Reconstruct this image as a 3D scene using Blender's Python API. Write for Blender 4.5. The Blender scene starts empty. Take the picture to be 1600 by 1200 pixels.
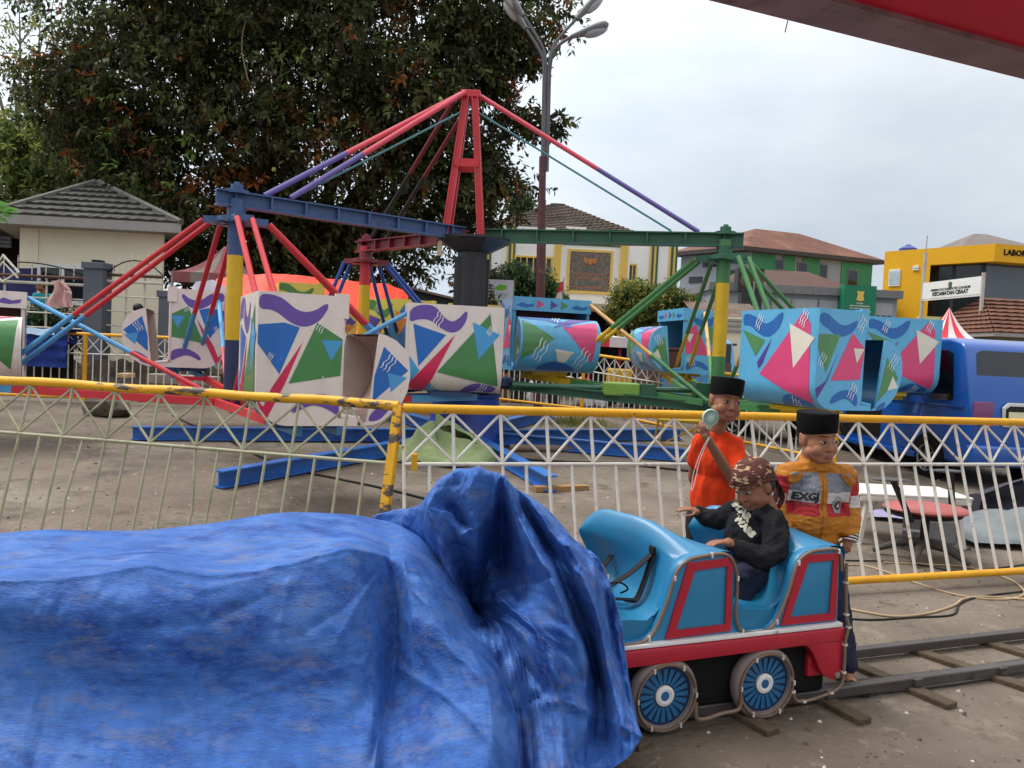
import bpy, bmesh, math, random
import numpy as np
from mathutils import Vector, Matrix, Euler, noise
R = math.radians
random.seed(7)
SC = bpy.context.scene
COL = SC.collection
# ------------------------------------------------------------------ camera
CAMH, FPX, PITCH, ROLL = 1.45, 1200.0, math.atan(52/1200), 0.048
_f = Vector((0, math.cos(PITCH), -math.sin(PITCH)))
_u0 = Vector((0, math.sin(PITCH), math.cos(PITCH)))
_r = math.cos(ROLL)*Vector((1, 0, 0)) + math.sin(ROLL)*_u0
_u = -math.sin(ROLL)*Vector((1, 0, 0)) + math.cos(ROLL)*_u0
CP = Vector((0, 0, CAMH))
cam = bpy.data.cameras.new('camera')
cam.lens = 27.0; cam.sensor_width = 36.0; cam.clip_start = 0.05; cam.clip_end = 2000
camo = bpy.data.objects.new('camera', cam); COL.objects.link(camo)
camo.matrix_world = Matrix(((_r.x, _u.x, -_f.x, 0), (_r.y, _u.y, -_f.y, 0), (_r.z, _u.z, -_f.z, CAMH), (0, 0, 0, 1)))
SC.camera = camo
# ------------------------------------------------------------------ sky
SUN_EL, SUN_AZ = 60.0, -78.0          # azimuth from +Y towards +X
w = bpy.data.worlds.new('World'); SC.world = w; w.use_nodes = True
nt = w.node_tree; nt.nodes.clear()
def N(t, **k):
    n = nt.nodes.new(t)
    for a, b in k.items(): setattr(n, a, b)
    return n
out = N('ShaderNodeOutputWorld'); bg = N('ShaderNodeBackground'); bg.inputs['Strength'].default_value = 0.1
sky = N('ShaderNodeTexSky', sky_type='NISHITA', sun_disc=False, sun_elevation=R(SUN_EL), sun_rotation=R(SUN_AZ), air_density=1.0, dust_density=2.0)
tc = N('ShaderNodeTexCoord'); sep = N('ShaderNodeSeparateXYZ')
nt.links.new(tc.outputs['Generated'], sep.inputs[0])
ramp = N('ShaderNodeValToRGB'); cr = ramp.color_ramp      # overcast: brighter towards the zenith
cr.elements[0].position = 0.0; cr.elements[0].color = (.29, .325, .36, 1)
cr.elements[1].position = 1.0; cr.elements[1].color = (1.0, 1.0, 1.0, 1)
e = cr.elements.new(.18); e.color = (.335, .365, .395, 1)
e = cr.elements.new(.42); e.color = (.45, .475, .50, 1)
nt.links.new(sep.outputs['Z'], ramp.inputs[0])
mp = N('ShaderNodeMapping'); mp.inputs['Scale'].default_value = (1.5, 1.5, 4.2)
nt.links.new(tc.outputs['Generated'], mp.inputs[0])
nz = N('ShaderNodeTexNoise'); nz.inputs['Scale'].default_value = 2.1; nz.inputs['Detail'].default_value = 6; nz.inputs['Roughness'].default_value = .55
nt.links.new(mp.outputs[0], nz.inputs['Vector'])
r2 = N('ShaderNodeValToRGB'); c2 = r2.color_ramp
c2.elements[0].position = .36; c2.elements[0].color = (.86, .89, .925, 1)
c2.elements[1].position = .66; c2.elements[1].color = (1.08, 1.07, 1.06, 1)
nt.links.new(nz.outputs[0], r2.inputs[0])
mul = N('ShaderNodeMixRGB', blend_type='MULTIPLY'); mul.inputs[0].default_value = 1
nt.links.new(ramp.outputs[0], mul.inputs[1]); nt.links.new(r2.outputs[0], mul.inputs[2])
# thin cloud lit by the hidden sun: a broad brighter area round its direction
sd = Vector((-.42, .72, .55)).normalized()
dt = N('ShaderNodeVectorMath', operation='DOT_PRODUCT'); dt.inputs[1].default_value = sd
nt.links.new(tc.outputs['Generated'], dt.inputs[0])
mr = N('ShaderNodeMapRange'); mr.inputs[1].default_value = .6; mr.inputs[2].default_value = 1.0; mr.inputs[3].default_value = .8; mr.inputs[4].default_value = 1.22
nt.links.new(dt.outputs['Value'], mr.inputs[0])
sc_ = N('ShaderNodeVectorMath', operation='SCALE'); nt.links.new(mul.outputs[0], sc_.inputs[0]); nt.links.new(mr.outputs[0], sc_.inputs['Scale'])
sc2 = N('ShaderNodeVectorMath', operation='SCALE'); sc2.inputs['Scale'].default_value = 19.4; nt.links.new(sc_.outputs[0], sc2.inputs[0])
mx = N('ShaderNodeMixRGB'); mx.inputs[0].default_value = .92
nt.links.new(sky.outputs[0], mx.inputs[1]); nt.links.new(sc2.outputs[0], mx.inputs[2])
nt.links.new(mx.outputs[0], bg.inputs[0]); nt.links.new(bg.outputs[0], out.inputs[0])
# ------------------------------------------------------------------ sun behind cloud
sl = bpy.data.lights.new('sun', 'SUN'); sl.energy = 2.0; sl.angle = R(25); sl.color = (1, .96, .9)
so = bpy.data.objects.new('sun', sl); COL.objects.link(so)
sdir = Vector((math.sin(R(SUN_AZ))*math.cos(R(SUN_EL)), math.cos(R(SUN_AZ))*math.cos(R(SUN_EL)), math.sin(R(SUN_EL))))
so.rotation_euler = sdir.to_track_quat('Z', 'Y').to_euler(); so.location = (0, 0, 30)
vs = SC.view_settings; vs.view_transform = 'Standard'; vs.look = 'None'; vs.exposure = 0.4; vs.gamma = 1.0
SC.cycles.max_bounces = 6; SC.cycles.transparent_max_bounces = 8
# ------------------------------------------------------------------ placing
def ray(px, py): return _f + (px-800)/FPX*_r + (600-py)/FPX*_u
def P(px, py, d):
    v = ray(px, py); return CP + v*(d/v.y)
def Z(px, py, z=0.0):
    v = ray(px, py); return CP + v*((z-CAMH)/v.z)
def gz(y, x=0.0):
    k = min(1, max(0, (x-2.5)/3)); k = k*k*(3-2*k)
    return (min(max(0.0, (y-5.6)*.04), .55) if y > 5.6 else 0.0)-.27*k*min(1, max(0, (y-5.6)/4))
def G(px, py):
    p = Z(px, py, 0)
    for i in range(30): p = Z(px, py, gz(p.y, p.x)*.5 + p.z*.5)
    return p
# ------------------------------------------------------------------ materials
def S(r, g, b):
    f = lambda c: (c/255/12.92) if c/255 <= .04045 else ((c/255+.055)/1.055)**2.4
    return (f(r), f(g), f(b))
MATS = {}
def mat(name, col, rough=.6, spec=.4, var=.18, scale=4.0, bump=0.0, bscale=60.0, metal=0.0, dirt=None, coat=0.0, stretch=(1, 1, 1), hue=0.0):
    """dirt = list of (colour, threshold, scale, softness[, stretch])"""
    if name in MATS: return MATS[name]
    m = bpy.data.materials.new(name); m.use_nodes = True; MATS[name] = m
    t = m.node_tree; b = t.nodes['Principled BSDF']; L = t.links.new
    b.inputs['Roughness'].default_value = rough; b.inputs['Metallic'].default_value = metal
    b.inputs['Specular IOR Level'].default_value = spec; b.inputs['Coat Weight'].default_value = coat
    tcn = t.nodes.new('ShaderNodeTexCoord'); mpn = t.nodes.new('ShaderNodeMapping'); mpn.inputs['Scale'].default_value = stretch
    L(tcn.outputs['Object'], mpn.inputs[0])
    n = t.nodes.new('ShaderNodeTexNoise'); n.inputs['Scale'].default_value = scale; n.inputs['Detail'].default_value = 5; n.inputs['Roughness'].default_value = .6
    L(mpn.outputs[0], n.inputs['Vector'])
    rp = t.nodes.new('ShaderNodeValToRGB'); c = rp.color_ramp
    lo = tuple(max(0, x*(1-var)) for x in col); hi = tuple(min(1, x*(1+var)) for x in col)
    if hue: hi = (min(1, hi[0]*(1+hue)), hi[1], hi[2]*(1-hue))
    c.elements[0].position = .3; c.elements[0].color = (*lo, 1); c.elements[1].position = .7; c.elements[1].color = (*hi, 1)
    L(n.outputs[0], rp.inputs[0]); cur = rp.outputs[0]
    for d in (dirt or []):
        dc, th, ds, soft = d[:4]
        src = tcn.outputs['Object']
        if len(d) > 4:
            m2 = t.nodes.new('ShaderNodeMapping'); m2.inputs['Scale'].default_value = d[4]; m2.inputs['Location'].default_value = (3.1*ds, 1.7, 5.3)
            L(src, m2.inputs[0]); src = m2.outputs[0]
        n2 = t.nodes.new('ShaderNodeTexNoise'); n2.inputs['Scale'].default_value = ds; n2.inputs['Detail'].default_value = 6; n2.inputs['Roughness'].default_value = .65
        L(src, n2.inputs['Vector'])
        r3 = t.nodes.new('ShaderNodeMapRange'); r3.inputs[1].default_value = th; r3.inputs[2].default_value = th+soft
        L(n2.outputs[0], r3.inputs[0])
        mxn = t.nodes.new('ShaderNodeMixRGB'); mxn.inputs[2].default_value = (*dc, 1)
        L(r3.outputs[0], mxn.inputs[0]); L(cur, mxn.inputs[1]); cur = mxn.outputs[0]
    L(cur, b.inputs['Base Color'])
    if bump:
        nb = t.nodes.new('ShaderNodeTexNoise'); nb.inputs['Scale'].default_value = bscale; nb.inputs['Detail'].default_value = 4
        L(mpn.outputs[0], nb.inputs['Vector'])
        bn = t.nodes.new('ShaderNodeBump'); bn.inputs['Strength'].default_value = bump; bn.inputs['Distance'].default_value = .02
        L(nb.outputs[0], bn.inputs['Height']); L(bn.outputs[0], b.inputs['Normal'])
    return m
CHIP = S(82, 74, 66)
# ------------------------------------------------------------------ objects
def thing(name, label, cat, loc=(0, 0, 0), rz=0.0, group=None):
    o = bpy.data.objects.new(name, None); COL.objects.link(o); o.empty_display_size = .1
    o.location = loc; o.rotation_euler = (0, 0, rz)
    return tag(o, label, cat, group)
def tag(o, label=None, cat=None, group=None, kind=None):
    if label: o['label'] = label
    if cat: o['category'] = cat
    if group: o['group'] = group
    if kind: o['kind'] = kind
    return o
def copy_tree(o, parent=None):
    c = o.copy(); COL.objects.link(c)
    if parent: c.parent = parent
    for ch in [x for x in bpy.data.objects if x.parent == o]: copy_tree(ch, c)
    return c
def chain(o):
    m = Matrix.Identity(4)
    while o is not None:
        m = (Matrix.Translation(o.location) @ o.rotation_euler.to_matrix().to_4x4()) @ m
        o = o.parent
    return m
def frame(p, z, up=(0, 0, 1)):
    """matrix whose local Z runs along z from p"""
    z = Vector(z).normalized(); up = Vector(up)
    if abs(z.dot(up.normalized())) > .98: up = Vector((1, 0, 0))
    x = up.cross(z).normalized(); y = z.cross(x)
    return Matrix(((x.x, y.x, z.x, p[0]), (x.y, y.y, z.y, p[1]), (x.z, y.z, z.z, p[2]), (0, 0, 0, 1)))
class MB:
    def __init__(s): s.v = []; s.f = []; s.m = []
    def add(s, vs, fs, mi=0, M=None):
        b = len(s.v)
        s.v += [tuple(M @ Vector(v)) if M else tuple(v) for v in vs]
        s.f += [tuple(b+i for i in f) for f in fs]; s.m += [mi]*len(fs); return s
    def box(s, c, d, mi=0, M=None, taper=1.0):
        x, y, z = [k/2 for k in d]; q = taper
        vs = [(c[0]+a*x*(q if e > 0 else 1), c[1]+b*y*(q if e > 0 else 1), c[2]+e*z) for e in (-1, 1) for a, b in ((-1, -1), (1, -1), (1, 1), (-1, 1))]
        return s.add(vs, [(3, 2, 1, 0), (4, 5, 6, 7), (0, 1, 5, 4), (1, 2, 6, 5), (2, 3, 7, 6), (3, 0, 4, 7)], mi, M)
    def bar(s, p, q, w, h=None, mi=0, up=(0, 0, 1)):
        p = Vector(p); q = Vector(q); L = (q-p).length
        return s.box((0, 0, L/2), (w, h or w, L), mi, frame(p, q-p, up))
    def ibeam(s, p, q, h, w, mi=0, t=.018, ribs=0, rmi=None):
        p = Vector(p); q = Vector(q); L = (q-p).length; M = frame(p, q-p)
        s.box((0, h/2-t/2, L/2), (w, t, L), mi, M); s.box((0, -h/2+t/2, L/2), (w, t, L), mi, M)
        s.box((0, 0, L/2), (t, h-2*t, L), mi, M)
        for i in range(ribs): s.box((0, 0, L*(i+.5)/ribs), (w*.94, h-2.2*t, .02), mi if rmi is None else rmi, M)
        return s
    def tube(s, pts, r, n=8, mi=0, cap=True, split=None):
        pts = [Vector(p) for p in pts]; k = len(pts); rr = r if isinstance(r, (list, tuple)) else [r]*k
        b = len(s.v); x = None
        for i, p in enumerate(pts):
            d = (pts[min(i+1, k-1)]-pts[max(i-1, 0)]).normalized()
            if x is None: x = d.orthogonal().normalized()
            x = (x-d*x.dot(d)).normalized(); y = d.cross(x)
            for j in range(n):
                a = 2*math.pi*j/n; s.v.append(tuple(p+(x*math.cos(a)+y*math.sin(a))*rr[i]))
        for i in range(k-1):
            for j in range(n):
                s.f.append((b+i*n+j, b+i*n+(j+1) % n, b+(i+1)*n+(j+1) % n, b+(i+1)*n+j)); s.m.append(mi if split is None else (mi if i < split[0] else split[1]))
        if cap:
            s.f.append(tuple(b+j for j in range(n))[::-1]); s.m.append(mi)
            s.f.append(tuple(b+(k-1)*n+j for j in range(n))); s.m.append(mi if split is None else split[1])
        return s
    def prism(s, poly, h, mi=0, M=None, z0=0.0, side=None):
        """poly in local xy extruded from z0 to z0+h"""
        n = len(poly); a = sum(poly[i][0]*poly[(i+1) % n][1]-poly[(i+1) % n][0]*poly[i][1] for i in range(n))
        if a < 0: poly = poly[::-1]
        vs = [(x, y, z0) for x, y in poly]+[(x, y, z0+h) for x, y in poly]
        s.add(vs, [tuple(range(n))[::-1], tuple(range(n, 2*n))], mi, M)
        b = len(s.v)-2*n
        for i in range(n): s.f.append((b+i, b+(i+1) % n, b+n+(i+1) % n, b+n+i)); s.m.append(mi if side is None else side)
        return s
    def lathe(s, prof, n=24, mi=0, M=None, cap=True, arc=2*math.pi, sy=1.0):
        k = len(prof); b = len(s.v); full = abs(arc-2*math.pi) < 1e-6; m = n if full else n+1
        for r_, z in prof:
            for j in range(m):
                a = arc*j/n; p = Vector((r_*math.cos(a), r_*math.sin(a)*sy, z)); s.v.append(tuple(M @ p if M else p))
        for i in range(k-1):
            for j in range(n):
                j2 = (j+1) % m if full else j+1
                s.f.append((b+i*m+j, b+i*m+j2, b+(i+1)*m+j2, b+(i+1)*m+j)); s.m.append(mi)
        if cap and full:
            if prof[0][0] > 1e-6: s.f.append(tuple(b+j for j in range(m))[::-1]); s.m.append(mi)
            if prof[-1][0] > 1e-6: s.f.append(tuple(b+(k-1)*m+j for j in range(m))); s.m.append(mi)
        return s
    def grid(s, fn, nu, nv, mi=0, flip=False, wrap=False):
        b = len(s.v)
        for i in range(nu+1):
            for j in range(nv+1): s.v.append(tuple(fn(i/nu, j/nv)))
        for i in range(nu):
            for j in range(nv):
                q = (b+i*(nv+1)+j, b+(i+1)*(nv+1)+j, b+(i+1)*(nv+1)+j+1, b+i*(nv+1)+j+1)
                s.f.append(q[::-1] if flip else q); s.m.append(mi)
        return s
    def ball(s, c, r, mi=0, nu=12, nv=8, M=None):
        c = Vector(c); rr = r if isinstance(r, (tuple, list)) else (r, r, r)
        def fn(u, v):
            a = 2*math.pi*u; t = math.pi*(v-.5); p = Vector((c.x+rr[0]*math.cos(a)*math.cos(t), c.y+rr[1]*math.sin(a)*math.cos(t), c.z+rr[2]*math.sin(t)))
            return M @ p if M else p
        return s.grid(fn, nu, nv, mi)
    def build(s, name, mats, parent=None, smooth=None, local=False, bevel=0.0, label=None, merge=False):
        """world-space verts unless local=True; smooth = angle in degrees"""
        me = bpy.data.meshes.new(name)
        vs = s.v; base = None
        if parent is not None and not local:
            M = chain(parent).inverted(); vs = [tuple(M @ Vector(v)) for v in vs]
        elif parent is None and not local:
            a = np.array(vs); base = Vector(((a[:, 0].min()+a[:, 0].max())/2, (a[:, 1].min()+a[:, 1].max())/2, a[:, 2].min()))
            vs = [tuple(Vector(v)-base) for v in vs]
        me.from_pydata(vs, [], s.f)
        for m_ in (mats if isinstance(mats, (list, tuple)) else [mats]): me.materials.append(m_)
        me.polygons.foreach_set('material_index', s.m)
        if merge or bevel:
            bm = bmesh.new(); bm.from_mesh(me)
            if merge: bmesh.ops.remove_doubles(bm, verts=bm.verts, dist=1e-4)
            bmesh.ops.recalc_face_normals(bm, faces=bm.faces)
            if bevel: bmesh.ops.bevel(bm, geom=[e_ for e_ in bm.edges if len(e_.link_faces) == 2 and e_.calc_face_angle(0) > .6], offset=bevel, segments=2, affect='EDGES', profile=.5, clamp_overlap=True)
            bm.to_mesh(me); bm.free()
        if smooth:
            me.polygons.foreach_set('use_smooth', [True]*len(me.polygons)); me.set_sharp_from_angle(angle=R(smooth))
        me.update()
        o = bpy.data.objects.new(name, me); COL.objects.link(o)
        if parent: o.parent = parent
        if base is not None: o.location = base
        if label: o['label'] = label
        return o
def lettering(name, text, size, M, m, parent, depth=.002, bold=0.0, width=None, spacing=1.0):
    cu = bpy.data.curves.new(name, 'FONT'); cu.body = text; cu.size = size; cu.extrude = depth; cu.align_x = 'CENTER'; cu.align_y = 'CENTER'; cu.offset = bold; cu.space_character = spacing
    cu.resolution_u = 2
    ob = bpy.data.objects.new(name, cu); COL.objects.link(ob)
    bpy.context.view_layer.update()
    me = bpy.data.meshes.new_from_object(ob.evaluated_get(bpy.context.evaluated_depsgraph_get()))
    COL.objects.unlink(ob); bpy.data.objects.remove(ob); bpy.data.curves.remove(cu)
    me.materials.clear(); me.materials.append(m)
    T = M
    if width and len(me.vertices):  # keep the letters' proportions
        xs = [v.co.x for v in me.vertices]; k = width/max(1e-6, max(xs)-min(xs)); T = M @ Matrix.Diagonal((k, k if k < 1.35 else 1.35, 1, 1))
    if parent is not None: T = chain(parent).inverted() @ T
    me.transform(T); me.name = name
    o = bpy.data.objects.new(name, me); COL.objects.link(o); o.parent = parent
    return o
def face_frame(o, x, z):
    """matrix with local x along x, local y along z (up), local z outward; x cross z points outward"""
    x = Vector(x).normalized(); z = Vector(z).normalized(); n = x.cross(z)
    return Matrix(((x.x, z.x, n.x, o[0]), (x.y, z.y, n.y, o[1]), (x.z, z.z, n.z, o[2]), (0, 0, 0, 1)))
def smoothpath(pts, k=8):
    pts = [Vector(p) for p in pts]; o = []
    for i in range(len(pts)-1):
        a, b, c, d = pts[max(i-1, 0)], pts[i], pts[i+1], pts[min(i+2, len(pts)-1)]
        for j in range(k):
            t = j/k; o.append(.5*((2*b)+(c-a)*t+(2*a-5*b+4*c-d)*t*t+(3*b-a-3*c+d)*t**3))
    return o+[pts[-1]]
# ================================================================== SETTING
def Xp(px, d, py=480): return P(px, py, d).x
def Hp(px, py, d): return P(px, py, d).z
m_ground = mat('dusty_asphalt', S(113, 102, 91), .93, .2, .22, 1.3, bump=.9, bscale=18, dirt=[
    (S(134, 125, 112), .5, .55, .2), (S(98, 87, 76), .5, .32, .12), (S(86, 80, 75), .56, .9, .12), (S(94, 84, 74), .55, 2.6, .12), (S(140, 128, 113), .58, 4.5, .16), (S(128, 118, 105), .6, 9, .12), (S(80, 74, 68), .6, 22, .1), (S(168, 156, 140), .69, 60, .05), (S(66, 61, 57), .67, 75, .05)])
mb = MB()
ys = [-40, -5, 5.6, 6.6, 7.6, 8.6, 9.6, 12, 15, 19.35, 60, 160, 600]; xs = [-500, -120, -30, -8, 0, 2.5, 3, 3.5, 4, 4.5, 5, 5.5, 8, 30, 120, 500]
for i in range(len(ys)-1):
    for j in range(len(xs)-1):
        mb.add([(a_, b_, gz(b_, a_)) for a_, b_ in ((xs[j], ys[i]), (xs[j+1], ys[i]), (xs[j+1], ys[i+1]), (xs[j], ys[i+1]))], [(0, 1, 2, 3)])
tag(mb.build('ground', m_ground, merge=True), 'dusty grey brown asphalt yard with dirt patches', 'ground', kind='structure')
# loose grit and scraps: nobody could count them
rg = random.Random(3); mb = MB()
for i in range(2800):
    y = 2.2+11*rg.random()**1.4; x = rg.uniform(-.75, .75)*y*1.05
    s = rg.uniform(.004, .016)*(1 if rg.random() < .93 else 2.0); z = gz(y, x)
    a = rg.uniform(0, 6.3); k = rg.uniform(.5, 1.2)
    vs = [(x+s*math.cos(a+b*1.571)*(k if b % 2 else 1), y+s*math.sin(a+b*1.571)*(k if b % 2 else 1), z-.002) for b in range(4)]+[(x+s*.2, y-s*.1, z+s*rg.uniform(.3, .9))]
    mb.add(vs, [(0, 1, 4), (1, 2, 4), (2, 3, 4), (3, 0, 4)], rg.choice((0, 0, 0, 1, 1, 2)))
tag(mb.build('gravel', [mat('grit_dark', S(78, 72, 66), .9), mat('grit_mid', S(128, 118, 106), .9), mat('grit_pale', S(196, 188, 176), .8)]), 'scattered grit and pale scraps on the asphalt', 'gravel', kind='stuff')
# ---- building materials
m_cream = mat('cream_plaster', S(226, 216, 190), .85, .2, .05, 1.2, dirt=[(S(176, 164, 138), .6, 1.1, .35, (1, 1, .35))])
m_white = mat('white_plaster', S(236, 235, 232), .8, .2, .05, .5, dirt=[(S(180, 176, 160), .6, .8, .3, (1.6, 1.6, .2))])
m_greywall = mat('grey_wall_paint', S(146, 151, 158), .8, .25, .07, .4, dirt=[(S(112, 116, 122), .6, .6, .3, (1.4, 1.4, .25))])
m_greyfas = mat('grey_fascia', S(150, 146, 142), .7, .3, .08)
m_yellow = mat('yellow_wall_paint', S(222, 166, 30), .7, .3, .06, .5, dirt=[(S(178, 128, 24), .62, .7, .3, (1.5, 1.5, .25))])
m_yelltrim = mat('yellow_trim', S(222, 186, 92), .6, .3, .06)
m_greentrim = mat('green_trim', S(66, 98, 66), .6, .3, .08)
m_glass = mat('dark_window_glass', S(30, 34, 38), .08, .7, .2, .5)
m_glass2 = mat('blue_grey_glass', S(78, 86, 94), .1, .7, .12, .3)
m_wframe = mat('white_frame', S(220, 220, 216), .5, .4, .05)
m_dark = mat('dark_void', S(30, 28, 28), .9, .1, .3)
m_green = mat('green_cladding', S(58, 130, 84), .6, .3, .12, .6)
m_greenblk = mat('sign_green', S(20, 118, 82), .5, .4, .06, .8)
m_concrete = mat('grey_concrete', S(122, 122, 122), .85, .2, .12, 2, bump=.2)
def tilemat(name, col, rows, cols, dark=.45, rough=.8, dirt=None):
    """roof covering: courses along object-space height, joints across"""
    if name in MATS: return MATS[name]
    m = mat(name, col, rough, .25, .2, 1.5, dirt=dirt)
    t = m.node_tree; L = t.links.new; b = t.nodes['Principled BSDF']; tcn = [n for n in t.nodes if n.type == 'TEX_COORD'][0]
    wv = t.nodes.new('ShaderNodeTexWave'); wv.wave_type = 'BANDS'; wv.bands_direction = 'Z'; wv.wave_profile = 'SAW'; wv.inputs['Scale'].default_value = rows; wv.inputs['Distortion'].default_value = .12; wv.inputs['Detail'].default_value = 1; wv.inputs['Detail Scale'].default_value = 6
    L(tcn.outputs['Object'], wv.inputs['Vector'])
    wx = t.nodes.new('ShaderNodeTexWave'); wx.wave_type = 'BANDS'; wx.bands_direction = 'X'; wx.wave_profile = 'SIN'; wx.inputs['Scale'].default_value = cols; wx.inputs['Distortion'].default_value = .05
    L(tcn.outputs['Object'], wx.inputs['Vector'])
    ad = t.nodes.new('ShaderNodeMath'); ad.operation = 'MULTIPLY_ADD'; ad.inputs[1].default_value = .35; L(wx.outputs['Fac'], ad.inputs[0]); L(wv.outputs['Fac'], ad.inputs[2])
    bn = t.nodes.new('ShaderNodeBump'); bn.inputs['Strength'].default_value = 1.0; bn.inputs['Distance'].default_value = .06
    L(ad.outputs[0], bn.inputs['Height']); L(bn.outputs[0], b.inputs['Normal'])
    return m
def hiproof(mb, c, z0, z1, over=.5, rf=.25, thick=.16, mi=0, fi=1, axis=0, courses=0, lip=.035):
    """hip roof over quad c (ccw); axis 0: ridge along c0-c1"""
    c = [Vector((p[0], p[1], 0)) for p in c]; ce = sum(c, Vector())/4
    c = [p+(p-ce).normalized()*over for p in c]
    if axis: a, b = (c[0]+c[1])/2, (c[2]+c[3])/2
    else: a, b = (c[3]+c[0])/2, (c[1]+c[2])/2
    r0 = a.lerp(b, .5-rf/2); r1 = a.lerp(b, .5+rf/2)
    v = [(p.x, p.y, z0) for p in c]+[(p.x, p.y, z0+thick) for p in c]+[(r0.x, r0.y, z1), (r1.x, r1.y, z1)]
    mb.add(v, [(3, 2, 1, 0)]+[(i, (i+1) % 4, 4+(i+1) % 4, 4+i) for i in range(4)], fi)
    b0 = len(mb.v)-10
    fs = [(4, 5, 9, 8), (5, 6, 9), (6, 7, 8, 9), (7, 4, 8)] if not axis else [(4, 5, 8), (5, 6, 9, 8), (6, 7, 9), (7, 4, 8, 9)]
    if not courses:
        for f in fs: mb.f.append(tuple(b0+i for i in f)); mb.m.append(mi)
    else:
        for f in fs:
            q = [Vector(v[i]) for i in f]; a_, b_ = q[0], q[1]; d_, c_ = (q[3], q[2]) if len(q) == 4 else (q[2], q[2]); nn_ = (b_-a_).cross(d_-a_).normalized(); nn_ = nn_ if nn_.z > 0 else -nn_
            for i in range(courses):
                t0, t1 = i/courses, (i+1)/courses; m_ = max(4, int((b_-a_).length*(1-t0*.6)*7)); lo = []; hi = []
                for j in range(m_+1):
                    s_ = j/m_; wob = .4*abs(math.sin(s_*m_*1.5708)) if m_ < 90 else 0
                    lo.append(a_.lerp(d_, t0).lerp(b_.lerp(c_, t0), s_)+nn_*lip*(.75+wob)); hi.append(a_.lerp(d_, t1).lerp(b_.lerp(c_, t1), s_)+nn_*.002)
                base = [a_.lerp(d_, t0).lerp(b_.lerp(c_, t0), j/m_)-nn_*.01 for j in range(m_+1)]
                k0 = len(mb.v); mb.v += [tuple(p) for p in lo+hi+base]; n_1 = m_+1
                for j in range(m_): mb.f += [(k0+j, k0+j+1, k0+n_1+j+1, k0+n_1+j), (k0+2*n_1+j, k0+2*n_1+j+1, k0+j+1, k0+j)]; mb.m += [mi, mi]
    return [Vector((p.x, p.y, z0+thick)) for p in c], Vector((r0.x, r0.y, z1)), Vector((r1.x, r1.y, z1))
def window(parent, x0, x1, z0, z1, y, frame_m, glass_m, bars=0, rows=0, t=.07, name='window'):
    """front-facing window (towards -Y), frame proud of the wall, pane as sub-part"""
    f = MB(); q = .05
    f.box(((x0+x1)/2, y-q/2, z1-t/2), (x1-x0, q, t)); f.box(((x0+x1)/2, y-q/2-.012, z0+t/2), (x1-x0+.06, q+.03, t))
    for x in (x0+t/2, x1-t/2): f.box((x, y-q/2, (z0+z1)/2), (t, q, z1-z0-2*t))
    for i in range(bars):
        x = x0+(x1-x0)*(i+1)/(bars+1); f.box((x, y-q/2, (z0+z1)/2), (t*.6, q*.9, z1-z0-2*t))
    for i in range(rows):
        z = z0+(z1-z0)*(i+1)/(rows+1); f.box(((x0+x1)/2, y-q/2, z), (x1-x0-2*t, q*.8, t*.6))
    o = f.build(name, frame_m, parent)
    MB().box(((x0+x1)/2, y-.006, (z0+z1)/2), (x1-x0-2*t+.01, .01, z1-z0-2*t+.01)).build('pane', glass_m, o)
    return o
# ---- small cream house, left
D = 17.0; x0, x1 = Xp(30, D, 420), Xp(256, D, 420); zt = Hp(150, 361, D); gb = gz(D)
hs = thing('house', 'small cream house with grey tiled hip roof', 'house', ((x0+x1)/2, D, gb))
MB().prism([(x0, D), (x1, D), (x1-1.9, D+3.4), (x0-1.9, D+3.4)], zt-gb, z0=gb).build('wall', m_cream, hs)
mb = MB(); tl = tilemat('dark_grey_roof_tiles', S(80, 78, 74), 1.05, 1.6, dirt=[(S(58, 58, 52), .52, 2.2, .2), (S(98, 96, 88), .62, 5, .1)])
ce, ra, rb = hiproof(mb, [(x0, D), (x1, D), (x1-1.7, D+3.4), (x0-1.7, D+3.4)], zt, Hp(155, 287, D+1.7), .62, .02, .2, courses=7, lip=.06)
ro = mb.build('roof', [tl, m_greyfas], hs)
mb = MB()
for a, b in ((ce[0], ra), (ce[1], rb), (ce[2], rb), (ce[3], ra)): mb.tube([a+Vector((0, 0, .03)), b+Vector((0, 0, .04))], .07, 6)
mb.build('ridge_cap', mat('ridge_grey', S(104, 102, 96), .8), ro, smooth=50)
window(hs, Xp(58, D, 440), Xp(141, D, 440), Hp(100, 476, D), Hp(100, 413, D), D, m_wframe, m_glass, 1, 0, .09)
for xx in (x0+.22, x1-.22): MB().box((xx, D-.012, (zt+gb)/2), (.4, .024, zt-gb-.02)).build('corner_pilaster', m_cream, hs)
# ---- white office building, middle
D = 34.0; gb = .55
ob = thing('office_building', 'white two storey office with green and yellow stripes under a brown hip roof', 'building', (Xp(900, D), D, gb))
xl, xa, xb, xr = Xp(736, D), Xp(862, D), Xp(976, D), Xp(1054, D); zl = Hp(800, 353, D); zr = Hp(1020, 368, D); zc = Hp(915, 362, D-.8)
mb = MB(); mb.prism([(xl, D), (xa, D), (xa, D+8), (xl, D+8)], zl-gb, z0=gb); mb.prism([(xb, D), (xr, D), (xr, D+8), (xb, D+8)], zr-gb, z0=gb); mb.build('wall', m_white, ob)
MB().prism([(xa+.004, D-.8), (xb-.004, D-.8), (xb-.004, D+7.9), (xa+.004, D+7.9)], zc-gb, z0=gb).build('entrance_block', m_white, ob)
mb = MB(); rt = tilemat('brown_shingle_roof', S(96, 84, 76), 1.0, .6, dirt=[(S(70, 62, 58), .5, .7, .2), (S(126, 114, 102), .62, 2.5, .1)])
x0, x1 = Xp(752, D+.6, 360), Xp(1000, D+.6, 360)
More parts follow.
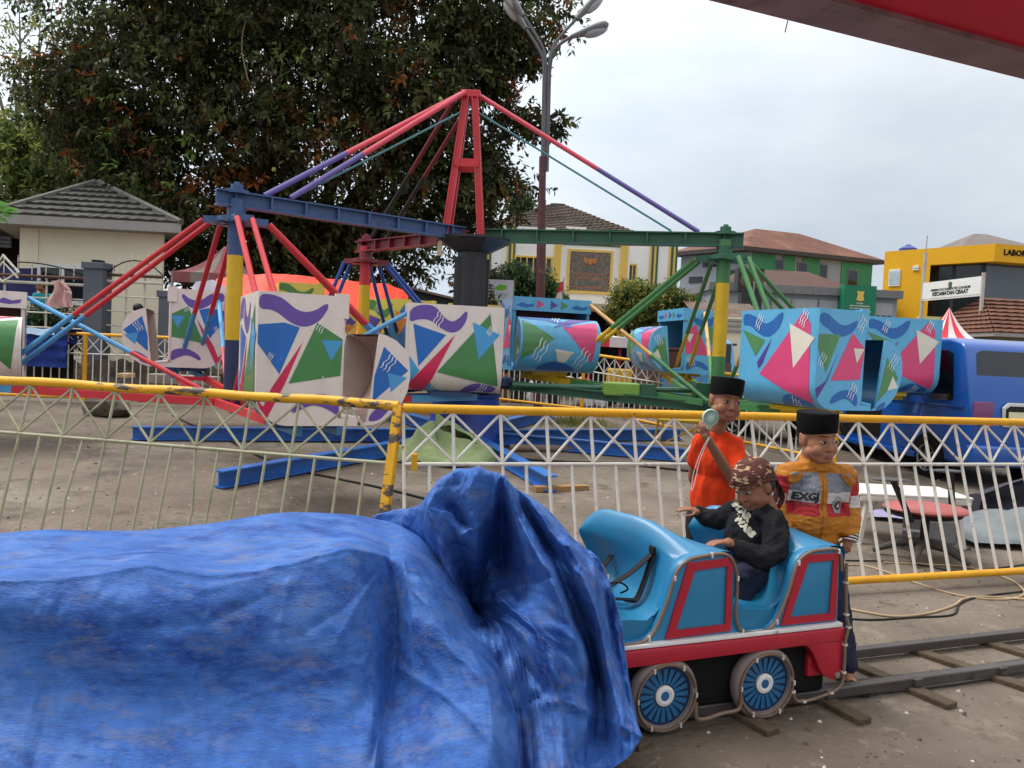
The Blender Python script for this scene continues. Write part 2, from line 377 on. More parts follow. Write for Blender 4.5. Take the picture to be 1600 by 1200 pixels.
hiproof(mb, [(x0, D+.9), (x1, D+.9), (x1, D+8), (x0, D+8)], Hp(860, 366, D+.9), Hp(845, 316, D+4.4), .3, .04, .12, courses=18, lip=.05)
ro = mb.build('roof', [rt, m_greyfas], ob)
MB().box((Xp(903, D, 360), D+1.2, Hp(903, 358, D+1.2)), (.9, .5, .12)).build('broken_tile_patch', m_wframe, ro)
for px in (752, 759, 789, 796, 1012, 1019, 1042, 1049):
    xx = Xp(px, D); up = zl+.18 if px < 900 else zr
    s_ = MB().box((xx, D-.03, (gb+up)/2), (.075, .05, up-gb)).build('stripe', m_yelltrim, ob)
    MB().box((xx+.1, D-.025, (gb+up)/2-.02), (.08, .04, up-gb-.05)).build('green_edge', m_greentrim, s_)
for px in (867, 971):
    MB().box((Xp(px, D-.85), D-.88, (gb+zc)/2), (.3, .14, zc-gb-.02)).build('pilaster', m_yelltrim, ob)
window(ob, Xp(800, D), Xp(860, D), Hp(830, 440, D), Hp(830, 400, D), D, m_yelltrim, m_glass, 5, 0, .08)
window(ob, Xp(978, D), Xp(992, D), Hp(985, 440, D), Hp(985, 412, D), D, m_yelltrim, m_glass, 1, 0, .07)
d2 = D-.8; mb = MB(); mb.box((Xp(919, d2), d2-.012, Hp(919, 383, d2)), (xb-xa-.7, .024, .06)); mb.build('green_line', m_greentrim, ob)
px0, px1, pz0, pz1 = Xp(887, d2), Xp(950, d2), Hp(918, 455, d2), Hp(918, 394, d2)
pl = MB().box(((px0+px1)/2, d2-.03, (pz0+pz1)/2), (px1-px0, .05, pz1-pz0)).build('name_plaque', mat('granite_plaque', S(104, 92, 84), .45, .4, .35, 12, dirt=[(S(150, 136, 122), .56, 16, .05)]), ob)
mb = MB(); t = .1
for z in (pz0-t/2, pz1+t/2): mb.box(((px0+px1)/2, d2-.035, z), (px1-px0+2*t, .07, t))
for x in (px0-t/2, px1+t/2): mb.box((x, d2-.035, (pz0+pz1)/2), (t, .07, pz1-pz0))
mb.build('plaque_frame', m_yelltrim, pl)
m_gold = mat('dull_gold_letter', S(176, 116, 70), .45, .5, .1); m_teal = mat('teal_letter', S(60, 120, 110), .5)
hh = pz1-pz0
for k, (s_, q, mm) in enumerate((('KANTOR', .13, m_teal), ('BADAN AMIL ZAKAT NASIONAL', .11, m_gold), ('KABUPATEN SUKABUMI', .11, m_gold), ('BAZNAS CISAAT', .11, m_teal), ('JALAN VETERAN CISAAT', .09, m_gold))):
    lettering('lettering', s_, .2, face_frame(((px0+px1)/2, d2-.058, pz1-hh*(.45+.115*k)), (1, 0, 0), (0, 0, 1)), mm, pl, width=(px1-px0)*(.3, .82, .66, .5, .62)[k], bold=.004)
mb = MB(); cx, cz = (px0+px1)/2, pz1-hh*.23
mb.prism([(0, -.2), (.1, -.08), (.12, .06), (0, .14), (-.12, .06), (-.1, -.08)], .03, 0, face_frame((cx, d2-.058, cz), (1, 0, 0), (0, 0, 1)))
for sg in (-1, 1): mb.prism([(sg*.1, .1), (sg*.3, .2), (sg*.27, -.02), (sg*.16, -.17)], .025, 0, face_frame((cx, d2-.058, cz), (1, 0, 0), (0, 0, 1)))
mb.build('crest', m_gold, pl)
d3 = D-2.2; mb = MB(); mb.box((Xp(920, d3), D-1.5, Hp(920, 481, D-1.5)), (3.7, 1.9, .26)); mb.build('porch_slab', mat('tan_slab', S(186, 170, 138), .8), ob)
MB().box((Xp(944, D-.83), D-.83, (gb+Hp(944, 486, D))/2), (1.3, .05, Hp(944, 486, D)-gb)).build('doorway', m_dark, ob)
# ---- grey and green building with rusty roof
c0 = Vector((Xp(1165, 46), 46, 0)); c1 = Vector((Xp(1358, 48.8), 48.8, 0)); c3 = Vector((Xp(1060, 49.7), 49.7, 0)); c2 = c1+c3-c0
zt = Hp(1165, 393, 46)
gbld = thing('green_building', 'tall grey and bright green building with a rusty hip roof', 'building', (c0.x, c0.y, gb))
MB().prism([(p.x, p.y) for p in (c0, c1, c2, c3)], zt-gb, z0=gb).build('wall', m_greywall, gbld)
rust = mat('rusty_roof_sheet', S(108, 70, 56), .75, .3, .2, .5, dirt=[(S(134, 92, 74), .52, .5, .2, (1, 1, 3)), (S(92, 62, 54), .56, 1.1, .15), (S(160, 132, 120), .66, 2, .1)])
mb = MB(); hiproof(mb, [(p.x, p.y) for p in (c0, c1, c2, c3)], zt, Hp(1188, 361, 49.5), .8, .32, .25); mb.build('roof', [rust, mat('dark_eave', S(66, 62, 60), .8)], gbld)
rt_ = (c1-c0).normalized(); lt = (c3-c0).normalized(); L1 = (c1-c0).length; nrm = Vector((rt_.y, -rt_.x, 0))
def onwall(a, z, off): p = c0+rt_*(a*L1)+nrm*off; return (p.x, p.y, z)
zb = Hp(1250, 450, 47)
for a0, a1 in ((.03, .2), (.26, .36), (.42, .56), (.74, 1.0)):
    MB().bar(onwall((a0+a1)/2, zb, .03), onwall((a0+a1)/2, zt-.05, .03), (a1-a0)*L1, .05, up=nrm).build('green_panel', m_green, gbld)
for a0, a1, z0, z1 in ((.2, .27, .5, .86), (.38, .46, .45, .84), (.57, .62, .3, .84), (.79, .88, .12, .75)):
    f_o = MB().bar(onwall((a0+a1)/2, zb+(zt-zb)*z0, .05), onwall((a0+a1)/2, zb+(zt-zb)*z1, .05), (a1-a0)*L1, .1, up=nrm).build('window', mat('grey_window_frame', S(110, 112, 112), .6), gbld)
    MB().bar(onwall((a0+a1)/2, zb+(zt-zb)*(z0+.04), .09), onwall((a0+a1)/2, zb+(zt-zb)*(z1-.04), .09), (a1-a0)*L1*.82, .06, up=nrm).build('pane', m_glass, f_o)
nl = Vector((lt.y, -lt.x, 0)); nl = nl if nl.dot(Vector((0, -1, 0))) > 0 else -nl
for a, z0, z1 in ((.55, .6, .78), (.2, .25, .45), (.75, .1, .3)):
    p = c0+lt*((c3-c0).length*a)+nl*.03
    MB().bar((p.x, p.y, zb+(zt-zb)*z0), (p.x, p.y, zb+(zt-zb)*z1), 1.0, .06, up=nl).build('window', m_glass, gbld)
# ---- low grey fire station with green sign block
D = 36.0; x0, x1 = Xp(1110, D, 470), Xp(1402, D, 470); zt = Hp(1290, 451, D)
fs = thing('fire_station', 'low grey station with garage doors and a green sign block', 'building', ((x0+x1)/2, D, gb))
MB().prism([(x0, D), (x1, D), (x1, D+6), (x0, D+6)], zt-gb-.32, z0=gb).build('wall', m_greywall, fs)
MB().prism([(x0-.15, D-.25), (x1+.15, D-.25), (x1+.15, D+6.2), (x0-.15, D+6.2)], .36, z0=zt-.32).build('parapet', mat('grey_parapet', S(120, 120, 122), .8, dirt=[(S(84, 82, 80), .55, .8, .3, (1, 1, .3))]), fs)
mb = MB(); hiproof(mb, [(Xp(1146, D, 440), D+.6), (Xp(1342, D, 440), D+.6), (Xp(1342, D, 440), D+5.5), (Xp(1146, D, 440), D+5.5)], zt+.05, Hp(1230, 423, D+3), .1, .55, .05)
mb.build('roof', [mat('brown_sheet_roof', S(86, 64, 56), .8, .25, .15, .7, dirt=[(S(76, 58, 54), .55, 1, .2)]), m_greyfas], fs)
zd = zt-.55
for a, b in ((1208, 1236), (1240, 1277), (1282, 1315), (1367, 1394)):
    g_ = MB().box(((Xp(a, D)+Xp(b, D))/2, D-.02, (gb+zd)/2), (Xp(b, D)-Xp(a, D), .05, zd-gb)).build('garage_door', mat('pale_grey_door', S(166, 170, 174), .6, .3, .05), fs)
    k = 4 if b-a > 30 else 3
    for i in range(k):
        for zz in ((.34,) if a in (1208, 1240) else (.2, .5, .8)):
            xx = Xp(a, D)+(Xp(b, D)-Xp(a, D))*(i+.5)/k
            MB().box((xx, D-.055, zd-.25-(zd-gb)*zz*.62), ((Xp(b, D)-Xp(a, D))/k*.72, .02, .34)).build('pane', m_glass, g_)
    for xx in (Xp(a, D)-.06,): MB().box((xx, D-.08, (gb+zd)/2), (.14, .16, zd-gb)).build('pillar', m_greyfas, fs)
xa, xb = Xp(1318, D-.7), Xp(1368, D-.7); zg = Hp(1343, 446, D-.7)
sb_ = MB().box(((xa+xb)/2, D-.35, (gb+zg)/2), (xb-xa, .7, zg-gb)).build('sign_block', m_greenblk, fs)
for k, (s_, q) in enumerate((('DINAS', .2), ('PEMADAM KEBAKARAN', .62), ('DAN PENYELAMATAN', .62), ('KABUPATEN SUKABUMI', .7))):
    lettering('lettering', s_, .2, face_frame(((xa+xb)/2, D-.71, Hp(1343, 474+4.2*k, D-.7)), (1, 0, 0), (0, 0, 1)), m_wframe, sb_, width=(xb-xa)*q, bold=.004)
MB().prism([(-.17, .2), (.17, .2), (.12, .02), (.18, -.2), (0, -.26), (-.18, -.2), (-.12, .02)], .03, 0, face_frame(((xa+xb)/2, D-.705, Hp(1343, 462, D-.7)), (1, 0, 0), (0, 0, 1))).build('emblem', m_yelltrim, sb_)
# ---- yellow laboratory building
yb0 = Vector((Xp(1548, 34), 34, 0)); yl = Vector((Xp(1377, 37.9), 37.9, 0)); yr = Vector((Xp(1760, 35.2), 35.2, 0)); bk = Vector((yl.x/yl.y*9+.15, 9, 0))
zt = Hp(1548, 380, 34); zb = zt-.78
lab = thing('laboratory_building', 'yellow building with dark glass front and grey roof', 'building', (yb0.x, yb0.y, gb))
ym = yl.lerp(yb0, .45)
foot = [yl, yb0, yr, yr+bk, yl+bk]
MB().prism([(p.x, p.y) for p in foot], zt-zb, z0=zb).build('parapet', m_yellow, lab)
MB().prism([(p.x, p.y) for p in (yl, ym, ym+bk*.9, yl+bk*.9)], zb-gb-.003, z0=gb).build('wall', m_yellow, lab)
inn = Vector((.1, .7, 0)); gl = [ym+inn, yb0+inn, yr+inn, yr+bk*.8, ym+bk*.8]
MB().prism([(p.x, p.y) for p in gl], zb-gb-.006, z0=gb).build('glass_front', m_glass2, lab)
dirn = (yb0-ym).normalized(); nn = Vector((dirn.y, -dirn.x, 0))
for a in (.02, .5, .97):
    p = (ym+inn).lerp(yb0+inn, a)+nn*.03; MB().bar((p.x, p.y, gb), (p.x, p.y, zb-.01), .14, .08, up=nn).build('mullion', mat('dark_mullion', S(44, 46, 50), .5), lab)
p0 = (ym+inn).lerp(yb0+inn, .03)+nn*.02; p1 = (ym+inn).lerp(yb0+inn, .92)+nn*.02
MB().bar(((p0.x+p1.x)/2, (p0.y+p1.y)/2, gb+1), ((p0.x+p1.x)/2, (p0.y+p1.y)/2, zb-.02), (p1-p0).length, .03, up=nn).build('dark_panel', m_glass, lab)
dl = (yb0-yl).normalized(); nl = Vector((dl.y, -dl.x, 0))
for a0, a1, t0, t1 in ((.06, .17, 421, 447), (.29, .345, 417, 424)):
    q = yl.lerp(yb0, (a0+a1)/2)+nl*.03; wd = (yb0-yl).length*(a1-a0)
    f_o = MB().bar((q.x, q.y, Hp(1400, t1, 37.4)), (q.x, q.y, Hp(1400, t0, 37.4)), wd, .08, up=nl).build('window', m_wframe, lab)
    q = q+nl*.03; MB().bar((q.x, q.y, Hp(1400, t1, 37.4)+.08), (q.x, q.y, Hp(1400, t0, 37.4)-.08), wd*.86, .05, up=nl).build('pane', mat('pale_pane', S(172, 186, 194), .2), f_o)
mb = MB(); q0 = Xp(1462, 38, 380); hiproof(mb, [(q0, 36.2), (q0+6.2, 36.2), (q0+6.2, 43), (q0, 43)], zt-.25, Hp(1536, 360, 38.6), .1, .1, .05); mb.build('roof', [mat('grey_roof_sheet', S(112, 102, 98), .8, dirt=[(S(90, 82, 80), .55, .7, .2)]), m_greyfas], lab)
dr = (yr-yb0).normalized(); q = yb0+dr*.35
nr = Vector((dr.y, -dr.x, 0))
lettering('lettering', 'LABORATORIUM', .32, face_frame((q.x+1.45*dr.x+nr.x*.01, q.y+1.45*dr.y+nr.y*.01, zt-.36), dr, (0, 0, 1)), m_dark, lab, depth=.02, bold=.006, width=2.7)
p = P(1419, 389, 39); tk = thing('water_tank', 'small blue water tank on the yellow roof', 'tank', (p.x, 39, zt))
MB().lathe([(.38, zt), (.42, zt+.12), (.4, zt+.24), (.42, zt+.36), (.25, zt+.48), (.12, zt+.52), (.12, zt+.56)], 16, 0, Matrix.Translation((p.x, 39, 0))).build('tank_shell', mat('tank_blue', S(58, 74, 150), .5), tk, smooth=40)
# ---- district name board on posts
pa, pb = P(1441, 470, 25), P(1534, 470, 22.4); gb2 = gz(23)
sg = thing('name_board', 'white district name board on two tall thin posts', 'sign', (pa.x, pa.y, gb2))
ax = (pb-pa); ax.z = 0; axn = ax.normalized(); onr = Vector((axn.y, -axn.x, 0)); mid = (pa+pb)/2
zt_, zb_ = Hp(1488, 440, 23.7), Hp(1488, 464, 23.7)
MB().bar((mid.x, mid.y, zb_), (mid.x, mid.y, zt_), ax.length*.98, .08, up=onr).build('board', mat('board_white', S(224, 224, 220), .5, .3, .05), sg)
mb = MB()
for z in (zb_, zt_): mb.bar((pa.x, pa.y, z), (pb.x, pb.y, z), .06, .11)
mb.build('board_frame', m_wframe, sg)
for q, top in ((pa, Hp(1441, 395, 25)), (pb, zt_+.15)): MB().tube([(q.x, q.y, gb2), (q.x, q.y, top)], .055, 8).build('post', mat('post_grey', S(176, 172, 162), .6), sg, smooth=40)
MB().tube([(pa.x, pa.y, Hp(1441, 395, 25)), (pa.x+.02, pa.y, Hp(1448, 368, 25))], .015, 5).build('aerial', m_greyfas, sg)
for s_, zf, wd, bo in (('PEMERINTAH KABUPATEN SUKABUMI', .53, .66, .003), ('KECAMATAN CISAAT', .26, .6, .008)):
    lettering('lettering', s_, .2, face_frame((mid.x+onr.x*.045, mid.y+onr.y*.045, zb_+(zt_-zb_)*zf), axn, (0, 0, 1)), m_dark, sg, width=ax.length*wd, bold=bo)
MB().prism([(-.07, .09), (.07, .09), (.07, -.03), (0, -.11), (-.07, -.03)], .01, 0, face_frame((mid.x+onr.x*.045, mid.y+onr.y*.045, zb_+(zt_-zb_)*.78), axn, (0, 0, 1))).build('emblem', m_greentrim, sg)
# ---- balcony wall and brown tiled roof, right edge
D = 30.0; xa, xb = Xp(1438, D, 510), Xp(1556, D, 510)
bw = thing('balcony', 'cream edged dark balcony below the glass front', 'balcony', ((xa+xb)/2, D, gb))
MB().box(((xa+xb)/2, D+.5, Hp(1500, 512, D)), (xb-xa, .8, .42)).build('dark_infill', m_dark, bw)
mb = MB(); mb.box(((xa+xb)/2, D+.05, Hp(1500, 499, D)), (xb-xa+.2, .12, .12)).box(((xa+xb)/2, D+.05, (gb+Hp(1500, 520, D))/2), (xb-xa+.2, .2, Hp(1500, 520, D)-gb)).box((xb, D+.05, Hp(1550, 510, D)), (.14, .12, .6)); mb.build('cream_rail', mat('cream_rail', S(206, 196, 130), .7), bw)
D = 21.0; xa, xb = Xp(1556, D, 520), Xp(1760, D, 520)
kh = thing('tiled_house', 'low house with weathered brown tile roof behind the blue van', 'house', ((xa+xb)/2, D, gz(D)))
zt = Hp(1580, 527, D); MB().prism([(xa, D), (xb, D), (xb, D+4), (xa, D+4)], zt-gz(D), z0=gz(D)).build('wall', mat('khaki_wall', S(120, 108, 84), .85), kh)
mb = MB(); hiproof(mb, [(xa, D), (xb, D), (xb, D+4), (xa, D+4)], zt, Hp(1600, 468, D+2), .25, .5, .1, courses=9, lip=.05); mb.build('roof', [tilemat('brown_roof_tiles', S(110, 74, 58), 2.6, 2.6, dirt=[(S(76, 54, 46), .52, 2, .2), (S(150, 112, 88), .64, 4, .1)]), m_greyfas], kh)
# ---- garden wall, fence pillars and iron railing before the cream house
m_pillar = mat('slate_grey_paint', S(92, 96, 104), .8, .25, .1, 2, dirt=[(S(122, 124, 126), .62, 3, .1)])
m_iron = mat('pale_iron', S(196, 190, 178), .6, .3, .15, 9, dirt=[(S(110, 78, 58), .64, 14, .06)])
m_brown = mat('brown_iron', S(82, 56, 46), .7, .3, .2)
D = 14.2; z0 = gz(D)
for k, (a, b, yt, lb) in enumerate(((137, 167, 411, 'grey pillar with a black lamp base, before the cream house'), (254, 271, 455, 'lower grey pillar beside the plastic wrapped heap'))):
    xa, xb, zt = Xp(a, D, 480), Xp(b, D, 480), Hp((a+b)/2, yt, D)
    t_ = thing('pillar', lb, 'pillar', ((xa+xb)/2, D, z0), group='grey pillars of the garden railing')
    MB().box(((xa+xb)/2, D, (z0+zt)/2-.06), (xb-xa, .34, zt-z0-.12)).build('shaft', m_pillar, t_, bevel=.01)
    MB().box(((xa+xb)/2, D, zt-.06), (xb-xa+.06, .4, .12)).build('cap', m_pillar, t_, bevel=.01)
    if k == 0: MB().box(((xa+xb)/2, D, zt+.025), (.16, .16, .05)).build('lamp_base', m_dark, t_)
def irons(pa, pb, lb, arc):
    xa, xb = Xp(pa, D, 450), Xp(pb, D, 450); L = xb-xa
    t_ = thing('iron_railing', lb, 'railing', ((xa+xb)/2, D, z0), group='iron railing panels before the cream house')
    zt = Hp((pa+pb)/2, 431, D); mb = MB(); mb.tube([(xa, D, zt), (xb, D, zt)], .03, 6); mb.build('brown_top_rail', m_brown, t_)
    for k in range(7):
        z = zt-.12-k*.27; mb = MB(); mb.tube([(xa, D, z), (xb, D, z)], .028 if k == 0 else .014, 6); mb.build('rail', m_iron, t_)
    for k in range(1, 3): MB().tube([(xa+L*k/3, D+.03, z0+.3), (xa+L*k/3, D+.03, zt)], .02, 6).build('upright', m_iron, t_)
    mb = MB(); mb.tube([(xa+L*i/16, D, zt+arc*(1-((i-8)/8)**2)+.03) for i in range(17)], .012, 5); mb.build('arched_bar', m_dark, t_)
    for k in range(1, 9):
        x = xa+L*k/9; MB().tube([(x, D, zt-.06), (x, D, zt+arc*(1-((k-4.5)/4.5)**2)+.08), (x, D, zt+arc*(1-((k-4.5)/4.5)**2)+.16)], [.011, .011, .003], 5).build('spike', m_iron, t_)
irons(-60, 137, 'iron railing left of the tall grey pillar', .22); irons(167, 254, 'iron railing between the two grey pillars', .25)
rk = random.Random(5)
def rockmesh(c, r, seed, sub=3, amp=.35):
    bm = bmesh.new(); bmesh.ops.create_icosphere(bm, subdivisions=sub, radius=1)
    for v in bm.verts:
        p = v.co.copy(); q = p+Vector((seed, seed*2, 0))
        k = 1+amp*(noise.noise(q*1.2))+amp*.3*noise.noise(q*3.5)
        v.co = Vector((p.x*r[0]*k, p.y*r[1]*k, max(p.z*r[2]*k, -r[2]*.55)))+Vector(c)
    m_ = MB(); m_.add([v.co[:] for v in bm.verts], [[v.index for v in f.verts] for f in bm.faces]); bm.free(); return m_
m_rock = mat('rough_grey_stone', S(94, 86, 78), .95, .2, .3, 3, bump=.6, bscale=14, dirt=[(S(58, 52, 48), .55, 4, .15)])
p = G(153, 652); tag(rockmesh((p.x, p.y+.2, p.z+.12), (.36, .25, .2), 4.2, 2, .5).build('boulder', m_rock), 'grey boulder lying on the yard left of the ride', 'boulder')
D = 13.6; mb = MB(); xa, xb = Xp(20, D, 600), Xp(440, D, 600)
mb.grid(lambda u, v: Vector((xa+(xb-xa)*u, D+.25*math.sin(v*3.1416)-.1+.1*noise.noise(Vector((u*22, v*6, 1))), gz(D)-.02+.62*(1-abs(2*v-1))+.12*noise.noise(Vector((u*26, v*5, 4))))), 110, 10)
tag(mb.build('stone_kerb', mat('dark_rubble', S(72, 66, 58), .95, .2, .35, 5, bump=.8, bscale=10, dirt=[(S(46, 52, 36), .55, 3, .2), (S(120, 110, 98), .62, 7, .1)]), smooth=30), 'low dark rubble bank behind the left fence', 'wall')
D = 13.0
for k, (a, b, ya, yb, col, lb) in enumerate(((190, 205, 583, 590, S(196, 166, 120), 'tan plank scrap on the rubble bank'), (235, 340, 586, 600, S(150, 140, 132), 'long grey concrete slab on the rubble bank'), (45, 75, 576, 612, S(128, 120, 112), 'broken concrete block on the rubble bank'))):
    p = P((a+b)/2, (ya+yb)/2, D); w_ = (b-a)/1200*D; h_ = (yb-ya)/1200*D
    tag(MB().box(p, (w_, .3, h_)).build('slab' if k else 'plank', mat('scrap_%s' % ('tan', 'slab', 'block')[k], col, .9, bump=.3), bevel=.01), lb, 'slab' if k else 'plank')
# ---- fences
m_yel = mat('chipped_yellow_paint', S(226, 164, 22), .5, .4, .1, 6, dirt=[(S(196, 130, 20), .55, 5, .2), (CHIP, .66, 11, .03), (S(92, 60, 36), .68, 24, .03)])
m_yelworn = mat('worn_yellow_paint', S(222, 164, 26), .5, .4, .1, 6, dirt=[(S(196, 130, 20), .55, 5, .2), (CHIP, .545, 9, .04, (.45, .45, 1.2)), (S(92, 60, 36), .66, 24, .03)])
m_bar_w = mat('white_fence_paint', S(214, 208, 198), .5, .4, .06, 6, dirt=[(S(150, 96, 62), .64, 17, .05), (S(170, 160, 146), .58, 8, .1)])
m_bar_o = mat('olive_fence_paint', S(162, 160, 132), .55, .35, .1, 6, dirt=[(S(112, 92, 66), .64, 12, .06), (S(120, 122, 92), .5, 4, .2)])
def fence(a, b, ztop, zmid, zbot, lean, n, name, label, group, m_top, m_in, m_post=None, r=.028, rb=.011, posts=(0, 1), zoff=(0, 0), sag=0.0, cells=None, bent=None):
    """a, b: foot points; lean: vector the top is shifted by"""
    a = Vector(a); b = Vector(b); lean = Vector(lean); t_ = thing(name, label, 'fence', (a.x, a.y, a.z), group=group)
    def pt(u, z): q = a.lerp(b, u); return Vector((q.x, q.y, q.z+z))+lean*(z/ztop)
    MB().tube([pt(i/14, ztop+sag*math.sin(i*1.7)*.4) for i in range(15)], r, 12).build('top_rail', m_top, t_, smooth=50)
    MB().tube([pt(0, zbot), pt(1, zbot)], r*.92, 10).build('bottom_rail', m_yel, t_, smooth=50)
    MB().tube([pt(0, zmid), pt(1, zmid)], rb*1.15, 8).build('middle_rail', m_in, t_, smooth=50)
    n2 = n//2
    for i in range(n+1):
        u = i/n
        if i in (0, n) and (0 if i == 0 else 1) in posts: continue
        full = i % 2 == 0; k = rb
        pts = [pt(u, zbot), pt(u, (zbot+zmid)/2), pt(u, zmid), pt(u, ztop-.01)] if full else [pt(u, zbot), pt(u, (zbot+zmid)*.5), pt(u, zmid)]
        if bent and i in bent: pts[1] += bent[i]
        MB().tube(pts, k, 6).build('bar', m_in, t_, smooth=50)
    for i in range(n2):
        u0, u1 = i/n2, (i+1)/n2
        if n % 2: u1 = min(u1, 1)
        off = Vector((lean.y, -lean.x, 0)).normalized()*0 if lean.length < 1e-6 else Vector((0, 0, 0))
        MB().tube([pt(u0, zmid+.01), pt(u1, ztop-.02)], rb*.8, 5).tube([pt(u0, ztop-.02), pt(u1, zmid+.01)], rb*.8, 5).build('cross_brace', m_in, t_, smooth=50)
    for u in posts: MB().bar(pt(u, 0), pt(u, ztop-.005), .05, .05, up=(b-a)).build('post', m_post or m_yel, t_, bevel=.004)
    return t_
a = Vector((-.6, 4.274, 1.1)); b = Vector((3.82, 5.706, 1.1)); dr = (b-a); ln = Vector((-dr.y, dr.x, 0)).normalized()*.34
A = a-ln; A.z = 0; B = a+dr*1.22-ln; B.z = 0
fence(A, B, 1.1, .80, .085, ln, 40, 'barrier_fence', 'white barred fence with yellow rails behind the three boys', 'crowd fences round the ride', m_yel, m_bar_w, m_yelworn, .027, .0105, posts=(1,), bent={32: Vector((.02, .01, 0))})
la = Vector((-3.204, 4.8, 1.1)); ld = (a-la); ln2 = Vector((-ld.y, ld.x, 0)).normalized()*.30
LA = la-ld*.25-ln2; LA.z = 0; LB = a-ln2+Vector((-.025, 0, 0)); LB.z = 0
fence(LA, LB, 1.115, .80, .085, ln2, 22, 'barrier_fence', 'olive barred fence with chipped yellow top rail behind the blue tarp', 'crowd fences round the ride', m_yelworn, m_bar_o, m_yelworn, .028, .0092, posts=(1,), sag=.012, bent={14: Vector((.05, 0, 0)), 9: Vector((-.03, 0, 0))})
hp = Vector(A)+ln*.72; MB().box((hp.x+.06, hp.y-.03, .82), (.03, .03, .09)).build('hinge', m_yel, [o for o in bpy.data.objects if o.name.startswith('barrier_fence') and o.parent is None][0])
def far(pa, pb, n, label, posts=(1,), h=1.12, mi=None):
    fence(pa, pb, h, h*.72, .1, (0, 0.001, 0), n, 'far_fence', label, 'crowd fences on the far side of the ride', m_yel, mi or m_bar_w, m_yel, .026, .0105, posts)
f0 = P(-80, 620, 12.2); f1 = P(131, 628, 12.3); f2 = P(352, 625, 12.6); f3 = P(690, 640, 16); f4 = P(908, 652, 14.2); f5 = P(1305, 712, 11.0)
for q in (f0, f1, f2, f3, f4, f5): q.z = gz(q.y, q.x)
far(f0, f1, 16, 'far fence panel hung with a blue mattress, left edge'); far(f1, f2, 18, 'far fence panel behind the boulder')
far(f2, f3, 36, 'far fence panel hidden mostly behind the white ride cars'); far(f3, f4, 26, 'far fence panel before the market stalls'); far(f4, f5, 40, 'far fence panel before the light blue truck')
# ---- blue mattress over the far fence
p = P(40, 516, 12.15); q = P(113, 522, 12.15); mb = MB(); W_ = (q-p).length
def matt(u, v):
    s = v*1.35-.25; x = W_*u; base = p+(q-p).normalized()*x; zt = 1.14+gz(12.2)
    wob = .02*noise.noise(Vector((u*5, v*6, 2)))+.012*math.sin(v*26)
    if s < 0: return Vector((base.x, base.y+.12+wob, zt+.06+s))
    return Vector((base.x, base.y-.12-wob-.03*s, zt+.06-s*.56))
mb.grid(matt, 30, 40)
o = mb.build('mattress', mat('blue_quilt', S(34, 52, 118), .9, .2, .2, 6, bump=.5, bscale=22), smooth=60); tag(o, 'dark blue quilted mattress hung over the left far fence', 'mattress')
p2 = P(42, 514, 12.0); tag(MB().grid(lambda u, v: Vector((p2.x+.46*u, p2.y-.02-.04*v, p2.z+.02-.1*v+.01*math.sin(u*9))), 10, 3).build('towel', mat('pale_blue_cloth', S(168, 194, 214), .9)), 'pale blue cloth folded on top of the mattress', 'cloth')
p2 = P(95, 545, 12.5); tag(MB().grid(lambda u, v: Vector((p2.x-.8+1.1*u, p2.y-.1+.05*math.sin(u*11), p2.z+.12-.62*v+.03*math.sin(u*7)*v)), 20, 8).build('black_cloth', m_dark, smooth=60), 'black cloth hanging behind the blue mattress', 'cloth')
# ---- lamp post
D = 15.0; base = P(842, 600, D); base.z = gz(D); top = P(854, 98, D)
lp = thing('street_lamp', 'tall maroon street lamp with four curved lamp arms', 'street lamp', base)
m_mar = mat('maroon_pole', S(84, 46, 48), .55, .4, .15, 5, dirt=[(S(112, 88, 82), .6, 6, .1)]); m_pipe = mat('grey_pipe', S(96, 94, 98), .5, .4, .15, 4)
midp = P(848, 245, D); k1 = P(846, 380, D)
MB().tube([base, k1], .092, 12).tube([k1, k1.lerp(midp, .5)], .08, 12).tube([k1.lerp(midp, .5), midp], .07, 12).build('pole', m_mar, lp, smooth=40)
heads = []
for pts, dd in (([(850, 268), (853, 110), (848, 75), (818, 25)], 0.0), ([(847, 268), (850, 110), (846, 85), (822, 45)], .25), ([(854, 268), (857, 105), (866, 70), (900, 30)], 0.0), ([(855, 268), (859, 112), (866, 78), (893, 57)], -.3)):
    w3 = [P(x, y, D+dd*(i/3)) for i, (x, y) in enumerate(pts)]
    MB().tube([w3[0], w3[1]]+smoothpath(w3[1:], 6)[1:], .03, 8).build('lamp_arm', m_pipe, lp, smooth=40); heads.append((w3[-1], (w3[-1]-w3[-2]).normalized()))
m_lens = mat('lamp_lens', S(176, 180, 182), .25, .6, .1)
for k, (hp, hd) in enumerate(heads):
    hd = Vector((hd.x, hd.y*.3, hd.z*(.85 if k != 3 else .45))).normalized(); M_ = frame(hp, hd) ; L_ = .72
    mb = MB(); mb.grid(lambda u, v: M_ @ Vector(((.055+.12*math.sin(min(1, v*1.25)*1.57)**1.2*(1 if v < .82 else math.sqrt(max(0, 1-((v-.82)/.18)**2))))*math.cos(u*6.2832), .085*math.sin(u*6.2832)*(.5+.5*math.sin(min(1, v*1.3)*1.57))*(1 if v < .82 else math.sqrt(max(0, 1-((v-.82)/.18)**2))), L_*v)), 16, 14)
    h_ = mb.build('lamp_head', mat('lamp_housing', S(128, 130, 132), .45, .4, .12), lp, smooth=60)
    dn = Vector((0, 0, -1)); side = hd.cross(dn).normalized(); nd = side.cross(hd).normalized(); nd = nd if nd.z < 0 else -nd
    c = hp+hd*.45+nd*.05; M2 = Matrix(((hd.x, side.x, nd.x, c.x), (hd.y, side.y, nd.y, c.y), (hd.z, side.z, nd.z, c.z), (0, 0, 0, 1)))
    MB().ball((0, 0, 0), (.24, .13, .09), 0, 14, 8, M2).build('lens', m_lens, h_, smooth=60)
